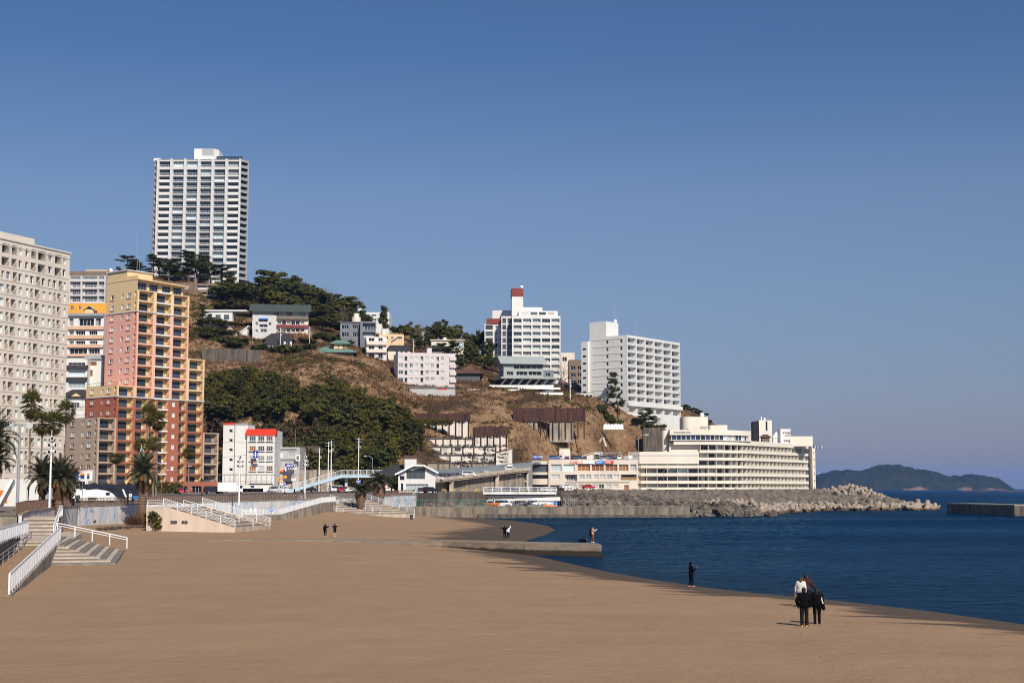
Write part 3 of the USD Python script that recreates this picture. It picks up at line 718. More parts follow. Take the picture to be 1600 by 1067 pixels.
# ---- red-topped white hotel
Y0 = 427
T_ = front('small_hotel', 'white hotel with bright red roof band and three columns of windows', 384.5, 428, 671.5, 772, Y0, 14, 'wall_white')
for yr in (689.5, 705, 720.5, 736):
 for a, b_ in ((389.5, 399.5), (403, 413), (416, 426)):
  u0, w0 = T_.f.at(a, yr - 0.5); u1, w1 = T_.f.at(b_, yr - 8)
  T_.win('f', u0, u1, w0, w1, d=.2, pane=pick('pane_curtain', 'pane_brown', 'pane_mid'), nx=3)
  s_ = MB(); T_.f.box(s_, u0 - .15, u1 + .15, w0 - .28, w0 - .14, -.25, -.004); s_.build('window_sill', 'metal_dark', T_.t)
w0 = T_.f.at(400, 754)[1]
T_.holes['f'].append((.8, T_.W - .4, .2, w0 - .2, 2.5))
b0 = T_.f.at(384, 680)[1]
MB().prism([(-.25, -.25), (T_.W + .25, -.25), (T_.W + .25, 3), (-.25, 3)], b0, T_.H + .25).build('red_band', 'red_paint', T_.t)
# stair tower
u0 = xat(347, 700, Y0) - T_.t.GetAttribute('xformOp:translate').Get()[0]; hh = zat(663, Y0) - T_.z
st = MB(); F = Face(u0, 1.2, 0, 0, T_.f.world); sw = -u0 - .02
hs = []
for yr in (673, 687.5, 702.5, 718, 733):
 u_, w_ = F.at(358, yr + 2.5); u2, w2 = F.at(363.5, yr - 2.0)
 hs.append((u_, u2, w_, w2, .4)); window(T_.t, F, u_, u2, w_, w2, .38, pane='pane_dark', nx=1, name='stair_window')
wall(st, F, 0, sw, 0, hh, hs)
st.quad((u0, 13, 0), (u0, 1.2, 0), (u0, 1.2, hh), (u0, 13, hh)).quad((u0 + sw, 1.2, T_.H), (u0 + sw, 13, T_.H), (u0 + sw, 13, hh), (u0 + sw, 1.2, hh)).quad((u0, 1.2, hh), (u0 + sw, 1.2, hh), (u0 + sw, 13, hh), (u0, 13, hh))
st.build('stair_tower', 'wall_white', T_.t)
um = xat(366, 665, Y0) - T_.t.GetAttribute('xformOp:translate').Get()[0]
Bx((u0 - .1, 1.0, hh + .01), (um, 13.1, hh + .45)).build('red_capping', 'red_paint', T_.t)
Bx((um + .01, 1.0, hh + .01), (0, 13.1, hh + .4)).build('grey_capping', 'metal_grey', T_.t)
dk = MB(); F.box(dk, um - u0 - .08, um - u0 + .08, 0, hh - .1, -.1, -.003); dk.build('drain_pipe', 'metal_dark', T_.t)
T_.close()
# its signboards, standing out from the front
def signboard(name, label, px, py, pw, ph_, Y, face, marks=(), cat='sign', group=None, th=.15, edge=None):
 c = P(px, py, Y); w = pw * Y / FPX; h = ph_ * Y / FPX
 s_ = thing(name, label, cat, c, group=group)
 Bx((-w / 2, -th, -h / 2), (w / 2, 0, h / 2)).build('panel', face, s_)
 for mk in marks:
  m, x0_, x1_, z0_, z1_ = mk[:5]
  Bx((x0_ * w / 2, -th - .03, z0_ * h / 2), (x1_ * w / 2, -th - .005, z1_ * h / 2)).build('marking', m, s_)
 return s_
def letters(parent, text, height, at, m, bold=True, dep=.04, rot=None, name='lettering'):
 tm = meshkit.text_mesh(text, height, dep, bold)
 v = NA(tm.vertices); v = np.column_stack([v[:, 0] + at[0], -v[:, 2] + at[1], v[:, 1] + at[2]])
 return obj(name, (v, NA(tm.faces)[:, ::-1] if False else NA(tm.faces)), m, parent)
sgn('small navy and white crest sign standing out from the white hotel', 399.5, 709.5, 8, 11, 424.5, 'blue_sign', [('white_paint', -.18, .18, -.75, .75), ('white_paint', -.75, -.5, -.5, .2), ('white_paint', .5, .75, -.5, .2)])
sgn('small red and pink sign strip on the front of the white hotel', 400, 722, 8, 4, 426, 'white_paint', [('red_paint', -.1, .9, .1, .8), ('red_paint', -.9, -.3, -.2, .5), ('blue_bright', -.3, .3, -.9, -.4)])
# ---- small grey building with blue signs
Y0 = 438
T_ = front('shop_building', 'narrow grey three-storey building crowded with blue signs beside the white hotel', 432, 467.5, 698.5, 770, Y0, 12, 'wall_grey')
for a, b_, ya, yb in ((434, 442, 714.5, 706), (451, 461, 714.5, 706), (434, 441, 732, 722)):
 T_.winp(a, b_, yb, ya, d=.2, pane=pick('pane_mid', 'pane_teal'), nx=2)
for ya, yb in ((703.5, 700.8), (719.5, 717)):
 w0 = T_.f.at(440, ya)[1]; w1 = T_.f.at(440, yb)[1]; q = MB(); T_.f.box(q, .3, T_.W - 1.0, w0, w1, -.12, -.004); q.build('dark_band', 'wall_slate', T_.t)
for a, b_ in ((433, 443), (446, 457)):
 T_.winp(a, b_, 752, 768, d=.3, pane='pane_dark', nx=3, name='shop_window')
q = MB(); T_.f.box(q, .2, 3.4, T_.f.at(435, 735)[1] - .4, T_.f.at(435, 735)[1] + .2, -.9, -.004); q.build('awning', 'orange_sign', T_.t)
MB().tube([(5, 4, T_.H), (5, 4, T_.H + 5.5)], .06, 4).build('antenna', 'metal_grey', T_.t)
T_.close()
s_ = sgn('large navy sign with rows of white characters on the grey building', 452.5, 732, 14, 16, 435, 'blue_sign', [('white_paint', -.95, -.7, -.5, .4), ('concrete_dark', -.4, .95, -.9, -.25)])
letters(s_, 'HOTEL', .75, (-.9, -.17, .55), 'white_paint'); letters(s_, 'ATAMI', .6, (-.6, -.17, -.3), 'white_paint')
sgn('white roof-side signboard with a dark picture at the corner of the grey building', 465.5, 715, 7, 10, 436, 'white_paint', [('wall_brown', -.6, .5, -.6, .6)])
sgn('small navy sign above the shop door', 447.5, 758, 7, 4, 434, 'blue_sign', [('white_paint', -.8, .8, -.1, .15), ('white_paint', -.8, .5, -.6, -.4)])
sgn('orange and white upright shop sign at the kerb', 452.3, 758.5, 2.4, 5, 433, 'orange_sign', [('white_paint', -.6, .6, -.9, -.2)])
sgn('colourful menu sign hanging under the awning', 435.5, 749, 6.5, 5, 434, 'orange_sign', [('yellow_paint', -.8, 0, -.5, .5), ('roof_green', .1, .8, -.6, .6)])
# ---- block with white balconies, hillside hotel with salmon bands and houses between the two big hotels
Y0 = 585
T_ = front('apartment_building', 'grey apartment block with white deep balconies seen between two big hotels', 96, 164, 424.5, 480, Y0, 14, 'wall_palegrey')
for r, (ya, yb) in enumerate(((431, 436), (440, 449), (451.5, 460.5), (462.5, 471.5))):
 for a, b_ in ((98, 108), (109.2, 126), (128, 152.5), (154, 163)):
  u0, w0 = T_.f.at(a, yb); u1, w1 = T_.f.at(b_, ya)
  T_.balcony('f', u0, u1, w0, w1, d=1.6, rail='metal_white', pane=pick('pane_mid', 'pane_dark'), nx=4, doorh=2.2)
q = MB(); T_.f.box(q, -.1, T_.W + .1, T_.f.at(120, 430)[1], T_.H + .1, -.1, -.003); q.build('red_brown_fascia', 'wall_brown', T_.t)
Bx((T_.W - 9, 2, T_.H + .01), (T_.W, 10, T_.H + 1.2)).build('roof_hut', 'wall_sand', T_.t)
MB().tube([(T_.W - 5.4, 3, T_.H + 1.2), (T_.W - 5.4, 3, T_.H + 8)], .06, 4).build('antenna', 'metal_grey', T_.t)
T_.close()
Y0 = 470
T_ = front('orange_house', 'orange building with a small gabled dormer on its roof terrace', 96, 166, 474, 500, Y0, 10, 'wall_orange')
for a, b_ in ((110.5, 115), (123, 127)):
 T_.winp(a, b_, 478, 484, d=.2, pane='pane_dark', nx=2)
xx0, xx1 = xat(137, 490, Y0) - T_.t.GetAttribute('xformOp:translate').Get()[0], xat(150, 490, Y0) - T_.t.GetAttribute('xformOp:translate').Get()[0]
zz = zat(485, Y0) - T_.z
Bx((xx0, -3.0, 0), (xx1, -.02, zz)).build('dormer', 'wall_yellow', T_.t)
gable(T_.t, xx0, xx1, -3.0, -.6, zz, 1.0, 'roof_greygreen', over=.5, along='y')
T_.close()
Y0 = 440
T_ = front('banded_hotel', 'hotel with salmon balcony bands and dark window strips behind the pink tower', 92, 160, 491, 585, Y0, 14, 'wall_white')
for ya, yb, sp in ((497, 509, ((108, 115), (123, 147), (149, 158))), (517, 523.5, ((108, 115.5), (118, 133), (139, 152))), (532.5, 538, ((108, 115.5), (118, 133), (139.5, 152))), (544, 553, ((108, 136), (138, 156)))):
 for a, b_ in sp:
  T_.winp(a, b_, ya, yb, d=.7, pane='pane_dark', nx=4, fw=.09)
for ya, yb in ((509.8, 515), (524.3, 529.5), (538.6, 543.2), (553.6, 557)):
 w0 = T_.f.at(120, yb)[1]; w1 = T_.f.at(120, ya)[1]; q = MB(); T_.f.box(q, -.2, T_.W + .1, w0, w1, -.6, -.01); q.build('salmon_band', 'wall_salmon', T_.t)
q = MB(); T_.f.box(q, -.3, T_.W + .1, T_.H - .6, T_.H + .2, -.9, -.01); q.build('roof_edge', 'metal_grey', T_.t)
T_.close()
Y0 = 415
T_ = front('narrow_house', 'narrow white house with grey shutters between cream and pink hotels', 96, 135, 562, 618, Y0, 10, 'wall_white')
for ya, yb in ((566.5, 570.5), (577.5, 588), (595, 606)):
 T_.winp(106.5, 133, ya, yb, d=.5, pane='pane_teal' if ya > 570 else 'pane_dark', nx=4)
for ya, yb in ((570.8, 577), (589.5, 594.5)):
 w0 = T_.f.at(120, yb)[1]; w1 = T_.f.at(120, ya)[1]; q = MB(); T_.f.box(q, -.2, T_.W + .2, w0, w1, -.7, -.01); q.build('dark_canopy', 'roof_dark', T_.t)
T_.close()
Y0 = 405
T_ = front('tiled_house', 'low house with dark tiled roof and small gable behind the red wing', 96, 132, 620, 655, Y0, 9, 'wall_white')
for a, b_, ya, yb in ((111, 124, 629, 637), (107, 109, 628, 636)):
 T_.winp(a, b_, ya, yb, d=.3, pane='pane_mid', nx=3)
railing(T_.t, T_.f, 1.5, T_.W, T_.f.at(110, 638.5)[1], d=-.7, step=.5)
hip(T_.t, 0, T_.W, 0, 9, T_.H, 2.4, 'roof_dark', over=.9)
gm = xat(121, 615, Y0) - T_.t.GetAttribute('xformOp:translate').Get()[0]
gable(T_.t, gm - 1.8, gm + 1.8, -.95, 2.5, T_.H + .1, 1.2, 'roof_dark', over=.3, along='y', name='small_gable', wallm='wall_yellow')
T_.close()
T_ = front('white_cottage', 'small white cottage with brick-red shutters and greenery next to the pink tower', 132, 160, 560, 606, 418, 6, 'wall_white')
for a, b_, ya, yb in ((140, 151, 565, 571), (138, 145, 578, 588)):
 T_.winp(a, b_, ya, yb, d=.3, pane='pane_brown', nx=2, frame='maroon')
gable(T_.t, 0, T_.W, 0, 6, T_.H, 1.0, 'roof_greygreen', along='x')
T_.close()
# ================================================================ hillside terrain
CT = [(-250, 766, 420), (-100, 766, 430), (100, 766, 435), (330, 768, 440), (450, 768, 445), (560, 765, 455), (640, 764, 465), (700, 762, 470), (800, 758, 485), (900, 750, 521), (1000, 755, 556), (1100, 760, 600), (1180, 764, 615), (1270, 768, 620), (1320, 772, 640),
 (330, 722, 452), (330, 640, 490), (330, 575, 525), (330, 560, 540), (330, 543, 548), (330, 520, 565), (330, 500, 600), (330, 458, 645), (320, 434, 690),
 (400, 700, 460), (400, 650, 480), (400, 580, 520), (400, 568, 540), (400, 546, 550), (400, 530, 575), (400, 515, 600), (400, 480, 640), (400, 455, 690),
 (480, 720, 465), (480, 640, 490), (480, 575, 522), (480, 556, 545), (480, 536, 575), (480, 515, 600), (480, 490, 650), (480, 470, 700),
 (560, 715, 468), (560, 650, 488), (560, 600, 510), (560, 575, 530), (560, 562, 555), (560, 545, 580), (560, 520, 640), (560, 500, 700),
 (640, 690, 475), (640, 645, 500), (640, 622, 520), (640, 608, 542), (640, 575, 590), (640, 548, 620), (640, 530, 690),
 (720, 728, 482), (720, 690, 500), (720, 640, 503), (720, 630, 515), (720, 614, 540), (720, 592, 575), (720, 565, 610), (720, 545, 680),
 (800, 712, 492), (800, 672, 500), (800, 640, 515), (800, 625, 530), (800, 606, 565), (800, 594, 590), (800, 575, 650),
 (870, 712, 516), (870, 682, 522), (870, 640, 530), (870, 630, 540), (870, 620, 552), (870, 614, 575), (870, 606, 620),
 (930, 705, 528), (930, 682, 534), (930, 655, 545), (930, 630, 560), (930, 620, 580), (930, 610, 640),
 (980, 705, 540), (980, 682, 549), (980, 664, 558), (980, 645, 570), (980, 640, 610),
 (1040, 700, 553), (1040, 682, 563), (1040, 670, 580), (1040, 664, 605), (1060, 650, 650),
 (1085, 690, 580), (1085, 662, 605), (1085, 642, 640), (1105, 652, 650), (1115, 690, 600), (1125, 672, 640), (1150, 720, 620), (1170, 740, 640),
 (200, 620, 500), (200, 520, 580), (200, 446, 640), (200, 432, 690), (60, 620, 500), (60, 520, 600), (60, 445, 680), (-150, 620, 500), (-150, 500, 650), (-260, 600, 560), (310, 432, 760), (500, 470, 760), (700, 545, 760), (900, 605, 760), (1050, 660, 740), (1150, 745, 720), (1300, 775, 720)]
cp = NA([P(a, b, c) for a, b, c in CT])
from scipy.interpolate import RBFInterpolator
rbf = RBFInterpolator(cp[:, :2], cp[:, 2], kernel='linear', smoothing=.5, neighbors=40)
xs = np.linspace(-330, 160, 330); ys = np.concatenate([np.linspace(418, 640, 190), np.linspace(643, 800, 50)])
X, Y = np.meshgrid(xs, ys)
Z = rbf(np.column_stack([X.ravel(), Y.ravel()])).reshape(X.shape)
from scipy.ndimage import gaussian_filter, map_coordinates
Z = gaussian_filter(Z, 1.2)
rough = np.clip((Z - 8) / 8, 0, 1)
Z += rough * ((meshkit.fbm(np.stack([X * .09, Y * .09, X * 0], -1), 4, 11) - .5) * 3.2 + (meshkit.fbm(np.stack([X * .35, Y * .35, X * 0], -1), 3, 12) - .5) * 1.3)
FLAT = Polygon([(-340, 300), (-340, 440), (-80, 446), (-40, 460), (-20, 476), (0, 488), (16, 512), (34, 524), (46, 560), (70, 557), (86, 566), (124, 632), (150, 690), (400, 690), (400, 300)])
SEAW = Polygon([(23.5, 300), (23.5, 391), (27, 428), (40, 446), (70, 480), (92, 512), (110, 540), (128, 572), (146, 604), (158, 650), (158, 900), (400, 900), (400, 300)])
pts = shapely.points(X.ravel(), Y.ravel())
inside = shapely.contains(FLAT, pts).reshape(X.shape); dF = shapely.distance(pts, FLAT.exterior).reshape(X.shape)
Z = np.where(inside, 3.0, np.minimum(Z, 3.0 + dF * 3.4))
Z = np.where(shapely.contains(SEAW, pts).reshape(X.shape), -6.0, Z)
TX, TY, TZ = xs, ys, Z
from scipy.interpolate import RegularGridInterpolator
_tz = RegularGridInterpolator((ys, xs), Z, bounds_error=False, fill_value=5.0)
def ground_z(x, y):
 return float(_tz([[y, x]])[0])
usdkit.material(stage, '/World/Looks/hill_earth', {
 'g': ('geometry', {}), 'm': ('mapping', {'scale': (.05, .05, .09)}), 'n': ('noise_texture', {'scale': 1.0, 'detail': 7, 'roughness': .65}),
 'r': ('rgb_ramp', {'ramp': [(0, (.045, .035, .02)), (.38, (.085, .055, .032)), (.47, (.24, .145, .08)), (.6, (.33, .205, .115)), (1, (.42, .275, .165))]}),
 'm2': ('mapping', {'scale': (.7, .7, .9)}), 'n2': ('noise_texture', {'scale': 1.0, 'detail': 6, 'roughness': .7}),
 'r2': ('rgb_ramp', {'ramp': [(0, (.35, .35, .35)), (.45, (.8, .8, .8)), (.6, (1.1, 1.1, 1.1)), (1, (1.3, 1.3, 1.3))]}), 'mx': ('mix', {'mix_type': 'multiply', 'fac': 1.0}),
 'bp': ('bump', {'strength': 1.0, 'distance': .8}), 'p': ('principled_bsdf', {'roughness': .95, 'specular_ior_level': .1})},
 [('g.position', 'm.vector'), ('m.vector', 'n.vector'), ('n.fac', 'r.fac'), ('g.position', 'm2.vector'), ('m2.vector', 'n2.vector'), ('n2.fac', 'r2.fac'), ('r.color', 'mx.color1'), ('r2.color', 'mx.color2'), ('mx.color', 'p.base_color'),
 ('n2.fac', 'bp.height'), ('bp.normal', 'p.normal')], surface='p.BSDF')
MAT['hill_earth'] = UsdShade.Material.Get(stage, '/World/Looks/hill_earth')
tag(obj('hillside_terrain', sheet(TX, TY, TZ), 'hill_earth', smooth=True), 'steep hillside of dry brown grass and bare earth above the shore road', None, None, 'structure')
# ================================================================ houses on the hill
# grey-brown tiled apartment house below the white tower
Y0 = 640
T_ = front('apartment_building', 'brown-tiled apartment block with white balconies under the hilltop trees', 268, 339, 443, 520, Y0, 14, 'wall_brown')
for ya, yb in ((446.5, 453), (457, 464), (467.5, 474), (478, 485), (489, 497)):
 for a, b_ in ((309, 323), (324, 338)):
  u0, w0 = T_.f.at(a, yb); u1, w1 = T_.f.at(b_, ya)
  T_.balcony('f', u0, u1, w0, w1, d=1.4, rail=None, solid=('wall_palegrey', 1.1), pane='pane_mid', nx=3)
 u0, w0 = T_.f.at(288, yb); u1, w1 = T_.f.at(294, ya); T_.win('f', u0, u1, w0 + .3, w1, d=.2, pane='pane_teal', nx=2)
q = MB(); T_.f.box(q, T_.f.at(303, 470)[0], T_.f.at(308, 470)[0], 0, T_.H + 2.2, -1.2, -.01); q.build('lift_shaft', 'wall_brown', T_.t)
T_.close()
# long ryokan with the dark green roof
Y0 = 592
T_ = front('hillside_inn', 'long hillside inn with a dark green roof and stacked cream verandas', 393, 481, 485, 548, Y0, 12, 'wall_cream', yaw=8)
fl = [(488, 493.5), (501, 507), (513, 518)]
for j, (ya, yb) in enumerate(fl):
 n = 8 if j == 0 else 6
 a0, a1 = (396, 478) if j == 0 else (433, 476)
 for k in range(n):
  a = a0 + (a1 - a0) * k / n; b_ = a0 + (a1 - a0) * (k + 1) / n
  u0, w0 = T_.f.at(a + .5, yb); u1, w1 = T_.f.at(b_ - .5, ya)
  T_.win('f', u0, u1, w0, w1, d=.9, pane=pick('pane_curtain', 'pane_brown', 'pane_dark', 'pane_teal'), nx=2)
for ya, yb, m in ((494, 499, 'wall_brown'), (507.5, 511.5, 'maroon'), (518.5, 522, 'wall_white')):
 w0 = T_.f.at(440, yb)[1]; w1 = T_.f.at(440, ya)[1]; q = MB(); T_.f.box(q, 0 if m == 'wall_brown' else 10, T_.W, w0, w1, -1.1, -.01); q.build('veranda_front', m, T_.t)
gable(T_.t, 0, T_.W, -1.5, 12, T_.H, 3.2, 'roof_darkgreen', over=1.2, along='x', wallm='wall_brown')
T_.close()
# pale grey house with the slanted white shed roof
Y0 = 572
T_ = front('grey_house', 'pale grey concrete house with a blue awning below the green-roofed inn', 394, 431, 492, 542, Y0, 11, 'wall_palegrey', yaw=10)
for a, b_, ya, yb in ((399, 403, 503, 508), (405, 418, 499, 502.5), (405, 418, 507, 511), (420, 424, 504, 508), (399, 403, 515, 519), (407, 417, 514, 519)):
 T_.winp(a, b_, ya, yb, d=.4, pane=pick('pane_mid', 'pane_dark'), nx=2)
q = MB(); u0, w0 = T_.f.at(404.5, 499); u1, w1 = T_.f.at(419, 497.5); T_.f.box(q, u0, u1, w0, w1, -1.0, -.01); q.build('awning', 'blue_bright', T_.t)
T_.close()
c = P(362, 540, 575)
t = thing('white_shed', 'white house with a steep slanting roof and arched lower roof in the trees', 'house', c)
w = 24 * 575 / FPX; h = 20 * 575 / FPX
MB().prism([(0, 0), (w, 0), (w, 8), (0, 8)], -4, h * .45).build('wall', 'wall_white', t)
MB().hexa([(-.5, -.5, h * .45), (w + .5, -.5, h * 1.5), (w + .5, 8.5, h * 1.5), (-.5, 8.5, h * .45), (-.5, -.5, h * .5), (w + .5, -.5, h * 1.6), (w + .5, 8.5, h * 1.6), (-.5, 8.5, h * .5)]).build('roof', 'white_paint', t)
MB().tri((0, -.01, h * .45), (w, -.01, h * .45), (w, -.01, h * 1.5)).tri((w, 0, h * .45), (w, 8, h * .45), (w, 8, h * 1.5)).quad((w, 0, 0), (w, 8, 0), (w, 8, h * 1.5), (w, 0, h * 1.5)).build('gable_wall', 'wall_white', t)
q = MB();
for k in range(3): q.box((w * (.1 + .3 * k), -.06, h * .1), (w * (.3 + .3 * k), -.01, h * .35))
q.build('window', 'pane_dark', t)
c = P(350, 530, 566)
t = thing('arched_cottage', 'small cottage with a brown arched roof in the bushes on the slope', 'house', c)
w = 20 * 566 / FPX
Bx((0, 0, -7), (w, 6, 3.2)).build('wall', 'wall_sand', t)
gable(t, 0, w, 0, 6, 3.2, 2.4, 'roof_brown', over=.5, along='y', wallm='wall_sand')
Bx((w * .4, -.1, 1.2), (w * .6, -.02, 2.6)).build('window', 'pane_dark', t)
c = P(318, 505, 590)
t = thing('flat_house', 'flat-roofed white house half hidden behind the pink tower', 'house', c)
Bx((0, 0, -7), (12, 8, 5)).build('wall', 'wall_white', t); Bx((-.6, -.6, 5.01), (18, 8.5, 5.5)).build('roof', 'white_paint', t)
for k in range(3): Bx((1.5 + 3.5 * k, -.08, 1.5), (3.6 + 3.5 * k, -.01, 3.6)).build('window', 'pane_mid', t)
# tiled houses under the inn
for lab, px0, px1, pyt, pyb, Y0, rm in (('low white house with dark tiled hip roof and a pale balcony', 414, 456, 530, 552, 562, 'roof_dark'), ('small white house with dark tiled roof just under another tiled roof', 414, 437, 537, 554, 556, 'roof_dark')):
 T_ = front('tiled_house', lab, px0, px1, pyt, pyb, Y0, 8, 'wall_white', cat='house', yaw=6)
 for k in range(4):
  u = T_.W * (.08 + .23 * k); T_.win('f', u, u + T_.W * .15, T_.H - 2.4, T_.H - .7, d=.3, pane=pick('pane_dark', 'pane_mid'), nx=2)
 if px1 > 450: q = MB(); T_.f.box(q, T_.W * .45, T_.W * 1.0, T_.H - 4.4, T_.H - 2.7, -1.4, -.01); q.build('balcony_parapet', 'wall_cream', T_.t)
 hip(T_.t, 0, T_.W, 0, 8, T_.H, 2.8, rm, over=.9, ridge=.5); T_.close()
# japanese house with two green roofs
Y0 = 560
T_ = front('green_roofed_house', 'dark timber Japanese house with stepped green copper roofs', 493, 552, 550, 566, Y0, 10, 'wall_brown', cat='house', yaw=5)
u0, u1 = T_.f.us(556, 513, 547); q = MB(); T_.f.box(q, u0, u1, T_.H - 3.6, T_.H - 2.0, -.15, -.01); q.build('yellow_wall_band', 'wall_yellow', T_.t)
for k in range(4):
 a = u0 + (u1 - u0) * k / 4 + .2; T_.win('f', a, a + (u1 - u0) / 4 - .4, T_.H - 1.7, T_.H - .4, d=.2, pane='pane_dark', nx=2)
hip(T_.t, 0, T_.W, 0, 10, T_.H, 2.6, 'roof_green', over=1.4, ridge=.5, name='lower_roof')
uu0, uu1 = T_.f.us(540, 521, 543); z2 = T_.H + 1.4
q = MB(); q.box((uu0, 2, T_.H), (uu1, 8, z2 + 2.2)); q.build('upper_storey', 'wall_brown', T_.t)
for k in range(3):
 a = uu0 + (uu1 - uu0) * (k + .1) / 3; Bx((a, 1.9, z2 + .2), (a + (uu1 - uu0) / 3 * .8, 1.98, z2 + 1.9)).build('shutter', pick('wall_yellow', 'wood'), T_.t)
hip(T_.t, uu0, uu1, 2, 8, z2 + 2.2, 1.7, 'roof_green', over=1.3, ridge=.5, name='upper_roof')
T_.close()
# dark grey apartments
Y0 = 588
T_ = front('apartment_building', 'dark grey flat-roofed apartment block with pairs of framed windows', 531, 562, 504, 550, Y0, 13, 'wall_slate', yaw=7)
for ya, yb in ((508, 514), (519.5, 526)):
 for a, b_ in ((534, 545), (551, 559.5)):
  T_.winp(a, b_, ya, yb, d=.3, pane='pane_dark', nx=3)
  railing(T_.t, T_.f, u0 - .2, u1 + .2, w0 - .1, h=.9, d=-.5, step=.6)
Bx((-.3, -.3, T_.H + .01), (T_.W + .3, 13, T_.H + .45)).build('roof_edge', 'wall_dark', T_.t)
MB().lathe([(0, T_.H + .4), (1.9, T_.H + .4), (1.9, T_.H + 3), (1.2, T_.H + 3.1), (1.2, T_.H + 4.6), (0, T_.H + 4.7)], (T_.W * .82, 6, 0), 12).build('water_tank', 'wall_cream', T_.t)
T_.close()
T_ = front('apartment_building', 'slate grey balcony block adjoining the dark grey apartments', 562.5, 587, 502, 545, 586, 12, 'wall_slate', yaw=7)
for ya, yb in ((505, 516), (519, 528)):
 T_.balconyp(567, 586.5, ya, yb, d=1.6, rail='metal_grey', nx=3)
T_.close()
Y0 = 570
T_ = front('apartment_house', 'white and grey three-storey house with curved balcony fronts', 572, 604, 526, 566, Y0, 12, 'wall_white', yaw=9)
for ya, yb in ((528, 533), (540, 545.5), (552, 560)):
 for a, b_ in ((576, 585), (591, 598)):
  T_.winp(a, b_, ya, yb, d=.4, pane='pane_dark', nx=2)
for ya, yb in ((533.5, 539), (546, 551)):
 w0 = T_.f.at(590, yb)[1]; w1 = T_.f.at(590, ya)[1]; q = MB(); T_.f.box(q, .1, T_.W - .05, w0, w1, -1.2, -.01); q.build('balcony_parapet', 'wall_cream', T_.t)
for ya, yb in ((531, 536), (543, 548)):
 for q in (2.5, 6.5): T_.win('l', q, q + 1.8, T_.f.at(572, yb)[1], T_.f.at(572, ya)[1], d=.2, pane='pane_dark')
T_.close()
Y0 = 606
T_ = front('beige_house', 'beige flat-roofed house with an outside stair and small white tank', 592, 631, 522, 550, Y0, 10, 'wall_yellow', yaw=5)
for a, b_ in ((601, 606.5), (611, 615), (622, 628)):
 T_.winp(a, b_, 526, 530, d=.2, pane='pane_mid')
q = MB(); u0, w0 = T_.f.at(612, 533); u1, w1 = T_.f.at(623, 525); q.bar(T_.f.p(u0, w0, -.5), T_.f.p(u1, w1, -.5), .9, .25); q.build('outside_stair', 'wall_palegrey', T_.t)
MB().lathe([(0, T_.H), (1.0, T_.H), (1.0, T_.H + 2.6), (0, T_.H + 2.8)], (2.0, 4, 0), 10).build('water_tank', 'wall_white', T_.t)
T_.close()
T_ = front('gabled_house', 'beige house with a shallow dark grey roof behind the lilac block', 606, 641, 546, 560, 584, 8, 'wall_cream', cat='house', yaw=5)
for k in range(3):
 u = T_.W * (.35 + .2 * k); T_.win('f', u, u + T_.W * .13, T_.H - 2.2, T_.H - .5, d=.2, pane='pane_mid')
hip(T_.t, 0, T_.W, 0, 8, T_.H, 2.2, 'roof_dark', over=.8, ridge=.7); T_.close()
# lilac four-storey block
an = math.atan2(25, 22.0)
c = P(621, 652, 545)
hh = Face(0, 0, 0, 0, (c[0], c[1], c[2], rad(12)))
W = hh.at(711, 600)[0]
T_ = House('apartment_building', 'pale lilac four-storey apartment block standing on the brown slope', c, rad(12), W, 13, zat(550.5, 545) - c[2], 'wall_lilac')
cols = [(704, 741, 'w'), (752, 772, 'n'), (790, 815, 'w'), (832, 858, 'w'), (874, 895, 'n'), (912, 940, 'w'), (953, 980, 'w'), (997, 1017, 'n'), (1030, 1056, 'w')]
for r, y in enumerate((488, 547, 603, 662)):
 for a, b_, k in cols:
  if r == 3 and k == 'n' and a > 900: continue
  yy = y + (8 if a > 900 else 4) * (1 - r * .9) * .8
  u0, w0 = T_.f.at(480 + a / 4.938, 460 + (yy + 15) / 4.938); u1, w1 = T_.f.at(480 + b_ / 4.938, 460 + (yy - 13) / 4.938)
  if k == 'w': T_.win('f', u0, u1, w0, w1, d=.2, pane=pick('pane_curtain', 'pane_mid', 'pane_curtain'))
  else: T_.balcony('f', u0, u1, w0 - .3, w1, d=1.1, rail='metal_dark', nx=1, doorh=2.2)
led = MB()
for y in (525, 583, 640): w_ = T_.f.at(640, 460 + y / 4.938)[1]; T_.f.box(led, 0, W, w_ - .06, w_ + .06, -.08, -.003)
led.build('string_course', 'wall_lilac', T_.t)
for q in range(4): b = MB(); T_.f.box(b, W - 2.2, W + .3, T_.H - 2.8 - q * 2.85, T_.H - 1.4 - q * 2.85, -.8, -.01); b.build('balcony_parapet', 'wall_lilac', T_.t)
Bx((W * .53, 3, T_.H + .01), (W * .61, 6, T_.H + 2.2)).build('roof_tank', 'wall_palegrey', T_.t)
T_.close()
c = P(640, 612, 530)
t = thing('service_shed', 'low white corrugated shed and red strip at the foot of the lilac block', 'shed', (c[0], c[1], ground_z(c[0], c[1]) - .5))
Bx((0, 0, -7), (17, 3, 2.0)).build('wall', 'wall_grey', t); Bx((-.3, -.5, 2.01), (17.3, 3.3, 2.2)).build('roof', 'metal_grey', t)
Bx((10.5, -.2, 1.5), (14, -.05, 1.9)).build('red_strip', 'red_paint', t)
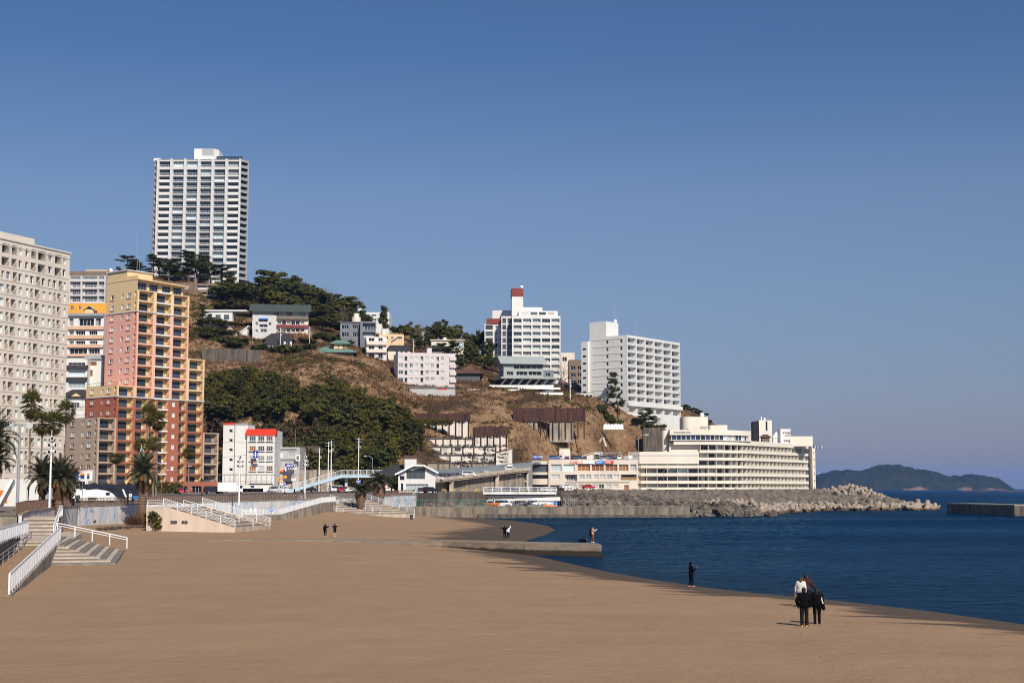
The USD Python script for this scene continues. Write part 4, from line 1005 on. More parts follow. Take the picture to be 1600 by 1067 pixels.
# cream flat house and dark roofs among the trees
T_ = front('cream_house', 'low cream house with flat roof and glazed corner among the pines', 674, 724, 532, 548, 610, 9, 'wall_cream', cat='house')
for a, b_ in ((706, 712), (713, 723)):
 T_.winp(a, b_, 534.5, 544, d=.5, pane='pane_teal', nx=2)
Bx((-.6, -.6, T_.H + .01), (T_.W + .6, 9.5, T_.H + .4)).build('roof', 'wall_cream', T_.t); MB().ball((5.5, 5, T_.H + 1), .9, 2).build('water_tank', 'wall_white', T_.t); T_.close()
T_ = front('dark_roofed_house', 'small house with black tiled roof in front of the cream house', 668, 700, 546, 556, 594, 7, 'wall_brown', cat='house')
hip(T_.t, 0, T_.W, 0, 7, T_.H, 2.2, 'roof_dark', over=.9); T_.close()
T_ = front('brown_roofed_house', 'low house with a wide rust-brown roof beside the lilac block', 708, 750, 583, 596, 575, 9, 'wall_dark', cat='house')
hip(T_.t, 0, T_.W, 0, 9, T_.H, 2.0, 'roof_brown', over=1.4, ridge=.6); T_.close()
T_ = front('white_apartments', 'white apartment block showing between pines on the ridge', 558, 608, 488, 530, 660, 12, 'wall_white')
for ya, yb in ((491.5, 494), (498, 501), (504, 507), (510, 513)):
 for a, b_ in ((569, 578), (580, 588), (598, 606)):
  T_.winp(a, b_, ya, yb, d=.5, pane='pane_dark', nx=3)
q0, q1 = T_.f.us(485, 557, 564); Bx((q0, 3, T_.H + .01), (q1, 7, T_.H + 2.4)).build('plant_room', 'wall_white', T_.t)
T_.close()
T_ = front('white_house', 'small white house half hidden in the ridge trees', 530, 546, 470, 500, 690, 9, 'wall_white', cat='house')
for k in range(2): T_.win('f', T_.W * (.15 + .45 * k), T_.W * (.45 + .45 * k), T_.H - 2.3, T_.H - 1, d=.3, pane='pane_mid')
T_.close()
T_ = front('white_house', 'tiny white house with a red gable on the tree-covered ridge', 493, 503, 454, 475, 700, 8, 'wall_white', cat='house')
T_.win('f', T_.W * .3, T_.W * .6, T_.H - 2, T_.H - .8, d=.2, pane='pane_dark'); q = MB(); T_.f.box(q, -.5, .9, T_.H - 3, T_.H + .3, -.3, -.01); q.build('red_panel', 'red_paint', T_.t); T_.close()
# house on white struts
Y0 = 562
c = P(787, 607, Y0)
t_yaw = rad(10)
hh = Face(0, 0, 0, 0, (c[0], c[1], c[2], t_yaw)); W = hh.at(849, 580)[0]
T_ = House('strut_house', 'grey-green hillside house raised on slanting white struts', (c[0], c[1], zat(589, Y0)), t_yaw, W, 13, zat(566, Y0) - zat(589, Y0), 'wall_sage', cat='house')
for a, b_, ya, yb in ((791.5, 798, 566.5, 570.5),):
 T_.winp(a, b_, ya, yb, d=.2, pane='pane_mid')
for k in range(5):
 a = 803 + 9 * k; T_.balconyp(a, a + 8.4, 569, 576, d=1.2, rail='metal_dark', nx=2, doorh=2.0)
for a, b_ in ((792, 802), (807, 824), (826, 846)):
 T_.winp(a, b_, 580.5, 586, d=.8, pane='pane_dark', nx=3)
for k in range(2): T_.balcony('l', 3.2, 9.8, .8 + 2.9 * k, 2.9 + 2.9 * k, d=1.0, rail='metal_grey', nx=3)
gable(T_.t, 0, W, 0, 13, T_.H, 2.9, 'roof_greygreen', over=1.5, along='x', wallm='wall_sage')
low = zat(606, Y0) - T_.z
Bx((-1.5, -2.4, -.7), (W + 5, 12, -.01)).build('deck', 'wall_sage', T_.t)
for k in range(7):
 u = -1 + (W + 4) * k / 6
 MB().bar((u + 1.8, -1.8, -.7), (u - .8, 3.5, low), .55, .55).build('strut', 'white_paint', T_.t)
Bx((-4, .5, low - .3), (W + 7, 1.1, low + .5)).build('beam', 'white_paint', T_.t)
Bx((2, 5, low - 3), (W, 13, -.72)).build('basement', 'wall_dark', T_.t)
T_.close(base=0)
T_ = front('annexe', 'grey-green annexe joined to the raised house', 848, 865, 578, 598, 566, 10, 'wall_slate', cat='house')
T_.win('f', 1, 3, 2.5, 4, d=.2, pane='pane_dark'); T_.close()
# white hotel with maroon penthouse
Y0 = 626
c = P(800, 600, Y0); W = xat(876, 500, Y0) - c[0]
T_ = House('hill_hotel', 'white slab hotel with a maroon-topped lift tower and five columns of balconies', c, rad(3), W, 30, zat(493.3, Y0) - c[2], 'wall_white')
for r in range(10):
 y0_ = 498 + 10.25 * r
 for k in range(5):
  a = 801.5 + 14.8 * k
  u0, w0 = T_.f.at(a + .9, y0_ + 7.9); u1, w1 = T_.f.at(a + 13.6, y0_)
  if w0 < .3: continue
  T_.balcony('f', u0, u1, w0, w1, d=1.2, rail=None, solid=('wall_white', .6), pane=pick('pane_curtain', 'pane_teal', 'pane_mid'), nx=3, door=(.04, .96))
# stepped grey flank
yl = [(.5, 7.5), (9.0, 15.5)]
for r in range(10):
 w0 = T_.H - 3.0 - 2.89 * r
 if w0 < 0: continue
 for a, b_ in yl: T_.holes['l'].append((30 - b_, 30 - a, w0, w0 + 2.2, .5)); window(T_.t, T_.l, 30 - b_, 30 - a, w0, w0 + 2.2, .48, pane='pane_mid', nx=1, name='side_panel', bars=False)
T_.close()
X0, YY, ZZ = c
def upper(name, px0, px1, pyt, pyb, yo, D, m, extra=()):
 a = xat(px0, pyt, YY + yo) - X0; b_ = xat(px1, pyt, YY + yo) - X0
 z0 = zat(pyb, YY + yo) - ZZ; z1 = zat(pyt, YY + yo) - ZZ
 Bx((a, yo, z0), (b_, yo + D, z1)).build(name, m, T_.t); return a, b_, z0, z1
a, b_, z0, z1 = upper('top_storey', 811, 872, 485.5, 493.2, 2.5, 20, 'wall_white')
for k in range(4): Bx((a + 1 + (b_ - a - 2) * k / 4 + .4, 2.42, z0 + .5), (a + 1 + (b_ - a - 2) * (k + 1) / 4 - .4, 2.49, z1 - .6)).build('window', pick('pane_curtain', 'pane_mid'), T_.t)
upper('lift_tower', 801, 818.5, 463, 493, 6, 7, 'wall_white'); a, b_, z0, z1 = upper('tower_cap', 800.3, 819, 450.5, 462.9, 5.8, 7.5, 'maroon')
MB().ball(((a + b_) / 2 + 2, 8, z1 + .8), .8, 2).build('dish', 'white_paint', T_.t)
upper('roof_block', 819, 849, 480, 485.4, 8, 10, 'wall_white')
c = P(757, 590, 640)
T_ = House('hotel_wing', 'white hotel wing with grey-striped flank and a maroon roof band', c, rad(-2), xat(784, 540, 640) - c[0], 14, zat(506, 640) - c[2], 'wall_white')
for r in range(6):
 y = 508 + 10 * r
 T_.winp(758.5, 770, y, y + 7, d=.4, pane='pane_mid', nx=1, frame='metal_dark')
 for a in (774, 780): T_.winp(a, a + 2.8, y + 1, y + 4, d=.3, pane='pane_dark', nx=1)
q0, q1 = T_.f.us(500, 760, 784.5); z0, z1 = T_.H + .01, zat(498, 640) - T_.z
Bx((q0, -.4, z0), (q1, 8, z1)).build('maroon_band', 'maroon', T_.t)
q0, q1 = T_.f.us(490, 768, 799); Bx((q0, 8.2, T_.H), (q1, 14, zat(485, 648) - T_.z)).build('rear_block', 'wall_white', T_.t)
T_.close()
c = P(783, 592, 632)
T_ = House('hotel_link', 'grey panelled stair block linking the wing to the white slab hotel', c, 0, xat(799.4, 540, 632) - c[0], 12, zat(494, 632) - c[2], 'wall_palegrey')
for r in range(8):
 for a in (785, 793): T_.winp(a, a + 5.5, 497.5 + 10.2 * r, 505 + 10.2 * r, d=.25, pane='pane_mid', nx=1, frame='metal_dark')
T_.close()
T_ = front('beige_block', 'plain beige block behind the white hill hotel', 877, 898, 551, 600, 650, 9, 'wall_beige')
T_.win('f', .5, 2.6, T_.H - 4, T_.H - 2, d=.3, pane='pane_dark'); T_.close()
T_ = front('dark_house', 'dark brown terraced house squeezed beside the white apartment block', 889, 916, 562, 625, 615, 10, 'wall_brown')
for k in range(4):
 for a in (892, 902): T_.winp(a, a + 7, 572 + 11 * k, 578 + 11 * k, d=.4, pane='pane_dark', nx=2)
T_.close()
# grey-white apartment block with a grid of balconies
e = NA([.61, .79]); an = math.atan2(.79, .61)
c = P(981, 650, 571); Ltot = 38.6
h_ = Face(0, 0, 0, 0, (c[0], c[1], c[2], an)); W = h_.at(1062.6, 560)[0]
T_ = House('apartment_building', 'grey-white apartment block with a square grid of balconies and a blank end wall', c, an, W, 18.5, zat(523.2, 571) - c[2], 'wall_white')
cw = W / 6
z_low = T_.f.at(985, 632)[1]
for r in range(9):
 w1 = T_.H - 1.0 - r * 2.96; w0 = w1 - 2.45
 for k in range(6):
  T_.balcony('f', k * cw + .25 + (.15 if k == 0 else 0), (k + 1) * cw - .25, w0, w1, d=1.7, rail=None, solid=('wall_palegrey', .6), nx=3, door=(.05, .7))
w_s = T_.H - 1.0 - 8 * 2.96 - 2.45
q = MB(); T_.f.box(q, -.3, W + .3, w_s - 1.5, w_s - .1, -.9, -.01); q.build('base_slab', 'wall_white', T_.t)
for k in range(6): T_.holes['f'].append((k * cw + .5, (k + 1) * cw - .5, w_s - 3.9, w_s - 1.6, 2.5))
for r in range(9):
 w1 = T_.H - 1.6 - r * 2.96
 for u in (8.2, 15.0): T_.win('l', u, u + 1.1, w1 - 1.4, w1 - .1, d=.25, pane='pane_dark', nx=1, frame='metal_grey')
 q = MB(); T_.l.box(q, 1.2, 16.5, w1 + .25, w1 + .42, -.14, -.003); q.build('ledge', 'wall_white', T_.t)
# stair strip and roof tower
q = MB(); q.box((-2.4 + 1.2, 18.52, 0), (3, 21.8, T_.H - 1.6)); q.build('stair_tower', 'wall_white', T_.t)
for r in range(9): Bx((-1.28, 19.4, T_.H - 5.0 - r * 2.96), (-1.21, 20.9, T_.H - 4.3 - r * 2.96)).build('stair_window', 'pane_dark', T_.t)
Bx((.02, 10.2, T_.H + .01), (9, 18.4, T_.H + 6.3)).build('lift_tower', 'wall_white', T_.t)
MB().ball((8, 11, T_.H + 7), .8, 2).build('dish', 'white_paint', T_.t)
MB().tube([(9.0, 12, T_.H + 6.3), (9.0, 12, T_.H + 13)], .06, 4).tube([(16, 6, T_.H), (16, 6, T_.H + 6.5)], .06, 4).build('antenna', 'metal_grey', T_.t)
T_.close(base=-18)
c = P(900, 624, 575)
t = thing('site_hut', 'row of white cabins at the foot of the blank end wall', 'cabin', c)
Bx((0, 0, -7), (7, 3, 2.5)).build('wall', 'wall_white', t); Bx((-.2, -.2, 2.51), (7.2, 3.2, 2.7)).build('roof', 'metal_grey', t)
for k in range(4): Bx((.5 + 1.7 * k, -.06, .9), (1.6 + 1.7 * k, -.01, 1.9)).build('window', 'pane_dark', t)
# ================================================================ promenade, roads, walls, piers
def road_z(x, y):
 return 4.1 + np.clip((np.asarray(y, float) - 235) * .0113, 0, 2.0)
EDGE = [(-52, 152), (-60, 178), (-66, 205), (-68.5, 226), (-64.5, 246), (-55, 263), (-48, 276), (-40.5, 291), (-33, 318), (-29, 335), (-23.5, 352), (-20, 386), (0, 389), (12.5, 391), (27, 428), (40, 446), (70, 480), (92, 512), (110, 540), (128, 572), (146, 604), (150, 640), (150, 760)]
from shapely.geometry import MultiPoint
def poly_sheet(poly, zf, step=12.0):
 """a triangulated ground sheet over a plan polygon with height zf"""
 pg = Polygon(poly)
 x0, y0, x1, y1 = pg.bounds
 gx, gy = np.meshgrid(np.arange(x0, x1, step), np.arange(y0, y1, step))
 inn = shapely.contains(pg.buffer(-step * .3), shapely.points(gx.ravel(), gy.ravel()))
 edge = pg.exterior.segmentize(step)
 pts = np.vstack([NA(edge.coords)[:-1], np.column_stack([gx.ravel(), gy.ravel()])[inn]])
 from scipy.spatial import Delaunay
 tr = Delaunay(pts)
 cen = pts[tr.simplices].mean(1)
 keep = shapely.contains(pg, shapely.points(cen[:, 0], cen[:, 1]))
 f = tr.simplices[keep]
 a, b, c = pts[f[:, 0]], pts[f[:, 1]], pts[f[:, 2]]
 cr = (b[:, 0] - a[:, 0]) * (c[:, 1] - a[:, 1]) - (b[:, 1] - a[:, 1]) * (c[:, 0] - a[:, 0])
 f = np.where(cr[:, None] < 0, f[:, ::-1], f)
 return np.column_stack([pts, zf(pts[:, 0], pts[:, 1])]), f
tag(obj('promenade_pavement', poly_sheet([(-420, 152)] + EDGE + [(-420, 760)], road_z), 'paving'), 'paved promenade and road terrace above the beach', None, None, 'structure')
RD = [(-300, 285), (-110, 300), (-92, 322), (-70, 350), (-52, 378), (-40, 398), (0, 404), (25, 418), (50, 470), (85, 512), (118, 568), (136, 600), (124, 605), (106, 575), (74, 522), (40, 480), (15, 432), (-10, 416), (-48, 410), (-62, 390), (-82, 360), (-104, 330), (-120, 312), (-300, 297)]
tag(obj('shore_road', poly_sheet(RD, lambda x, y: road_z(x, y) + .01), 'asphalt'), 'asphalt shore road behind the promenade railing', None, None, 'structure')
def strip_wall(name, label, pts, th, m, cat='wall', cap=None, kind=None, seg=None, parent=None, group=None):
 """a wall along plan points (x, y, bottom, top); th goes to the left of the direction of travel; split into segments as parts"""
 pts = [np.asarray(p, float) for p in pts]
 t_ = thing(name, label, cat, kind=kind, group=group) if parent is None else parent
 offs = []
 for i, p in enumerate(pts):
  d = unit((pts[min(i + 1, len(pts) - 1)] - pts[max(i - 1, 0)])[:2]); offs.append(NA([-d[1], d[0]]) * th)
 for i in range(len(pts) - 1):
  a, b = pts[i], pts[i + 1]
  L = np.linalg.norm((b - a)[:2]); n = 1 if seg is None else max(1, int(round(L / seg)))
  for k in range(n):
   s0, s1 = k / n, (k + 1) / n
   g = .012 / L if seg else 0
   A, B = a + (b - a) * (s0 + g), a + (b - a) * (s1 - g)
   oA, oB = offs[i] + (offs[i + 1] - offs[i]) * s0, offs[i] + (offs[i + 1] - offs[i]) * s1
   v = [(A[0], A[1], A[2]), (B[0], B[1], B[2]), (B[0] + oB[0], B[1] + oB[1], B[2]), (A[0] + oA[0], A[1] + oA[1], A[2]),
    (A[0], A[1], A[3]), (B[0], B[1], B[3]), (B[0] + oB[0], B[1] + oB[1], B[3]), (A[0] + oA[0], A[1] + oA[1], A[3])]
   MB().hexa(v).build('panel', m, t_)
   if cap:
    oA_, oB_ = oA / th * .08, oB / th * .08
    c_ = [(A[0] - oA_[0], A[1] - oA_[1], A[3] + .004), (B[0] - oB_[0], B[1] - oB_[1], B[3] + .004), (B[0] + oB[0] + oB_[0], B[1] + oB[1] + oB_[1], B[3] + .004), (A[0] + oA[0] + oA_[0], A[1] + oA[1] + oA_[1], A[3] + .004)]
    MB().hexa(c_ + [(q[0], q[1], q[2] + .16) for q in c_]).build('coping', cap, t_)
 return t_
def fence(name, label, pts, h=1.1, post=2.0, m='metal_white', bars=None, rails=(1.0,), pw=.06, cat='railing', group=None, infill=None, barw=.03, low=.12):
 """a railing along 3-D points; each post a part, the rails a part each, thin uprights one part"""
 t_ = thing(name, label, cat, group=group)
 pts = [np.asarray(p, float) for p in pts]
 up = NA([0, 0, 1.0])
 for r in rails:
  b = MB()
  for a, c in zip(pts[:-1], pts[1:]): b.bar(a + up * h * r, c + up * h * r, pw if r > .95 else pw * .7, pw if r > .95 else pw * .7)
  b.build('handrail' if r > .95 else 'rail', m, t_)
 sl = MB()
 for j, (a, c) in enumerate(zip(pts[:-1], pts[1:])):
  L = np.linalg.norm(c - a); n = max(1, int(round(L / post)))
  for k in range(n + (j == len(pts) - 2)):
   p = a + (c - a) * k / n
   MB().bar(p - up * .05, p + up * h, pw * 1.2, pw * 1.2, up=(1, 0, 0)).build('post', m, t_)
  if bars:
   nb = max(2, int(round(L / bars)))
   for k in range(1, nb):
    p = a + (c - a) * k / nb; dd = unit((c - a)[:2]) * barw
    sl.bar(p + up * low, p + up * (h - .03), barw, barw * .6, up=(dd[1], -dd[0], 0.0001))
 if bars:
  tag(sl.build('upright_bars', infill or m, t_), kind='stuff')
 return t_
# ---- painted wall under the promenade
usdkit.material(stage, '/World/Looks/painted_wall', {
 'g': ('geometry', {}), 'm': ('mapping', {'scale': (.35, .35, .16), 'rotation': (0, .5, 0)}), 'n': ('noise_texture', {'scale': 1.0, 'detail': 1.0, 'distortion': .6}),
 'r': ('rgb_ramp', {'ramp': [(0, (.62, .62, .62)), (.56, (.60, .60, .60)), (.572, (.16, .32, .55)), (.583, (.16, .34, .6)), (.595, (.55, .58, .60)), (.66, (.45, .56, .63)), (.69, (.6, .6, .6)), (1, (.55, .56, .57))]}),
 'm2': ('mapping', {'scale': (.9, .9, .25)}), 'n2': ('noise_texture', {'scale': 1.0, 'detail': 5}),
 'r2': ('rgb_ramp', {'ramp': [(0, (.45, .4, .35)), (.4, (.85, .83, .8)), (.6, (1, 1, 1)), (1, (1, 1, 1))]}), 'mx': ('mix', {'mix_type': 'multiply', 'fac': 1.0}),
 'p': ('principled_bsdf', {'roughness': .8, 'specular_ior_level': .2})},
 [('g.position', 'm.vector'), ('m.vector', 'n.vector'), ('n.fac', 'r.fac'), ('g.position', 'm2.vector'), ('m2.vector', 'n2.vector'), ('n2.fac', 'r2.fac'), ('r.color', 'mx.color1'), ('r2.color', 'mx.color2'), ('mx.color', 'p.base_color')], surface='p.BSDF')
MAT['painted_wall'] = UsdShade.Material.Get(stage, '/World/Looks/painted_wall')
rz = lambda x, y: float(road_z(x, y))
def E(i, zb=.6, dz=.02): x, y = EDGE[i]; return (x, y, zb, rz(x, y) + dz)
strip_wall('retaining_wall', 'long sea-facing wall painted white with blue streaks below the promenade palms', [E(0), E(1), E(2), E(3), E(4)], .35, 'painted_wall', seg=6, cap='concrete')
strip_wall('retaining_wall', 'pale painted wall between the two broad stairways', [E(4), E(5), E(6), E(7)], .35, 'painted_wall', seg=6, cap='concrete')
strip_wall('retaining_wall', 'painted wall with blue marks behind the two stout palms', [E(7), E(8), E(9), E(10)], .35, 'painted_wall', seg=6, cap='concrete')
# ---- dark quay walls
strip_wall('quay_wall', 'tall dark stained concrete wall beneath the station terrace', [(-23.5, 352, .5, 5.9), (-20, 386, .5, 5.95), (0, 389, .5, 6.0), (12.4, 391, .5, 6.05)], .5, 'concrete_dark', seg=6)
QZ = 2.35
QUAY = [(-26, 338), (-8, 342), (15, 345), (43, 346.2), (43, 352), (40, 372), (36, 395), (24, 396), (-22, 386)]
MB().prism(QUAY, -1.5, QZ).build('quay_pavement', 'concrete')
tag(stage.GetPrimAtPath('/World/quay_pavement'), 'low concrete quay at the head of the beach', None, None, 'structure')
strip_wall('sea_wall', 'low weathered concrete sea wall along the head of the beach and the water', [(-33, 331, -.5, QZ + .1), (-26, 337.6, -.5, QZ + .25), (-8, 341.6, -.8, QZ + .25), (15, 344.6, -1.2, QZ + .25), (43, 345.8, -1.2, QZ + .25)], .4, 'concrete_quay', seg=9, cap='concrete')
strip_wall('wall_footing', 'brown tide-marked footing below the low sea wall', [(-8, 340.7, -1, .95), (15, 343.7, -1, .75), (43.2, 344.9, -1, .7)], .88, 'concrete_dark', seg=9)
# ---- road wall above the armour rocks
strip_wall('parapet_wall', 'long grey parapet wall along the coast road above the armour rocks', [(12.6, 391.5, 1.5, 6.5), (27, 428, 1.5, 6.6), (40, 446, 1.5, 6.6), (70, 480, 1.5, 6.7), (92, 512, 1.5, 6.8), (110, 540, 1.5, 6.8), (128, 572, 1.5, 6.8), (146, 604, 1.5, 6.8)], .5, 'concrete_dark', seg=8)
MB().prism([(112, 556), (150, 600), (160, 640), (120, 640)], 4, 6.4).build('road_end_pavement', 'concrete_dark')
tag(stage.GetPrimAtPath('/World/road_end_pavement'), 'dark end of the coast road beyond the ship-shaped hotel', None, None, 'structure')
# ---- jetty on the beach
usdkit.material(stage, '/World/Looks/jetty_stone', {
 'g': ('geometry', {}), 's': ('separate_xyz', {}), 'm': ('mapping', {'scale': (.5, .5, 2.2)}), 'n': ('noise_texture', {'scale': 1.2, 'detail': 6, 'roughness': .65}),
 'a': ('math', {'math_type': 'multiply_add', 'value2': .5}), 'z': ('map_range', {'from_min': .76, 'from_max': .96, 'to_min': 0., 'to_max': 1., 'clamp': True}),
 'r': ('rgb_ramp', {'ramp': [(0, (.13, .098, .07)), (.4, (.22, .17, .122)), (.6, (.29, .225, .165)), (1, (.36, .285, .21))]}),
 'mx': ('mix', {'color1': (.045, .035, .024)}), 'bp': ('bump', {'strength': .6, 'distance': .08}), 'p': ('principled_bsdf', {'roughness': .85, 'specular_ior_level': .2})},
 [('g.position', 's.vector'), ('g.position', 'm.vector'), ('m.vector', 'n.vector'), ('n.fac', 'a.value1'), ('s.z', 'a.value3'), ('a.value', 'z.value'), ('n.fac', 'r.fac'), ('r.color', 'mx.color2'), ('z.result', 'mx.fac'), ('mx.color', 'p.base_color'), ('n.fac', 'bp.height'), ('bp.normal', 'p.normal')], surface='p.BSDF')
MAT['jetty_stone'] = UsdShade.Material.Get(stage, '/World/Looks/jetty_stone')
t = thing('jetty', 'low concrete jetty running out across the beach into the water', 'jetty')
JZ = 1.22
JA = [G(325, 842.6, 1.1), G(520, 843.2, 1.1), G(692, 845.4, 1.14), G(820, 848.5, JZ), G(940, 851.5, JZ)]
jw = 5.2
for k in range(4):
 a, b = JA[k].copy(), JA[k + 1].copy(); g = unit(b - a) * (.02 if k else 0)
 w = jw if k > 1 else 2.2 + k * 1.5
 w2 = jw if k > 0 else 3.7
 ca, cb = (0, 0, -.6 if k > 1 else -.25), 0
 q = MB()
 lo = -1.0
 q.hexa([(a[0] + g[0], a[1] - .25, lo), (b[0], b[1] - .25, lo), (b[0], b[1] + w2 + .2, lo), (a[0] + g[0], a[1] + w + .2, lo), (a[0] + g[0], a[1], a[2]), (b[0], b[1], b[2]), (b[0], b[1] + w2, b[2]), (a[0] + g[0], a[1] + w, a[2])])
 q.build('slab', 'jetty_stone', t)
q = MB(); a, b = JA[2], JA[4]
q.hexa([(a[0], a[1] - .9, -1), (b[0] + .1, b[1] - .9, -1), (b[0] + .1, b[1] - .26, -1), (a[0], a[1] - .26, -1), (a[0], a[1] - .75, .30), (b[0] + .0, b[1] - .75, .30), (b[0] + .0, b[1] - .26, .34), (a[0], a[1] - .26, .34)])
q.build('footing', 'jetty_stone', t)
# ---- dark breakwater on the edge of the frame
a, b = G(1480, 801.5, 0), G(1600, 806.5, 0); d = unit(b - a); n = NA([-d[1], d[0], 0])
t = thing('breakwater', 'dark concrete breakwater block lying low in the water, cut off by the picture edge', 'breakwater')
for k in range(3):
 p, q_ = a + d * 14 * k + d * .05, a + d * 14 * (k + 1)
 v = [p, q_, q_ + n * 9, p + n * 9]
 MB().hexa([(x[0], x[1], -2) for x in v] + [(x[0], x[1], 2.55) for x in v]).build('caisson', 'concrete_dark', t)
 MB().hexa([(x[0], x[1], 2.56) for x in v] + [(x[0], x[1], 2.85) for x in v]).build('capping', 'concrete', t)
# ================================================================ ship-shaped hotel
path = [NA(P(982, 700, 545)[:2])]
for px in (1000, 1020, 1045, 1070): path.append(NA([xat(px, 700, 541), 541.0]))
st = NA([xat(1088, 700, 541), 541.0]); hd = math.atan2(0, 1); R_ = 26.0
tgt = math.atan2(75, 54.1)
pts_ = list(path) + [st]
pos = st.copy(); h_ = 0.0
for k in range(8):
 h_ += tgt / 8; pos = pos + NA([cos(h_ - tgt / 16), sin(h_ - tgt / 16)]) * R_ * tgt / 8; pts_.append(pos.copy())
endp = None
while True:
 pos = pos + NA([cos(tgt), sin(tgt)]) * 4.0; pts_.append(pos.copy())
 if 800 + FPX * pos[0] / pos[1] > 1259: break
pl = LineString(pts_)
SZ = 5.2
t = thing('ship_hotel', 'long cream hotel curved like a ship with stacked balcony decks beside the sea', 'building', (pts_[0][0], pts_[0][1], SZ))
OX, OY = pts_[0]
def at_len(s, off=0.0):
 """plan point at length s along the sea front, off metres inland"""
 p = NA(pl.interpolate(s).coords[0]); q = NA(pl.interpolate(min(s + .2, pl.length)).coords[0]); r = NA(pl.interpolate(max(s - .2, 0)).coords[0])
 d = unit(q - r); return p + NA([-d[1], d[0]]) * off - NA([OX, OY])
def deck(mb, s0, s1, z0, z1, o0, o1, step=3.0):
 n = max(1, int(math.ceil((s1 - s0) / step)))
 for k in range(n):
  a, b = s0 + (s1 - s0) * k / n, s0 + (s1 - s0) * (k + 1) / n
  q = [at_len(a, o0), at_len(b, o0), at_len(b, o1), at_len(a, o1)]
  mb.hexa([(x[0], x[1], z0) for x in q] + [(x[0], x[1], z1) for x in q])
 return mb
LEN = pl.length
def s_of(px):
 ss = np.linspace(0, LEN, 600); pp = NA([pl.interpolate(s).coords[0] for s in ss]); xx = 800 + FPX * pp[:, 0] / pp[:, 1] * 1.0
 return float(np.interp(px, xx, ss))
Yf = 541.0
fl_top = [zat(y, Yf) - SZ for y in (761.2, 750.6, 739.0, 726.8, 714.6, 703.0)]   # parapet tops at the near end
fl_bot = [zat(y, Yf) - SZ for y in (766.2, 755.4, 743.6, 731.2, 718.9, 707.3)]
NF = 6
start = [0, 0, 0, 0, 0, s_of(1092)]
core = MB(); deck(core, 0, LEN, -3, fl_top[3], 1.9, 14); deck(core, s_of(1046), LEN, fl_top[3], zat(692, Yf) - SZ, 1.9, 14.2)
core.build('rear_wall', 'wall_ship', t)
for k in range(NF):
 s0 = start[k]
 p_ = MB(); deck(p_, s0, LEN, fl_bot[k], fl_top[k], -.25, .1); p_.build('deck_parapet', 'wall_ship', t)
 f_ = MB(); deck(f_, s0, LEN, fl_bot[k] + .01, fl_bot[k] + .3, .101, 1.95); f_.build('deck_slab', 'wall_ship', t)
 ceil = fl_bot[k + 1] if k + 1 < NF else zat(694, Yf) - SZ
 if k == 4: pass
 s = s0 + .4; i = 0
 while s < LEN - 2.0:
  L = 3.9 if s < s_of(1090) else 3.35
  # one room: glazing and the partition beside it
  if not (k == 4 and s < s_of(1092)):
   q = MB(); a, b = at_len(s + .35, 1.86), at_len(s + L - .15, 1.86)
   z0, z1 = fl_bot[k] + .4, ceil - .25
   q.quad((a[0], a[1], z0), (b[0], b[1], z0), (b[0], b[1], z1), (a[0], a[1], z1)); w_ = q.build('window', pick('pane_dark', 'pane_teal', 'pane_mid', 'pane_mid', 'pane_curtain'), t)
   q = MB()
   for fr_ in (.02, .5, .98):
    c = a + (b - a) * fr_; dd = unit(b - a); q.bar((c[0] + dd[1] * .04, c[1] - dd[0] * .04, z0), (c[0] + dd[1] * .04, c[1] - dd[0] * .04, z1), .09, .05, up=(dd[0], dd[1], 0))
   q.build('window_frame', 'metal_grey', w_)
  if not (k == 4 and s < s_of(1092)):
   q = MB(); a, b = at_len(s, .12), at_len(s, 1.88); dd = unit(b - a); r_ = NA([-dd[1], dd[0]]) * .07
   v = [a - r_, a + r_, b + r_, b - r_]; q.hexa([(x[0], x[1], fl_bot[k] + .31) for x in v] + [(x[0], x[1], ceil - .01) for x in v]); q.build('partition', 'wall_ship', t)
  s += L; i += 1
# terrace storey (near end) and the roof band
q = MB(); deck(q, 0, s_of(1091), fl_top[4] - 2.4, zat(705.5, Yf) - SZ, -.3, .2); q.build('terrace_parapet', 'wall_ship', t)
q = MB(); deck(q, 0, s_of(1092), fl_top[4] - .9, fl_top[4] - .7, .21, 12); q.build('terrace_floor', 'wall_ship', t)
q = MB(); deck(q, 0, s_of(1091), zat(711.6, Yf) - SZ - .06, zat(711.6, Yf) - SZ + .06, -.36, -.301); q.build('blue_line', 'blue_sign', t)
z0r, z1r = zat(694.5, Yf) - SZ, zat(687.2, Yf) - SZ
q = MB(); deck(q, s_of(1052), LEN, z0r, z1r, -.35, 2.2); q.build('roof_band', 'wall_ship', t)
q = MB(); deck(q, s_of(1052), LEN, z1r - .6, z1r - .1, 2.21, 14.5); q.build('roof', 'wall_ship', t)
# round-ended restaurant storey
sa, sb = s_of(1046), s_of(1166)
z2, z3, z4 = zat(688.2, Yf) - SZ, zat(679.5, Yf) - SZ, zat(671.5, Yf) - SZ
q = MB(); deck(q, sa, sb + 2, z1r + .01, z2, -.9, 9, step=2); q.build('restaurant_base', 'wall_ship', t)
q = MB(); deck(q, sa, sb + 2, z3, z4, -.9, 9, step=2); q.build('restaurant_roof', 'wall_ship', t)
s = sa + .5
while s < sb:
 q = MB(); a, b = at_len(s + .1, -.1), at_len(s + 1.75, -.1); q.quad((a[0], a[1], z2), (b[0], b[1], z2), (b[0], b[1], z3), (a[0], a[1], z3))
 w_ = q.build('window', pick('pane_blue', 'pane_dark', 'pane_mid') if s < sa + 20 else pick('pane_curtain', 'pane_teal', 'pane_curtain', 'pane_mid'), t)
 q = MB(); dd = unit(b - a); c = a; q.bar((c[0] + dd[1] * .1, c[1] - dd[0] * .1, z2), (c[0] + dd[1] * .1, c[1] - dd[0] * .1, z3), .22, .16, up=(dd[0], dd[1], 0)); q.build('window_frame', 'metal_white', w_)
 s += 1.85
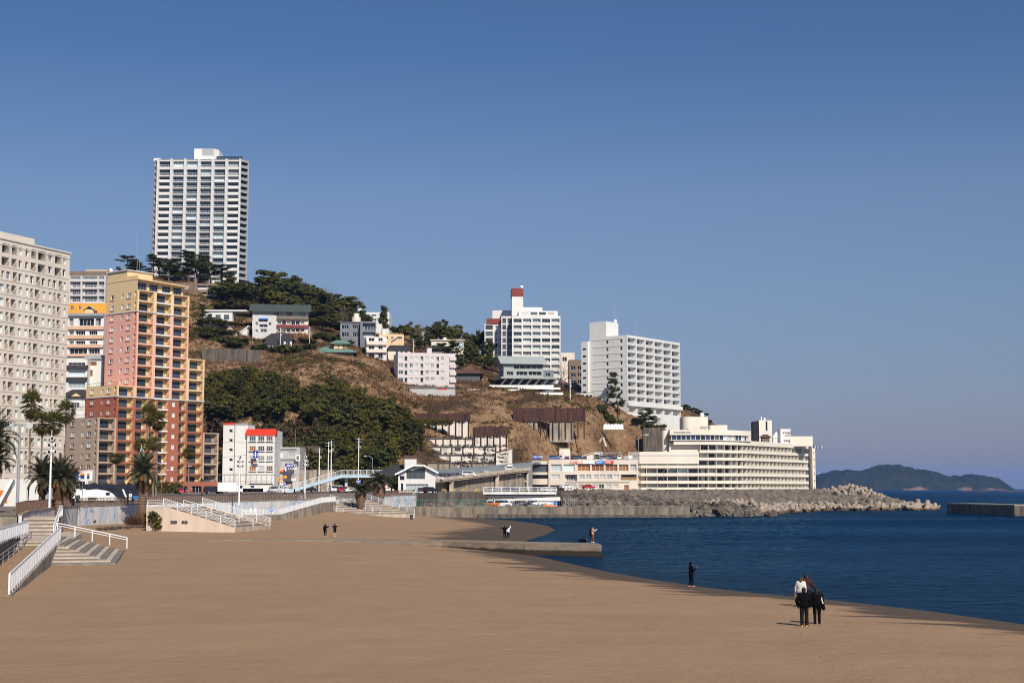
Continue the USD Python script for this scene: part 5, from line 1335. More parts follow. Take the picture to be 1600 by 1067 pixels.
q = MB(); a, b = at_len(sb + 1.2, -.9), at_len(sb + 2.0, 8)
q.hexa([(x, y, z) for z in (z2, z3) for x, y in (tuple(at_len(sb, -.8)), tuple(at_len(sb + 2, -.8)), tuple(at_len(sb + 2, 8)), tuple(at_len(sb, 8)))]); q.build('restaurant_end', 'wall_ship', t)
letters(t, 'ATAMI SEASIDE HOTEL', .42, (xat(1052, 676, 540) - OX, 539.98 - OY - .0, zat(676.2, 540) - SZ), 'metal_dark')
# stair cylinder and upper drums
cx = xat(1041.5, 690, 541) - OX
MB().lathe([(0, -2), (1.35, -2), (1.35, zat(671.8, 541) - SZ), (0, zat(671.8, 541) - SZ)], (cx, .8, 0), 20).build('stair_cylinder', 'wall_ship', t)
def drum(px0, px1, pyt, pyb, Y, D, m='wall_ship', name='roof_drum', round_=3.0):
 a, b = xat(px0, pyt, Y) - OX, xat(px1, pyt, Y) - OX
 pg = Polygon([(a, Y - OY), (b, Y - OY), (b, Y - OY + D), (a, Y - OY + D)]).buffer(-round_).buffer(round_, quad_segs=6)
 MB().prism(NA(pg.exterior.coords)[:-1][::-1] if pg.exterior.is_ccw is False else NA(pg.exterior.coords)[:-1], zat(pyb, Y) - SZ, zat(pyt, Y) - SZ).build(name, m, t)
drum(1066, 1108, 651, 675, 556, 12); drum(1108, 1137, 664, 675, 565, 10, round_=1.0)
q = MB(); a, b = xat(1066, 670, 555) - OX, xat(1077, 670, 555) - OX; q.box((a + 2, 555.8 - OY, zat(670.5, 555) - SZ), (b, 555.97 - OY, zat(667.5, 555) - SZ)); q.build('teal_panel', 'pane_teal', t)
MB().ball((xat(1098, 650, 557) - OX, 559 - OY, zat(648, 557) - SZ), .9, 2).build('dish', 'white_paint', t)
letters(t, 'HOTEL', .6, (xat(1095, 667, 555) - OX, 555.7 - OY, zat(668.5, 555) - SZ), 'metal_dark')
# slab block at the sea end
pe = NA(pts_[-1]); an = tgt
hh = House('hotel_annexe', 'plain cream end block of the ship-shaped hotel with stubby corner balconies', (pe[0] + 1.5, pe[1] - 2.0, SZ), .22, xat(1271, 730, pe[1]) - pe[0] - 1.0, 16, zat(700.5, pe[1]) - SZ, 'wall_ship')
for k in range(8):
 w1 = hh.H - 1.2 - 2.95 * k
 hh.balcony('f', .6, hh.W * .72, w1 - 1.9, w1, d=1.2, rail=None, solid=('wall_ship', .8), pane='pane_dark', nx=2)
q = MB()
for k in range(4): q.box((1 + k * 1.4, 3, hh.H + .01), (1.8 + k * 1.4, 5, hh.H + .9 + .3 * (k % 2)))
q.build('roof_plant', 'metal_grey', hh.t)
hh.close()
# stair head, dark-sided lift tower behind, small pyramid roof
Y0 = 585
T_ = front('roof_lift_house', 'white stair head with black lettering on the ship hotel roof', 1220, 1236, 670, 700, Y0, 7, 'wall_white')
q = MB(); u0, w0 = T_.f.at(1222, 694);
T_.holes['f'].append((1.2, T_.W - .3, T_.f.at(1222, 692)[1], T_.f.at(1222, 687)[1], 1.0))
letters(T_.t, 'ATAMI', .8, (.8, -.05, T_.H - 2.0), 'metal_dark'); letters(T_.t, 'HOTEL', .5, (1.8, -.05, T_.H - 3.0), 'maroon')
MB().prism([(T_.W + .01, 0), (T_.W + 9, 0), (T_.W + 9, 8), (T_.W + .01, 8)], T_.f.at(1240, 697)[1], T_.f.at(1240, 681.5)[1]).build('side_block', 'wall_ship', T_.t)
T_.close(base=0)
c = P(1186.5, 700, 640)
T_ = House('lift_tower', 'cream tower with a dark slate side and a tall black slot rising behind the hotel', (c[0], c[1], c[2]), .0, xat(1206, 660, 640) - c[0], 9, zat(656.5, 640) - c[2], 'wall_ship')
T_.winp(1196.5, 1199, 658, 673, d=.4, pane='pane_dark', nx=1, bars=False)
q = MB(); aa = T_.f.at(1179, 670)[0]
MB().hexa([(-.01, 0, -3), (-.01, 9, -3), (aa, 9.2, -3), (aa, 3.2, -3), (-.01, 0, T_.H - .2), (-.01, 9, T_.H - .2), (aa, 9.2, T_.H - .4), (aa, 3.2, T_.H - .4)]).build('slate_side', 'wall_dark', T_.t)
MB().tube([(1.8, 4, T_.H), (1.8, 4, T_.H + 1.8)], .25, 6).ball((3.2, 4, T_.H + .7), .6, 1).build('dish', 'white_paint', T_.t)
T_.close()
c = P(1208, 690, 650)
t = thing('pyramid_house', 'small white house with a steep pyramid roof showing above the hotel', 'house', c)
w = 12.5 * 650 / FPX
Bx((0, 0, -2), (w, 4, zat(683, 650) - c[2])).build('wall', 'wall_white', t); hip(t, 0, w, 0, 4, zat(683, 650) - c[2], zat(674, 650) - zat(683, 650), 'white_paint', over=.2, ridge=.05)
c = P(1190, 700, 622)
t = thing('roofed_pavilion', 'small brown-roofed pavilion among bare shrubs on the hotel roof', 'pavilion', c)
w = 14 * 622 / FPX; z_ = zat(683, 622) - c[2]
Bx((.3, 0, -2), (w - .3, 3, z_)).build('wall', 'wall_brown', t); hip(t, 0, w, 0, 3, z_, 1.3, 'roof_brown', over=.5, ridge=.4)
# ================================================================ parking building
Y0 = 497
T_ = front('parking_building', 'long grey three-storey building with cars parked on its roof', 857, 997, 718.2, 768, Y0, 22, 'wall_beige')
fx = lambda a, b_, ya, yb: (T_.f.at(a, yb)[0], T_.f.at(b_, ya)[0], T_.f.at(a, yb)[1], T_.f.at(b_, ya)[1])
def cx_(v): return 815 + v / 8.421
def cy_(v): return 690 + v / 8.424
for a, b_, k in ((388, 525, 'c'), (552, 697, 'c'), (738, 900, 'b'), (922, 1080, 'b'), (1103, 1260, 'b'), (1282, 1405, 'b'), (1432, 1510, 'c')):
 u0, u1, w0, w1 = fx(cx_(a), cx_(b_), cy_(298), cy_(386)); T_.win('f', u0, u1, w0, w1, d=.6, pane='pane_brown' if k == 'b' else pick('pane_curtain', 'pane_teal'), nx=3)
for a, b_ in ((388, 503), (757, 828), (843, 915), (945, 1012), (1028, 1102), (1124, 1192), (1207, 1282)):
 u0, u1, w0, w1 = fx(cx_(a), cx_(b_), cy_(430), cy_(490)); T_.win('f', u0, u1, w0, w1, d=.3, pane='pane_curtain', nx=2)
u0, u1, w0, w1 = fx(cx_(572), cx_(730), cy_(432), cy_(515)); T_.balcony('f', u0, u1, w0, w1, d=1.6, rail=None, pane='pane_mid', nx=4)
u0, u1, w0, w1 = fx(cx_(1305), cx_(1515), cy_(430), cy_(503)); T_.balcony('f', u0, u1, w0, w1, d=2.0, rail=None, solid=('wood', 1.0), pane='pane_dark', nx=4)
for a, b_ in ((580, 722), (747, 815), (833, 907), (930, 1000), (1017, 1085), (1113, 1180), (1200, 1270)):
 u0, u1, w0, w1 = fx(cx_(a), cx_(b_), cy_(558), cy_(612)); T_.win('f', u0, u1, w0, w1, d=.3, pane=pick('pane_curtain', 'pane_mid'), nx=2)
u0, u1, w0, w1 = fx(cx_(1350), cx_(1410), cy_(570), cy_(640)); T_.win('f', u0, u1, w0, w1, d=.5, pane='pane_brown', nx=1, frame='maroon', name='door')
u0, u1, w0, w1 = fx(cx_(575), cx_(1420), cy_(530), cy_(538)); q = MB(); T_.f.box(q, u0, u1, w0, w1, -.12, -.003); q.build('dark_ledge', 'metal_dark', T_.t)
u0, u1, w0, w1 = fx(cx_(375), cx_(560), cy_(570), cy_(640)); T_.holes['f'].append((u0, u1, max(w0, .02), w1, 6))
# rounded corner part
xl = T_.f.at(828, 740)[0]
pg = Polygon([(xl, 1.0), (-.02, 1.0), (-.02, 20), (xl, 20)]).buffer(0)
pp = [(-.02, 20), (xl, 20), (xl, 4)] + [(xl + 4 - 4 * cos(a), 4 - 3.2 * sin(a)) for a in np.linspace(0, math.pi / 2, 7)] + [(-.02, .8)]
for ya, yb in ((720, 725.2), (737.5, 741.5), (747.5, 757)):
 MB().prism(pp, T_.f.at(840, yb)[1], T_.f.at(840, ya)[1]).build('corner_band', 'wall_beige', T_.t)
pin = [(-.02, 19), (xl + .6, 19), (xl + .6, 4.6)] + [(xl + 4.4 - 3.8 * cos(a), 4.6 - 3.0 * sin(a)) for a in np.linspace(0, math.pi / 2, 7)] + [(-.02, 1.6)]
for ya, yb in ((725.2, 737.5), (741.5, 747.5)):
 MB().prism(pin, T_.f.at(840, yb)[1] + .01, T_.f.at(840, ya)[1] - .01).build('corner_glazing', pick('pane_mid', 'pane_dark'), T_.t)
MB().prism([(x * .9 + .0, y * .9 + 1.5) for x, y in pin], -3, T_.f.at(840, 757)[1] - .01).build('corner_base', 'wall_dark', T_.t)
railing(T_.t, T_.f, .1, T_.W - .1, T_.H, h=.9, d=.3, step=1.5, m='metal_grey', name='roof_railing')
T_.close()
RZ = T_.z + T_.H
def board(label, a, b_, m, mk=()):
 c = P((cx_(a) + cx_(b_)) / 2, 721.5, Y0 - .4)
 return sgn(label, (cx_(a) + cx_(b_)) / 2, 721.9, cx_(b_) - cx_(a), 4.6, Y0 - .35, m, mk)
s_ = board('pale pink and white shop banner on the parking building', 722, 952, 'white_paint', [('wall_pink', -.97, -.25, -.8, .8)]); letters(s_, 'ATAMI', .55, (-5.4, -.2, -.3), 'red_paint')
s_ = board('blue shop banner between the white and red banners', 972, 1090, 'blue_bright'); letters(s_, 'SHOP', .55, (-1.4, -.2, -.3), 'white_paint')
s_ = board('bright red shop banner beside the blue one', 1093, 1210, 'red_paint'); letters(s_, 'OPEN', .55, (-1.4, -.2, -.3), 'white_paint')
s_ = sgn('navy sign with white characters on the roof corner of the parking building', 839, 714.5, 14, 6.5, Y0 + 2, 'blue_sign'); letters(s_, 'SEA SPA', .6, (-1.3, -.2, -.1), 'white_paint')
s_ = sgn('oval grey emblem on the rounded corner of the parking building', 838, 722.5, 15, 4, Y0 + .6, 'metal_grey', [('white_paint', -.9, .9, .55, .9), ('wall_dark', -.6, .6, -.6, .3)])
# ================================================================ armour rocks and tetrapods
WL = [(43.5, 348), (45, 357), (56, 361), (69, 366), (60, 374), (72, 395), (86, 425), (98.5, 456), (118, 464), (139, 471), (146, 490), (150, 540), (156, 610)]
WALLN = [(12.8, 390.6), (27.3, 427.7), (40, 445), (70, 479), (92, 511), (110, 539), (128, 571), (146, 603)]
MOUND = Polygon(WL + WALLN[::-1] + [(13.5, 366), (24, 352)])
wl_l, wa_l = LineString(WL), LineString(WALLN)
def mound_z(x, y):
 p = shapely.points(np.asarray(x, float), np.asarray(y, float))
 a, b = shapely.distance(p, wl_l), shapely.distance(p, wa_l)
 t_ = a / (a + b + 1e-6)
 z = -.5 + 5.6 * t_ ** .75 * np.clip(.35 + a / 22, 0, 1)
 z = np.where(np.asarray(y) < 400, np.maximum(z, 2.2 * np.clip(a / 6, 0, 1)), z)
 return z + 4.0 * np.exp(-(((np.asarray(x) - 121) / 9) ** 2 + ((np.asarray(y) - 505) / 16) ** 2))
tag(obj('rubble_mound', poly_sheet(list(MOUND.exterior.coords)[:-1], lambda x, y: mound_z(x, y) - .9, 5.0), 'concrete_dark'), 'dark rubble mound of the sea defence under the armour blocks', None, None, 'structure')
mat('rock_pale', (.145, .118, .095), rough=.9, var=.3, scale=.9, bump=.6, bscale=3, rnd=.3)
mat('rock_dark', (.095, .078, .064), rough=.9, var=.4, scale=.8, bump=.6, bscale=3, rnd=.35)
usdkit.material(stage, '/World/Looks/tetrapod_concrete', {
 'g': ('geometry', {}), 's': ('separate_xyz', {}), 'n': ('noise_texture', {'scale': .9, 'detail': 6}), 'a': ('math', {'math_type': 'multiply_add', 'value2': .9}),
 'z': ('map_range', {'from_min': .8, 'from_max': 1.5, 'to_min': 0., 'to_max': 1., 'clamp': True}),
 'r': ('rgb_ramp', {'ramp': [(0, (.17, .13, .095)), (.4, (.29, .23, .175)), (.65, (.38, .31, .245)), (1, (.46, .39, .32))]}), 'mx': ('mix', {'color1': (.10, .055, .03)}),
 'p': ('principled_bsdf', {'roughness': .9, 'specular_ior_level': .15})},
 [('g.position', 's.vector'), ('g.position', 'n.vector'), ('n.fac', 'a.value1'), ('s.z', 'a.value3'), ('a.value', 'z.value'), ('n.fac', 'r.fac'), ('r.color', 'mx.color2'), ('z.result', 'mx.fac'), ('mx.color', 'p.base_color')], surface='p.BSDF')
MAT['tetrapod_concrete'] = UsdShade.Material.Get(stage, '/World/Looks/tetrapod_concrete')
kt = proto('tetrapod'); b = MB()
dirs = [NA(v) / math.sqrt(3) for v in ((1, 1, 1), (1, -1, -1), (-1, 1, -1), (-1, -1, 1))]
for d in dirs: b.tube([d * -.1, d * .45, d * 1.55, d * 1.7], [.74, .70, .50, .36], 9)
usdkit.mesh(stage, '/Kinds_tetrapod/block', b.data(), MAT['tetrapod_concrete'], smooth=40)
krs = []
rk = np.random.default_rng(21); rku = rk.uniform
for q in range(4):
 kr = proto(f'rock{q}'); b = MB(); sq = (1 + rk.random() * .4, .8 + rk.random() * .3, .65 + rk.random() * .3)
 b.ball((0, 0, 0), 1.0, 2 if q == 0 else 1, sq, .28, rk)
 usdkit.mesh(stage, f'/Kinds_rock{q}/stone', b.data(), MAT['rock_dark' if q % 2 else 'rock_pale'], smooth=False); krs.append(kr)
cand = []
bx = MOUND.bounds
while len(cand) < 3200:
 x, y = rku(bx[0], bx[2]), rku(bx[1], bx[3])
 if MOUND.contains(Point(x, y)): cand.append((x, y))
cand = NA(cand); dw = shapely.distance(shapely.points(cand[:, 0], cand[:, 1]), wl_l)
cand = cand[np.argsort(cand[:, 1])]; dw = shapely.distance(shapely.points(cand[:, 0], cand[:, 1]), wl_l)
kept, nt, nr, rest = [], 0, 0, MB()
for (x, y), d in zip(cand, dw):
 peak = math.hypot((x - 121) / 10, (y - 505) / 18) < 1
 tet = (d < 11 and y > 372) or peak
 r_ = 2.2 if tet else 1.7
 if any((x - a) ** 2 + (y - b_) ** 2 < (r_ * .9) ** 2 for a, b_ in kept[-260:]): continue
 kept.append((x, y)); z = float(mound_z(x, y))
 if tet and nt < 290:
  copy(kt, 'tetrapod', 'pale concrete tetrapod in the heaped sea defence at the point', 'tetrapod', (x, y, max(z, .0) + .35), rot=rku(0, 360, 3), scale=rku(.85, 1.2), group='tetrapods along the sea defence'); nt += 1
 elif not tet and nr < 290:
  copy(krs[int(rk.integers(4))], 'armour_rock', 'rough grey-brown armour rock heaped below the coast road wall', 'rock', (x, y, z + .1), rot=rku(0, 360, 3), scale=rku(.8, 1.5) * (1.0 if y < 480 else 1.15), group='armour rocks below the coast road'); nr += 1
 else:
  rest.ball((x, y, z + .2), rku(1.1, 2.0), 1, (1.2, .9, .85), .32, rk)
# row of tetrapods standing at the waterline, and a few loose ones off the point
for s_ in np.arange(0, 140, 2.6):
 p = NA(wl_l.interpolate(wl_l.project(Point(60, 374)) + s_).coords[0]) if s_ < 125 else None
 if p is None: break
 if nt < 300: copy(kt, 'tetrapod', 'pale concrete tetrapod in the heaped sea defence at the point', 'tetrapod', (p[0] + rku(-1, 1), p[1] + rku(-1, 1), rku(.0, .7)), rot=rku(0, 360, 3), scale=rku(.9, 1.3), group='tetrapods along the sea defence'); nt += 1
for px, py in ((1392, 793), (1400, 792), (1409, 793), (1418, 794), (1427, 794), (1437, 792), (1443, 795), (1450, 795)):
 p = P(px, py, 470); copy(kt, 'tetrapod', 'tetrapod standing almost free in the water off the point', 'tetrapod', (p[0], p[1] + rku(-4, 4), rku(.3, 1.3)), rot=rku(0, 360, 3), scale=rku(1.1, 1.6), group='tetrapods off the tip of the point')
for k in range(26):
 px = 1105 + 4.1 * k; p = G(px, 805.2 - k * .02, .1); rest.ball((p[0], p[1] + rku(-2, 2), 0), rku(.6, 1.2) * (1 - k / 40), 1, (1.3, 1, .7), .3, rk)
tag(rest.build('rubble_stones', 'rock_pale'), 'loose smaller rubble between the armour blocks and trailing into the water', None, None, 'stuff')
mat('step_grey', (.20, .17, .145), rough=.9, var=.2, scale=1)
# ================================================================ near stairs, ramp and fences
A_ = NA([-.235, .972]); N_ = NA([.972, .235])                # along the ramp, towards the beach
B0 = NA([-31.2, 113.2])
def loc(n, a): return B0 + N_ * n + A_ * a
t = thing('beach_stair', 'stepped concrete corner stair half buried in sand beside the white ramp fence', 'stairs')
NS = 14
for k in range(NS):
 z1 = 1.10 + .108 * (k + 1)
 n1, a0 = -.44 * k, .68 * k + (.4 if k else 0)
 q = [loc(-9.5 + .01 * k, a0), loc(n1, a0), loc(n1, 24 + .02 * k), loc(-9.5 + .01 * k, 24 + .02 * k)]
 MB().prism(q, .3, z1).build('step', 'concrete_pale' if k % 2 else 'step_grey', t)
rail_a = [NA([*loc(.2, 24.6), 1.35]), NA([*loc(-6.2, 24.6), 2.75])]
fence('stair_railing', 'white tube handrail climbing the near corner stair', [rail_a[0], rail_a[1]], h=1.0, post=1.6, rails=(1.0, .78), pw=.075)
# landing
LZ = 2.45
MB().prism([tuple(loc(-4.6, 24.3)), tuple(loc(-9.4, 12)), tuple(loc(-12.3, 12.5)), tuple(loc(-12.3, 38)), tuple(loc(-6, 42)), tuple(loc(-4.6, 36))], .3, LZ).build('landing_pavement', 'concrete_pale')
tag(stage.GetPrimAtPath('/World/landing_pavement'), 'concrete landing between the ramp and the stair to the promenade', None, None, 'structure')
# upper flight to the promenade
t = thing('upper_stair', 'short concrete flight from the landing up to the promenade', 'stairs')
for k in range(10):
 z1 = LZ + .165 * (k + 1); a0 = 26 + .62 * k
 q = [loc(-10.0 + .01 * k, a0), loc(-6.8 - .01 * k, a0), loc(-6.8 - .01 * k, 42), loc(-10.0 + .01 * k, 42)]
 MB().prism(q, 1.0, z1).build('step', 'concrete_pale' if k % 2 else 'step_grey', t)
fence('stair_railing', 'white tube handrail beside the upper flight below the palms', [NA([*loc(-6.6, 25.6), LZ + .1]), NA([*loc(-6.6, 33.0), LZ + 1.8]), NA([*loc(-6.6, 36.5), LZ + 1.85])], h=1.0, post=1.8, rails=(1.0, .78), pw=.075)
# ramp between two walls
R0, R1 = G(18, 931, 1.0)[:2], G(97, 846, 2.4)[:2]
rd = unit(R1 - R0); rn = NA([rd[1], -rd[0]])                          # rn points to the beach
rl = np.linalg.norm(R1 - R0)
t = thing('ramp_wall', 'sloping grey concrete wall carrying the white slatted ramp fence', 'wall')
for k in range(12):
 s0, s1 = rl * k / 12 + (.015 if k else 0), rl * (k + 1) / 12 - .015
 z0, z1 = 1.08 + 1.45 * s0 / rl, 1.08 + 1.45 * s1 / rl
 p0, p1 = R0 + rd * s0, R0 + rd * s1
 MB().hexa([(*p0, -.2), (*(p1), -.2), (*(p1 - rn * .3), -.2), (*(p0 - rn * .3), -.2), (*p0, z0), (*p1, z1), (*(p1 - rn * .3), z1), (*(p0 - rn * .3), z0)]).build('panel', 'concrete', t)
rp = lambda s_: NA([*(R0 + rd * s_ - rn * .15), 1.08 + 1.45 * s_ / rl])
fence('ramp_fence', 'white slatted steel fence running up the sandy ramp towards the landing', [rp(.2), rp(rl * .5), rp(rl - .2)], h=1.15, post=1.55, rails=(1.0, .1), pw=.09, bars=.24, barw=.12, low=.15, cat='fence')
ramp = [(*(R0 - rn * .31), 1.0), (*(R1 - rn * .31), LZ - .02), (*(R1 - rn * 3.0), LZ - .02), (*(R0 - rn * 2.6), 1.0)]
MB().hexa([(a, b_, -1) for a, b_, c_ in ramp] + ramp).build('ramp_pavement', 'sand')
tag(stage.GetPrimAtPath('/World/ramp_pavement'), 'sand-covered concrete ramp up from the beach', None, None, 'structure')
LW = [(*(R0 - rn * 2.9 - rd * 8), -.5, 2.5), (*(R0 - rn * 2.9), -.5, 2.75), (*(R0 - rn * 2.9 + rd * 24), -.5, 3.0), (*(R1 - rn * 3.3 - rd * 2), 0, 3.15)]
strip_wall('ramp_wall', 'dark retaining wall on the landward side of the sandy ramp', [NA(x) for x in LW], .35, 'concrete_dark', seg=5)
LT = [tuple(x[:2] - rn * .3) for x in [NA(q) for q in LW]]
MB().prism([(-140, 60), LT[0], LT[1], LT[2], LT[3], tuple(loc(-10.2, 24)), tuple(loc(-10.2, 36)), (-54, 151), (-140, 151)], -1, 2.98).build('terrace_pavement', 'concrete')
tag(stage.GetPrimAtPath('/World/terrace_pavement'), 'lower terrace on the landward side of the ramp', None, None, 'structure')
strip_wall('retaining_wall', 'shadowed wall between the lower terrace and the promenade', [(-140, 151.3, 2, 4.05), (-56, 151.3, 2, 4.05), (-52.5, 152, 2, 4.05)], .3, 'concrete', seg=8)
lp = lambda s_: NA([*(R0 - rn * 3.2 + rd * s_), 3.0])
fence('ramp_fence', 'short white slatted fence on the dark wall beside the ramp', [lp(15), lp(49.5)], h=1.1, post=1.6, rails=(1.0, .1), pw=.09, bars=.24, barw=.12, low=.15, cat='fence')
fence('stair_railing', 'low grey tube rail against the dark ramp wall', [NA([*(R0 - rn * 2.6 - rd * 2), 1.0]), NA([*(R0 - rn * 2.6 + rd * 30), 1.9]), NA([*(R0 - rn * 2.6 + rd * 46), 2.4])], h=.8, post=4, rails=(1.0, .6), pw=.06, m='metal_grey')
# ================================================================ broad stairways from the promenade
def stairway(label, p_top, p_bot, width, zt, zb, n, flank, rail_labels, mid=True):
 """a straight stair; p_top and p_bot are the plan ends of its seaward edge line centre"""
 p_top, p_bot = NA(p_top, float), NA(p_bot, float)
 d = unit(p_bot - p_top); s_ = NA([-d[1], d[0]]); L = np.linalg.norm(p_bot - p_top)
 t = thing('broad_stair', label, 'stairs')
 for k in range(n):
  z1 = zb + (zt - zb) * (k + 1) / n - .02
  e = L * (1 - k / n)
  a, b = p_top - d * .0, p_top + d * e
  w = width / 2 - .004 * k
  MB().prism([tuple(a - s_ * w), tuple(b - s_ * w), tuple(b + s_ * w), tuple(a + s_ * w)], -.5 + k * .02, z1).build('step', 'concrete_pale' if k % 2 == 0 else 'step_grey', t)
 for sd in (-1, 1):
  q = MB(); o = s_ * sd * (width / 2 + .02)
  a, b = p_top + o, p_bot + o; w_ = s_ * sd * .3
  v = [(*(a), -.6), (*(b), -.6), (*(b + w_), -.6), (*(a + w_), -.6), (*(a), zt + .25), (*(b), zb + .2), (*(b + w_), zb + .2), (*(a + w_), zt + .25)]
  q.hexa(v); q.build('flank_wall', flank, t)
  fence('stair_railing', rail_labels[0 if sd < 0 else 1], [NA([*(a + w_ * .5), zt + .25]), NA([*(b + w_ * .5), zb + .2])], h=1.1, post=2.2, rails=(1.0, .82, .64, .46, .28), pw=.07)
 if mid:
  fence('stair_railing', rail_labels[2], [NA([*p_top, zt]), NA([*p_bot, zb + .2])], h=1.05, post=2.5, rails=(1.0, .6), pw=.07)
 return t
stairway('broad stair with white railings rising from the sand between buff side walls', (-49.0, 213.5), (-38.2, 211.5), 14, 4.25, 1.25, 14, 'render_peach', ('white railing on the near flank of the broad buff stair', 'white railing on the far flank of the broad buff stair', 'white railing down the middle of the broad buff stair'))
t = thing('bastion', 'buff rendered stair bastion with four small square vents facing the sand', 'wall')
b0, b1 = NA([-52.9, 207.2]), NA([-50.25, 206.4])
MB().prism([tuple(b0), tuple(b1), (-49.05, 221), (-58, 240)], -.3, 4.2).build('wall', 'render_peach', t)
for px in (268.6, 274, 286.6, 291.8):
 c = P(px, 811, 205.8); yy = 206.3 - (c[0] + 50.3) * .179
 Bx((c[0] - .22, yy - .06, 1.95), (c[0] + .22, yy + .3, 2.4)).build('vent', 'metal_dark', t)
fence('stair_railing', 'white railing along the top of the buff bastion', [NA([-52.8, 207.5, 4.2]), NA([-50.3, 206.7, 4.2])], h=1.1, post=2.0, rails=(1.0, .8, .6, .4, .2), pw=.07)
# long ramp wall with white slats, second stairway beyond it
q0, q1 = NA([-42.8, 265, 0]), NA([-37.2, 280, 0])
strip_wall('ramp_wall', 'weathered concrete ramp wall below white slats in the middle of the beach front', [NA([q0[0] - 9, q0[1] + 6, .5, 2.0]), NA([q0[0], q0[1], .5, 2.2]), NA([q1[0], q1[1], .5, 4.2]), NA([q1[0] + 1.0, q1[1] + 14, .5, 4.3])], .4, 'concrete', seg=5)
fence('ramp_fence', 'pale slatted fence climbing the ramp wall behind the two people on the sand', [NA([q0[0] - 9, q0[1] + 6.2, 2.0]), NA([q0[0], q0[1] + .2, 2.2]), NA([q1[0], q1[1] + .2, 4.2]), NA([q1[0] + .9, q1[1] + 14, 4.3])], h=1.1, post=2.0, rails=(1.0, .1), pw=.09, bars=.3, barw=.12, cat='fence')
stairway('second broad stair with paired white railings further along the beach', (-39.0, 307), (-27.3, 296), 19, 4.6, 1.5, 14, 'concrete_pale', ('white railing on the near side of the further stair', 'white railing on the far side of the further stair', 'white railing down the middle of the further stair'))
t = thing('narrow_stair', 'narrow grey stair beside the quay wall leading up to the station terrace', 'stairs')
pa, pb = G(648, 770, 5.6), G(628, 793, 1.6)
pa = NA([-27.0, 372.0]); pb = NA([-28.5, 342.0]); d = unit(pa - pb); s_ = NA([-d[1], d[0]])
for k in range(18):
 a = pb + d * (30 * k / 18)
 MB().prism([tuple(a + s_ * 2.2), tuple(a - s_ * 2.2), tuple(pa - s_ * 2.2), tuple(pa + s_ * 2.2)], .2 + k * .01, 1.5 + 4.2 * (k + 1) / 18).build('step', 'concrete', t)
fence('stair_railing', 'white solid-looking railing of the narrow quay stair', [NA([*(pb - s_ * 2.3), 1.7]), NA([*(pa - s_ * 2.3), 5.9])], h=1.2, post=3, rails=(1.0, .8, .6, .4, .2), pw=.12)
# ---- promenade railings
def edge_pts(i, j, inset=.6):
 out = []
 for k in range(i, j + 1):
  x, y = EDGE[k]; d = unit(NA(EDGE[min(k + 1, len(EDGE) - 1)]) - NA(EDGE[max(k - 1, 0)])); out.append(NA([x - d[1] * inset, y + d[0] * inset, rz(x, y)]))
 return out
fence('promenade_railing', 'dark brown railing on the promenade edge behind the big palms', edge_pts(0, 4), h=1.35, post=2.4, m='picket_brown', rails=(1.0, .1), bars=.5, barw=.12, cat='railing')
fence('promenade_railing', 'dark brown railing on the promenade between the two broad stairs', edge_pts(4, 7), h=1.3, post=2.4, m='picket_brown', rails=(1.0, .1), bars=.5, barw=.12, cat='railing')
fence('promenade_railing', 'dark brown railing on the promenade near the station terrace', edge_pts(8, 10), h=1.3, post=2.4, m='picket_brown', rails=(1.0, .1), bars=.5, barw=.12, cat='railing')
mat('fence_green', (.10, .25, .20), rough=.5, var=.1)
fence('quay_fence', 'green wire fence with grey posts along the low quay wall', [NA([-27, 338.8, QZ + .25]), NA([-8, 342.2, QZ + .25]), NA([-2, 343, QZ + .25])], h=1.75, post=2.2, m='fence_green', rails=(1.0, .05), bars=.5, barw=.03, cat='fence', pw=.07)
fence('quay_fence', 'grey post and wire fence along the low quay wall by the parked boats', [NA([-1.8, 343.1, QZ + .25]), NA([15, 345.2, QZ + .25])], h=1.75, post=2.2, m='metal_grey', rails=(1.0, .05), bars=.5, barw=.03, cat='fence', pw=.07)
rb = MB()
for k in range(40):
 x = rku(-22, 3); rb.ball((x, 346 + rku(0, 34), QZ + .2), rku(.6, 1.5), 1, (1.2, 1, .8), .3, rk)
tag(rb.build('quay_stones', 'rock_dark'), 'dark boulders piled behind the quay fence', None, None, 'stuff')
# ================================================================ elevated car deck, ramp road, footbridge, station
a, b = P(755, 768, 366), P(868, 768, 372)
DZ = 6.1
t = thing('parking_deck', 'white-railed elevated car deck standing over the quay', 'bridge')
Bx((a[0], 366, DZ - .55), (b[0], 380, DZ)).build('slab', 'concrete_white', t)
Bx((a[0] + .5, 366.4, DZ - 1.5), (b[0] - .5, 367.2, DZ - .56)).build('girder', 'metal_dark', t)
MB().hexa([(a[0] + 1, 365.4, DZ - 2.4), (b[0] + 1, 365.4, DZ - 2.2), (b[0] + 1, 366.3, DZ - 2.2), (a[0] + 1, 366.3, DZ - 2.4), (a[0] + 1, 365.4, DZ - 1.9), (b[0] + 1, 365.4, DZ - 1.25), (b[0] + 1, 366.3, DZ - 1.25), (a[0] + 1, 366.3, DZ - 1.9)]).build('walkway', 'concrete_white', t)
for k in range(6):
 x = a[0] + .8 + (b[0] - a[0] - 1.6) * k / 5
 for y in (368, 379): Bx((x - .2, y - .2, QZ - .2), (x + .2, y + .2, DZ - .56)).build('column', 'metal_grey', t)
fence('deck_railing', 'white railing along the elevated car deck', [NA([a[0], 366.2, DZ]), NA([b[0], 366.2, DZ])], h=1.25, post=2.4, rails=(1.0, .7, .4), pw=.11)
pa = [P(598 + 0, 752, 408), P(665, 749.0, 418), P(730, 742.0, 440), P(806, 732.5, 470), P(828, 730.5, 480)]
t = thing('ramp_bridge', 'cream concrete ramp road on piers climbing behind the station terrace', 'bridge')
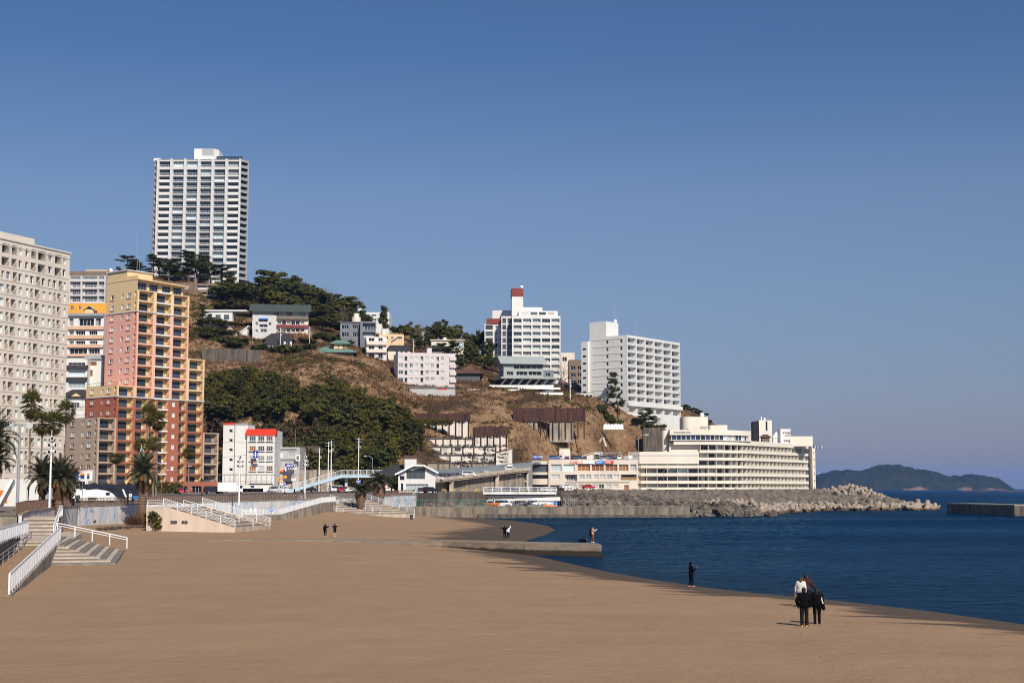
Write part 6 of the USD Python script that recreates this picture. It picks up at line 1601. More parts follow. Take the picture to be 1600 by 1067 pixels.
for k in range(1, 4):
 p, q_ = pa[k], pa[k + 1]; d = unit((q_ - p)[:2]); n = NA([-d[1], d[0]])
 q = MB(); v = [p[:2] + d * (.02), q_[:2], q_[:2] + n * 8, p[:2] + n * 8]; zz = [p[2], q_[2], q_[2], p[2]]
 q.hexa([(x[0], x[1], z - 1.3) for x, z in zip(v, zz)] + [(x[0], x[1], z - .5) for x, z in zip(v, zz)]); q.build('deck', 'concrete_pale', t)
 q = MB(); v = [p[:2] - n * .25, q_[:2] - n * .25, q_[:2] + n * .1, p[:2] + n * .1]
 q.hexa([(x[0], x[1], z - .85) for x, z in zip(v, zz)] + [(x[0], x[1], z + .15) for x, z in zip(v, zz)]); q.build('parapet', 'concrete_pale', t)
 for fz in (.6,) if k < 3 else ():
  c = p + (q_ - p) * fz; Bx((c[0] - .6, c[1] + 1.5, 4), (c[0] + .6, c[1] + 6.5, c[2] - 1.31)).build('pier', 'concrete_pale', t)
v = [pa[2], pa[4]]
strip_wall('retaining_wall', 'stained tan wall under the ramp road', [NA([pa[1][0] - 2, pa[1][1] + 4, 3, pa[1][2] - 1.4]), NA([pa[2][0], pa[2][1] + 4, 3, pa[2][2] - 1.4]), NA([pa[4][0], pa[4][1] + 4, 3, pa[4][2] - 1.4])], .5, 'concrete', seg=6)
fence('deck_railing', 'thin grey railing on the ramp road in front of the parked cars', [p + NA([0, 0, .15]) for p in pa[1:]], h=.9, post=2.5, rails=(1.0, .5), pw=.06, m='metal_grey')
mat('hoarding', (.20, .235, .255), rough=.5, var=.05)
strip_wall('site_hoarding', 'pale blue-grey site hoarding behind the cars on the ramp road', [NA([pa[1][0] + 1, pa[1][1] + 11, 6, zat(735, pa[1][1] + 11)]), NA([pa[2][0], pa[2][1] + 11, 6, zat(730, pa[2][1] + 11)]), NA([pa[4][0] + 1, pa[4][1] + 11, 6, zat(721.5, pa[4][1] + 11)])], .12, 'hoarding', cat='fence', seg=3)
t = thing('ruined_frame', 'pale concrete frame standing between the ramp road and the parking building', 'frame')
c = P(811, 766, 480); w = 14 * 480 / FPX; h = zat(733, 480) - c[2]
for x in (0, w - .5): Bx((c[0] + x, 480, c[2]), (c[0] + x + .6, 484, c[2] + h)).build('post', 'concrete_pale', t)
for z in (0.48, .97): Bx((c[0] + .61, 480.1, c[2] + h * z - .6), (c[0] + w - .51, 483.9, c[2] + h * z)).build('beam', 'concrete_pale', t)
Bx((c[0] + .61, 483, c[2]), (c[0] + w - .51, 483.4, c[2] + h * .45)).build('dark_panel', 'metal_dark', t)
# footbridge
FB = [P(437, 768, 395), P(470, 752.5, 397), P(500, 746, 399), P(531, 742.5, 402), P(613, 742.5, 405)]
mat('bridge_blue', (.42, .55, .63), rough=.5, var=.08, scale=.4)
t = thing('footbridge', 'pale blue steel footbridge with a long stair over the shore road', 'footbridge')
pts2 = [P(433, 771, 392), P(533, 741.5, 400), P(613, 741.0, 403)]
for k in range(2):
 p, q_ = pts2[k], pts2[k + 1]
 for off in (0, 2.6):
  o = NA([0, off, 0]); MB().bar(p + o + [0, 0, -.45], q_ + o + [0, 0, -.45], .25, .8).build('girder', 'bridge_blue', t)
 MB().hexa([p + [0, .13, -.3], q_ + [0, .13, -.3], q_ + [0, 2.47, -.3], p + [0, 2.47, -.3], p + [0, .13, -.05], q_ + [0, .13, -.05], q_ + [0, 2.47, -.05], p + [0, 2.47, -.05]]).build('deck', 'concrete', t)
for px in (541, 602):
 c = P(px, 741, 402); Bx((c[0] - .35, 402, 5), (c[0] + .35, 404, c[2] - .9)).build('column', 'bridge_blue', t)
fence('bridge_railing', 'white railing along the footbridge and its stair', [pts2[0] + [0, 0, 0], pts2[1] + [0, 0, 0], pts2[2] + [0, 0, 0]], h=1.3, post=1.8, rails=(1.0, .1), pw=.09, bars=.35, barw=.05)
# station house
Y0 = 392
c = P(622, 768, Y0); an = rad(4)
hw = Face(0, 0, 0, 0, (c[0], c[1], c[2], an)); W = hw.at(680, 760)[0]
T_ = House('station_house', 'white gabled station house with dark roof, big glazed gable and rooftop cupola', c, an, W, 17, zat(748, Y0) - c[2], 'wall_white')
u0, w0 = T_.f.at(634, 766); u1, w1 = T_.f.at(669, 756)
T_.win('f', u0, u1, w0 + .1, w1, d=.5, pane='pane_teal', nx=6)
u0, w0 = T_.f.at(626, 767); u1, w1 = T_.f.at(630, 755); T_.win('f', u0, u1, w0 + .1, w1, d=.3, pane='pane_dark', nx=1, name='door')
gu0, gw0 = T_.f.at(635, 749.5); gu1, gw1 = T_.f.at(664, 729.5)
ru, rw = T_.f.at(658, 728.0);
zr = rw
# gable front: wall polygon above the ground floor with a glazed opening
gm = MB(); F = T_.f
low = T_.H; lu, lw = F.at(622, 740); ru2, rw2 = F.at(683, 737)
gm.add([F.p(0, low), F.p(gu0, low), F.p(gu0, lw + (zr - lw) * .42), F.p(0, lw)], [[0, 1, 2, 3]])
gm.add([F.p(gu1, low), F.p(W + .0, low), F.p(W, rw2), F.p(gu1, zr - .9)], [[0, 1, 2, 3]])
gm.add([F.p(gu0, gw1 - 1.2), F.p(gu1, gw1), F.p(gu1, zr - .5), F.p(F.at(646, 728)[0], zr - .2)], [[0, 1, 2, 3]])
gm.build('gable_wall', 'wall_white', T_.t)
q = MB(); q.add([F.p(gu0, low + .02, .4), F.p(gu1, low + .02, .4), F.p(gu1, gw1, .4), F.p(F.at(648, 729)[0], gw1, .4), F.p(gu0, gw1 - 1.4, .4)], [[0, 1, 2], [0, 2, 3], [0, 3, 4]]); wn = q.build('window', 'pane_mid', T_.t)
q = MB()
for f_ in (0, .22, .48, .52, .85, 1): u = gu0 + (gu1 - gu0) * f_; F.box(q, u - .08, u + .08, low, gw1 - (1.2 * (1 - f_) if f_ < .3 else 0), .2, .36)
F.box(q, gu0, gu1, low + 2.0, low + 2.15, .2, .35); q.build('window_frame', 'metal_dark', wn)
MB().lathe([(0, 0), (.62, 0), (.62, .05), (0, .05)], (0, 0, 0), 14)
u_, w_ = F.at(628.5, 746); q = MB(); F.box(q, u_ - .6, u_ + .6, w_ - .6, w_ + .5, -.05, -.004); q.build('arched_window', 'pane_dark', T_.t)
rf = MB()
eL = F.at(617, 742); pk0 = F.at(646, 727.5); pk1 = F.at(662, 727.5); eR = F.at(685, 739.5)
prof = [eL, pk0, pk1, eR]
for (a, b_) in zip(prof[:-1], prof[1:]):
 rf.hexa([F.p(a[0], a[1], -1.0), F.p(b_[0], b_[1], -1.0), F.p(b_[0], b_[1], 17.5), F.p(a[0], a[1], 17.5), F.p(a[0], a[1] + .35, -1.0), F.p(b_[0], b_[1] + .35, -1.0), F.p(b_[0], b_[1] + .35, 17.5), F.p(a[0], a[1] + .35, 17.5)])
rf.build('roof', 'roof_dark', T_.t)
fb = MB()
for (a, b_) in zip(prof[:-1], prof[1:]): fb.bar(F.p(a[0], a[1] + .1, -1.1), F.p(b_[0], b_[1] + .1, -1.1), .15, .45)
fb.build('barge_board', 'white_paint', T_.t)
sl = MB(); e0 = F.at(577, 744); tw = F.at(650, 725.5)[1]; eu = F.at(640, 740)[0]
lo_ = [F.p(e0[0], e0[1], 2), F.p(eu, e0[1], 2), F.p(eu, tw, 15), F.p(e0[0] + 7, tw, 15)]
sl.hexa(lo_ + [q + [0, 0, .3] for q in lo_]); sl.build('side_roof', 'roof_dark', T_.t)
cu0, cw0 = F.at(632, 727); cu1, cw1 = F.at(651, 714.5)
Bx((cu0, 7, cw0 - 1.5), (cu1, 11, cw1)).build('cupola', 'wall_white', T_.t)
gable(T_.t, cu0, cu1, 7, 11, cw1, .6, 'roof_brown', over=.3, along='x', name='cupola_roof', wallm='wall_white')
T_.close(base=-1)
# promenade cafe terrace under the red-topped hotel, arcade shop, convenience store bits
Y0 = 412
T_ = front('cafe_terrace', 'white terrace building with an open roof deck in front of the small hotel', 309, 424, 757.5, 776, Y0, 9, 'wall_white')
for a, b_, ya, yb in ((312, 334, 763, 771), (375, 411, 763, 776)):
 u0, w0 = T_.f.at(a, yb); u1, w1 = T_.f.at(b_, ya); w0 = max(w0, .05)
 T_.win('f', u0, u1, w0, w1, d=.5 if a < 330 else 2.2, pane='pane_dark', nx=4)
u0, w0 = T_.f.at(402, 771); u1, w1 = T_.f.at(390, 763)
q = MB(); T_.f.box(q, T_.f.at(312, 760)[0], T_.f.at(335, 760)[0], T_.f.at(312, 762)[1], T_.f.at(312, 759)[1], -.15, -.01); q.build('blue_fascia', 'blue_bright', T_.t)
q = MB(); q.bar(T_.f.p(T_.f.at(345, 757)[0], T_.H, -.5), T_.f.p(T_.f.at(364, 771)[0], .8, -.5), 1.2, .3); q.build('outside_stair', 'concrete_white', T_.t)
q = MB()
for k in range(15): q.box((T_.W * k / 14 - .04, .3, T_.H), (T_.W * k / 14 + .04, .38, T_.H + 2.9))
q.build('pergola_posts', 'rail_bronze', T_.t)
Bx((-.2, .1, T_.H + 2.9), (T_.W + .2, 6, T_.H + 3.05)).build('pergola_roof', 'wall_brown', T_.t)
railing(T_.t, T_.f, .05, T_.W - .05, T_.H, h=1.1, d=.15, step=.5)
T_.close(base=-1)
s_ = sgn('small navy plate above the terrace building doorway', 394.5, 759.8, 5, 2.6, Y0 - .05, 'blue_sign')
T_ = front('beach_kiosk', 'dark kiosk with a cream awning beside the hedge', 264, 300, 756, 776, 405, 6, 'wall_dark')
T_.winp(282, 299, 760, 771, d=.4, pane='pane_dark', nx=3)
T_.winp(265, 279, 764, 771, d=.4, pane='pane_dark', nx=2)
a0, a1 = T_.f.us(758, 264, 285); MB().hexa([(a0, -2.2, T_.H - 1.1), (a1, -2.2, T_.H - 1.1), (a1, -.01, T_.H - .3), (a0, -.01, T_.H - .3), (a0, -2.2, T_.H - 1.0), (a1, -2.2, T_.H - 1.0), (a1, -.01, T_.H - .15), (a0, -.01, T_.H - .15)]).build('awning', 'wall_cream', T_.t)
T_.close(base=-1)
T_ = front('arcade', 'long low red-brick arcade at the foot of the stepped tower', 250, 342, 752.5, 776, 398, 3, 'wall_red')
for k in range(4): u = T_.W * (.05 + .24 * k); T_.win('f', u, u + T_.W * .17, .3, 3.0, d=.6, pane='pane_dark', nx=3)
T_.close(base=-1)
# convenience store sign and blue shopfront at the foot of the sand-coloured wing
t = thing('shop_sign', 'white shop pole sign with orange and navy panels', 'sign', P(134, 745, 372))
Bx((-1.7, 0, -.9), (1.7, .3, 1.6)).build('panel', 'white_paint', t)
for x0, x1 in ((-1.4, -.35), (.35, 1.0)):
 Bx((x0, -.05, -.5), (x1, -.004, .45)).build('navy_field', 'blue_sign', t); Bx((x0, -.05, .46), (x1, -.004, 1.0)).build('orange_field', 'orange_sign', t)
Bx((-.2, .1, -5), (.2, .25, -.91)).build('post', 'metal_white', t)
Bx((-2.0, -.1, 1.61), (2.0, .5, 1.75)).build('cap', 'white_paint', t)
T_ = front('shop', 'small shop with brown tiled canopy and blue and white panels', 105, 137, 733, 775, 378, 6, 'wall_beige')
for a, b_, ya, yb, m in ((112, 123, 737, 748, 'blue_bright'), (125.5, 136, 738, 742, 'white_paint'), (125.5, 136, 742.2, 748, 'blue_bright')):
 u0, w0 = T_.f.at(a, yb); u1, w1 = T_.f.at(b_, ya); q = MB(); T_.f.box(q, u0, u1, w0, w1, -.5, -.02); q.build('fascia_panel', m, T_.t)
q = MB(); u0, w0 = T_.f.at(111, 737); u1, w1 = T_.f.at(137, 732.5); T_.f.box(q, u0, u1, w0 + .02, w1, -.9, -.01); q.build('tiled_canopy', 'maroon', T_.t)
T_.winp(112, 134, 752, 766, d=.3, pane='pane_dark', nx=4); T_.close(base=-2)
# white building with outside stair and orange louvres at the frame edge
T_ = front('stair_building', 'white seafront building with an outside stair and orange louvred panel', -30, 64, 748, 786, 235, 12, 'wall_white')
u0, w0 = T_.f.at(-20, 786); u1, w1 = T_.f.at(12, 766)
for k in range(9): q = MB(); zz = w0 + .1 + (w1 - w0) * k / 9; T_.f.box(q, max(u0, .1), u1, zz, zz + .17, -.12, -.01); q.build('louvre', 'orange_sign', T_.t)
a = T_.f.at(4, 786); b_ = T_.f.at(24, 750)
for d_ in (-.5, -1.7): MB().bar(T_.f.p(a[0], a[1], d_), T_.f.p(b_[0], b_[1], d_), .12, .5).build('stair_stringer', 'white_paint', T_.t)
q = MB()
for k in range(14): p = T_.f.p(a[0] + (b_[0] - a[0]) * k / 13, a[1] + (b_[1] - a[1]) * k / 13, -1.1); q.box((p[0] - .2, p[1] - .5, p[2] - .03), (p[0] + .2, p[1] + .5, p[2] + .03))
q.build('stair_treads', 'metal_grey', T_.t)
T_.win('f', T_.f.at(41, 780)[0], T_.f.at(45, 780)[0], .4, 2.6, d=.4, pane='pane_dark', nx=1, name='door')
T_.close(base=-1)
# ================================================================ ruined terrace walls and sheet piles in the slope
def slope_wall(name, label, px0, px1, pyt, pyb, Y0, Y1, m, seg=5, cat='wall', D=1.0, var=0, down=1.5):
 a, b = P(px0, pyb, Y0), P(px1, pyb, Y1)
 zt0, zt1 = zat(pyt, Y0), zat(pyt, Y1)
 zb0, zb1 = zat(pyb, Y0), zat(pyb, Y1)
 return strip_wall(name, label, [NA([a[0], a[1], zb0 - down, zt0]), NA([b[0], b[1], zb1 - down, zt1])], D, m, seg=seg, cat=cat)
mat('rust', (.060, .027, .020), rough=.85, var=.45, scale=.8, stretch=(1, 1, .15))
mat('ruin_white', (.54, .48, .42), rough=.9, var=.25, scale=.35, stretch=(1, 1, .35), bump=.3, lo=.35, hi=.5)
def piles(label, px0, px1, pyt, pym, pyb, Y0, Y1, wallm, gaps=False):
 """a row of rusty sheet piles over a pale wall with steel uprights"""
 t = thing('sheet_pile_wall', label, 'wall')
 a, b = P(px0, pym, Y0), P(px1, pym, Y1); L = np.linalg.norm((b - a)[:2]); d = unit((b - a)[:2]); nn = NA([d[1], -d[0]])
 n = max(4, int(L / 1.15))
 zt = lambda s_: zat(pyt, Y0) + (zat(pyt, Y1) - zat(pyt, Y0)) * s_; zm = lambda s_: zat(pym, Y0) + (zat(pym, Y1) - zat(pym, Y0)) * s_; zb = lambda s_: zat(pyb, Y0) + (zat(pyb, Y1) - zat(pyb, Y0)) * s_
 for k in range(n):
  s_ = (k + .5) / n; c = a[:2] + d * L * s_ + nn * (.22 if k % 2 else 0); hw_ = L / n / 2 * .96
  q = [c - d * hw_, c + d * hw_, c + d * hw_ - nn * .25, c - d * hw_ - nn * .25]
  MB().prism([tuple(x) for x in (q if nn[1] < 0 else q)], zm(s_) - .2, zt(s_) + rku(-.25, .25)).build('sheet_pile', 'rust', t)
  if k % 2 == 0:
   c = a[:2] + d * L * s_ + nn * .25; q = [c - d * .16, c + d * .16, c + d * .16 - nn * .4, c - d * .16 - nn * .4]
   MB().prism([tuple(x) for x in q], zb(s_) - .5, zm(s_) - .21).build('steel_upright', 'rust', t)
 m = max(2, int(L / 4))
 for k in range(m):
  s0, s1 = (k + .01) / m, (k + .99) / m
  if gaps and k % 3 == 1: continue
  p0, p1 = a[:2] + d * L * s0 - nn * .5, a[:2] + d * L * s1 - nn * .5
  MB().prism([tuple(p0), tuple(p1), tuple(p1 - nn * .8), tuple(p0 - nn * .8)], zb(s0) - 1.5, zm(s0) - .1).build('wall_panel', wallm, t)
 return t
piles('rusty sheet piles over white wall panels beside the dark bamboo grove', 648, 735, 645.5, 656, 681, 493, 499, 'ruin_white')
piles('rusty sheet piles with white panels stepping lower next to the retaining wall', 739, 794, 666, 679, 703, 490, 494, 'ruin_white')
piles('tall brown sheet piles on steel legs above the parking building', 822, 915, 637, 657.5, 684, 514, 521, 'concrete', gaps=True)
piles('low dark sheet piles at the shoulder of the tall brown row', 802, 822, 638, 657, 668, 509, 512, 'concrete_dark')
for lab, px0, px1, pyt, pyb, Y0, Y1 in (('upper ruined white terrace wall with rust streaks', 658, 739, 684, 696, 486, 488), ('middle ruined white terrace wall with broken bays', 655, 775, 697, 709, 482, 486), ('lowest ruined white terrace wall above the ramp road', 650, 775, 710, 721, 478, 484), ('stained footing of the ruined white terraces', 668, 790, 722, 732, 474, 484)):
 tt = slope_wall('terrace_wall', lab, px0, px1, pyt, pyb, Y0, Y1, 'ruin_white' if 'footing' not in lab else 'concrete', seg=5.2)
 n = 7
 for k in range(n + 1):
  px = px0 + (px1 - px0) * k / n; p = P(px, pyb, Y0 + (Y1 - Y0) * k / n - .5)
  Bx((p[0] - .16, p[1] - .1, p[2] - 1), (p[0] + .16, p[1] + .3, zat(pyt, p[1]) + .1)).build('buttress', 'concrete_dark', tt)
 q = MB(); p, r_ = P(px0, pyt, Y0 - .25), P(px1, pyt, Y1 - .25); q.bar(p - [0, 0, .15], r_ - [0, 0, .15], .3, .25); q.build('ledge', 'concrete_dark', tt)
 for k in (3,):
  px = px0 + (px1 - px0) * (k + .3) / n; p = P(px, pyt, Y0 + (Y1 - Y0) * k / n - .3); q_ = P(px + 9, pyt, p[1])
  if k != 3 or 'middle' in lab: Bx((p[0], p[1] - .06, p[2] - 1.1), (q_[0], p[1] + .2, p[2] - .25)).build('dark_opening', 'metal_dark', tt)
a = P(775, 705, 482)
t = thing('broken_wall', 'white wall end with a stepped broken top beside the lamp post', 'wall', (a[0], a[1], 6))
z = [zat(y, 482) - 6 for y in (722, 708, 706, 702)]
MB().hexa([(0, 0, -1), (5.5, 1, -1), (5.5, 2, -1), (0, 1, -1), (0, 0, z[1]), (5.5, 1, z[3]), (5.5, 2, z[3]), (0, 1, z[1])]).build('wall', 'ruin_white', t)
slope_wall('retaining_wall', 'long stained concrete retaining wall across the upper slope', 315, 385, 545.5, 566, 536, 538, 'concrete_dark', seg=6)
slope_wall('retaining_wall', 'grey concrete retaining wall joining the long upper-slope wall', 386, 408, 546.5, 566, 538, 540, 'concrete_dark', seg=5)
slope_wall('terrace_wall', 'stone-patched slope wall above the road behind the grey shop', 468, 500, 697, 742, 452, 456, 'concrete_dark', seg=4)
slope_wall('retaining_wall', 'pale concrete slope wall behind the footbridge stair', 466, 522, 734, 768, 440, 444, 'concrete', seg=5)
slope_wall('retaining_wall', 'white wall of the hill road below the lilac block', 690, 812, 608, 612, 545, 553, 'concrete_white', seg=6, down=-.3, D=.4)
slope_wall('retaining_wall', 'white curving road wall below the raised house', 765, 865, 601.5, 606, 553, 556, 'concrete_white', seg=6, down=-.3, D=.4)
slope_wall('retaining_wall', 'white road parapet in front of the white apartment block', 818, 880, 613, 618, 549, 556, 'concrete_white', seg=6, down=-.3, D=.4)
slope_wall('terrace_wall', 'pale wall stub on the slope above the parking building roof', 864, 890, 700, 711, 520, 521, 'concrete_pale', seg=4)
slope_wall('terrace_wall', 'white and pink broken wall beside the pale stub', 874, 891, 702, 713, 518, 519, 'ruin_white', seg=5)
t = thing('tarpaulin_fence', 'torn white sheeting fence on the brown slope left of the pines', 'fence')
for k in range(8):
 a = P(943 + 3.9 * k, 671, 548); b_ = P(943 + 3.9 * k + 3.7, 671, 548); dz_ = rku(-.5, .5)
 MB().hexa([(a[0], a[1], a[2]), (b_[0], b_[1], b_[2]), (b_[0], b_[1] + .1, b_[2]), (a[0], a[1] + .1, a[2]), (a[0], a[1], zat(662.5, 548) + dz_), (b_[0], b_[1], zat(662.5, 548) - dz_), (b_[0], b_[1] + .1, zat(662.5, 548) - dz_), (a[0], a[1] + .1, zat(662.5, 548) + dz_)]).build('sheet', 'white_paint', t)
slope_wall('rock_face', 'bare brown cliff face behind the end of the ship hotel', 1005, 1040, 668, 712, 560, 562, 'concrete_dark', seg=6, cat='cliff')
t = thing('broken_chute', 'broken pale concrete chute hanging on the slope', 'ruin')
a, b_ = P(932, 695, 540), P(942, 684, 545); MB().bar(a, b_, .9, .5).build('slab', 'concrete_pale', t); a, b_ = P(942, 684, 543), P(947, 698, 541); MB().bar(a, b_, .8, .5).build('prop', 'concrete_pale', t)
# ================================================================ vegetation
def leaf_mat(name, ramp, trans=.25, rnd=.25):
 n = {'g': ('geometry', {}), 'r': ('rgb_ramp', {'ramp': ramp}), 'o': ('object_info', {}), 'k': ('map_range', {'from_min': 0., 'from_max': 1., 'to_min': 1 - rnd, 'to_max': 1 + rnd}),
  'h': ('hsv', {'hue': .5, 'saturation': 1., 'fac': 1.}), 'd': ('principled_bsdf', {'roughness': .7, 'specular_ior_level': .06}), 't': ('translucent_bsdf', {}), 'x': ('mix_closure', {'fac': trans})}
 MAT[name] = usdkit.material(stage, '/World/Looks/' + name, n, [('g.random_per_island', 'r.fac'), ('o.random', 'k.value'), ('k.result', 'h.value'), ('r.color', 'h.color'), ('h.color', 'd.base_color'), ('h.color', 't.color'), ('d.BSDF', 'x.closure1'), ('t.BSDF', 'x.closure2')], surface='x.closure')
leaf_mat('leaf_olive', [(0, (0.11, 0.104, 0.028)), (0.4, (0.198, 0.165, 0.037)), (0.75, (0.338, 0.245, 0.055)), (1, (0.569, 0.364, 0.076))])
leaf_mat('leaf_dark', [(0, (0.072, 0.078, 0.025)), (0.5, (0.144, 0.135, 0.036)), (0.85, (0.258, 0.205, 0.05)), (1, (0.41, 0.279, 0.067))])
leaf_mat('leaf_bamboo', [(0, (0.137, 0.121, 0.03)), (0.4, (0.274, 0.209, 0.043)), (0.75, (0.513, 0.329, 0.063)), (1, (0.822, 0.482, 0.09))])
leaf_mat('leaf_pine', [(0, (0.075, 0.087, 0.029)), (0.6, (0.181, 0.175, 0.048)), (1, (0.354, 0.278, 0.072))])
leaf_mat('leaf_dry', [(0, (.07, .045, .026)), (.5, (.14, .085, .05)), (1, (.24, .15, .085))])
leaf_mat('leaf_palm', [(0, (.10, .10, .055)), (.5, (.20, .19, .115)), (1, (.38, .35, .25))])
leaf_mat('leaf_fan', [(0, (0.125, 0.115, 0.029)), (0.5, (0.269, 0.207, 0.049)), (1, (0.514, 0.357, 0.086))])
leaf_mat('leaf_palm_dead', [(0, (.10, .055, .022)), (.5, (.20, .115, .05)), (1, (.30, .19, .09))])
leaf_mat('leaf_hedge', [(0, (0.092, 0.093, 0.019)), (0.5, (0.234, 0.175, 0.032)), (1, (0.435, 0.273, 0.052))])
mat('bark', (.12, .085, .06), rough=.95, var=.35, scale=2, bump=.5)
mat('bark_grey', (.20, .16, .13), rough=.95, var=.3, scale=2)
mat('palm_trunk', (.17, .105, .07), rough=.95, var=.45, scale=3, stretch=(1, 1, 2), bump=.8, bscale=6)
mat('palm_orange', (.45, .19, .03), rough=.7, var=.3, scale=4)
vg = np.random.default_rng(5); vgu = vg.uniform
def leaves(mb, centers, per, size, spread, out=None, flat=.0, asp=.55, tri=False):
 """leaf cards scattered about clump centres"""
 n = len(centers) * per
 c = np.repeat(np.asarray(centers, float), per, 0)
 off = vg.normal(size=(n, 3)); off /= np.linalg.norm(off, axis=1, keepdims=True); off *= (vg.random((n, 1)) ** .4)
 sp = np.repeat(np.broadcast_to(np.asarray(spread, float), (len(centers), 3)) if np.ndim(spread) < 2 else spread, per, 0)
 p = c + off * sp
 nrm = off * (1 - flat) + vg.normal(size=(n, 3)) * .55 + NA([0, 0, flat * 2 + .25])
 nrm /= np.linalg.norm(nrm, axis=1, keepdims=True)
 r = vg.normal(size=(n, 3)); a = np.cross(nrm, r); a /= np.linalg.norm(a, axis=1, keepdims=True); b = np.cross(nrm, a)
 s = size * (.6 + .8 * vg.random((n, 1)))
 A, B = a * s, b * s * asp
 v = np.stack([p - A, p + B * .9 - A * .1, p + A, p - B * .9 + A * .1], 1).reshape(-1, 3)
 i = np.arange(n)[:, None] * 4
 mb.add(v, i + NA([[0, 1, 2, 3]]))
def branch_tree(mb, p, d, L, r, depth, gen, kids=3, spreadk=.7, tips=None, upb=.15):
 q = p + d * L
 mb.tube([p, p + d * L * .5 + gen.normal(size=3) * L * .04, q], [r, r * .8, r * .62], 6 if depth > 2 else 4, cap=False)
 if depth == 0:
  if tips is not None: tips.append(q)
  return
 for k in range(kids):
  dd = unit(d + gen.normal(size=3) * spreadk + NA([0, 0, upb])); branch_tree(mb, p + d * L * gen.uniform(.6, 1), dd, L * gen.uniform(.55, .8), r * .6, depth - 1, gen, kids, spreadk, tips, upb)
def class_mesh(cls, name, mb, m, smooth=False):
 usdkit.mesh(stage, f'{cls.GetPath()}/{name}', mb.data(), MAT[m], smooth=smooth)
def broad(name, seed, m, H=10., Wd=9., trunk=.25, nc=70, per=46, size=.42, low=.2, lob=5):
 """a broadleaf tree of unit proportions (H tall, Wd wide)"""
 g = np.random.default_rng(seed); k = proto(name); tb = MB(); tips = []
 branch_tree(tb, NA([0, 0, -1.0]), NA([0, 0, 1.0]), H * .35 + 1, trunk, 3, g, 3, .55, tips)
 class_mesh(k, 'trunk', tb, 'bark', True)
 lobes = [(NA([0, 0, H * .66]), 1.0)] + [(NA([cos(a) * Wd * .26, sin(a) * Wd * .26, H * g.uniform(.42, .74)]), g.uniform(.5, .8)) for a in np.arange(lob) * 6.283 / lob + g.random()]
 cs = []
 while len(cs) < nc:
  c, s = lobes[int(g.integers(len(lobes)))]
  o = g.normal(size=3); o /= np.linalg.norm(o); o *= g.random() ** .25
  q = c + o * NA([Wd * .32, Wd * .32, H * .27]) * s
  if q[2] > H * low: cs.append(q)
 cm = MB(); leaves(cm, cs, per, size, (Wd * .085, Wd * .085, H * .055)); class_mesh(k, 'crown', cm, m)
 return k
K_broad = [broad('broad_a', 1, 'leaf_olive'), broad('broad_b', 2, 'leaf_olive', lob=7), broad('broad_c', 3, 'leaf_dark'), broad('broad_d', 4, 'leaf_dark', H=10, Wd=10, lob=6)]
def plume(name, seed, m, H=10.):
 """a tall feathery grove tree whose tips nod"""
 g = np.random.default_rng(seed); k = proto(name); tb = MB(); cs = []
 for q in range(9):
  a = g.random() * 6.283; r = g.uniform(.2, 1.0); t_ = g.uniform(.72, 1.0) * H; lean = g.uniform(.6, 1.9)
  pts = [NA([cos(a) * (r + lean * f ** 2.4), sin(a) * (r + lean * f ** 2.4), -.8 + (t_ + .8) * (f - .08 * f ** 5)]) for f in np.linspace(0, 1, 8)]
  tb.tube(pts, np.linspace(.07, .02, 8), 4, cap=False)
  for f in np.linspace(.28, 1, 13):
   i = min(6, int(f * 7)); p = pts[i] + (pts[i + 1] - pts[i]) * (f * 7 - i)
   cs.append(p + g.normal(size=3) * NA([.55, .55, .25]))
 class_mesh(k, 'trunk', tb, 'bark'); cm = MB(); leaves(cm, cs, 24, .34, (.62, .62, .42), flat=.1, asp=.4); class_mesh(k, 'crown', cm, m)
 return k
K_plume = [plume('plume_a', 11, 'leaf_bamboo'), plume('plume_b', 12, 'leaf_bamboo'), plume('plume_c', 13, 'leaf_dark')]
def pine(name, seed, H=11., lean=.0, levels=7, wid=4.2):
 g = np.random.default_rng(seed); k = proto(name); tb = MB(); cs = []; sp = []
 tr = [NA([lean * H * f ** 1.3 + .25 * sin(f * 5 + seed), .2 * sin(f * 4), -1 + (H + .6) * f]) for f in np.linspace(0, 1, 9)]
 tb.tube(tr, np.linspace(.30, .06, 9), 7, cap=False)
 for l in range(levels):
  f = .42 + .56 * l / (levels - 1); i = min(7, int(f * 8)); p = tr[i] + (tr[i + 1] - tr[i]) * (f * 8 - i)
  for q in range(4):
   a = g.random() * 6.283; L = wid * (1.05 - .65 * (f - .42) / .56) * g.uniform(.5, 1.1)
   e = p + NA([cos(a) * L, sin(a) * L, g.uniform(-.1, .7)])
   tb.tube([p, (p + e) / 2 + [0, 0, .25], e], [.09, .06, .03], 4, cap=False)
   for s in np.linspace(.4, 1, 5): cs.append(p + (e - p) * s + g.normal(size=3) * .25 + [0, 0, .2])
 class_mesh(k, 'trunk', tb, 'bark', True); cm = MB(); leaves(cm, cs, 34, .34, (.85, .85, .26), flat=.3, asp=.35); class_mesh(k, 'crown', cm, 'leaf_pine')
 return k
K_pine = [pine('pine_a', 21), pine('pine_b', 22, lean=.12, wid=5.0, levels=5), pine('pine_c', 23, lean=-.18, levels=9, wid=3.0)]
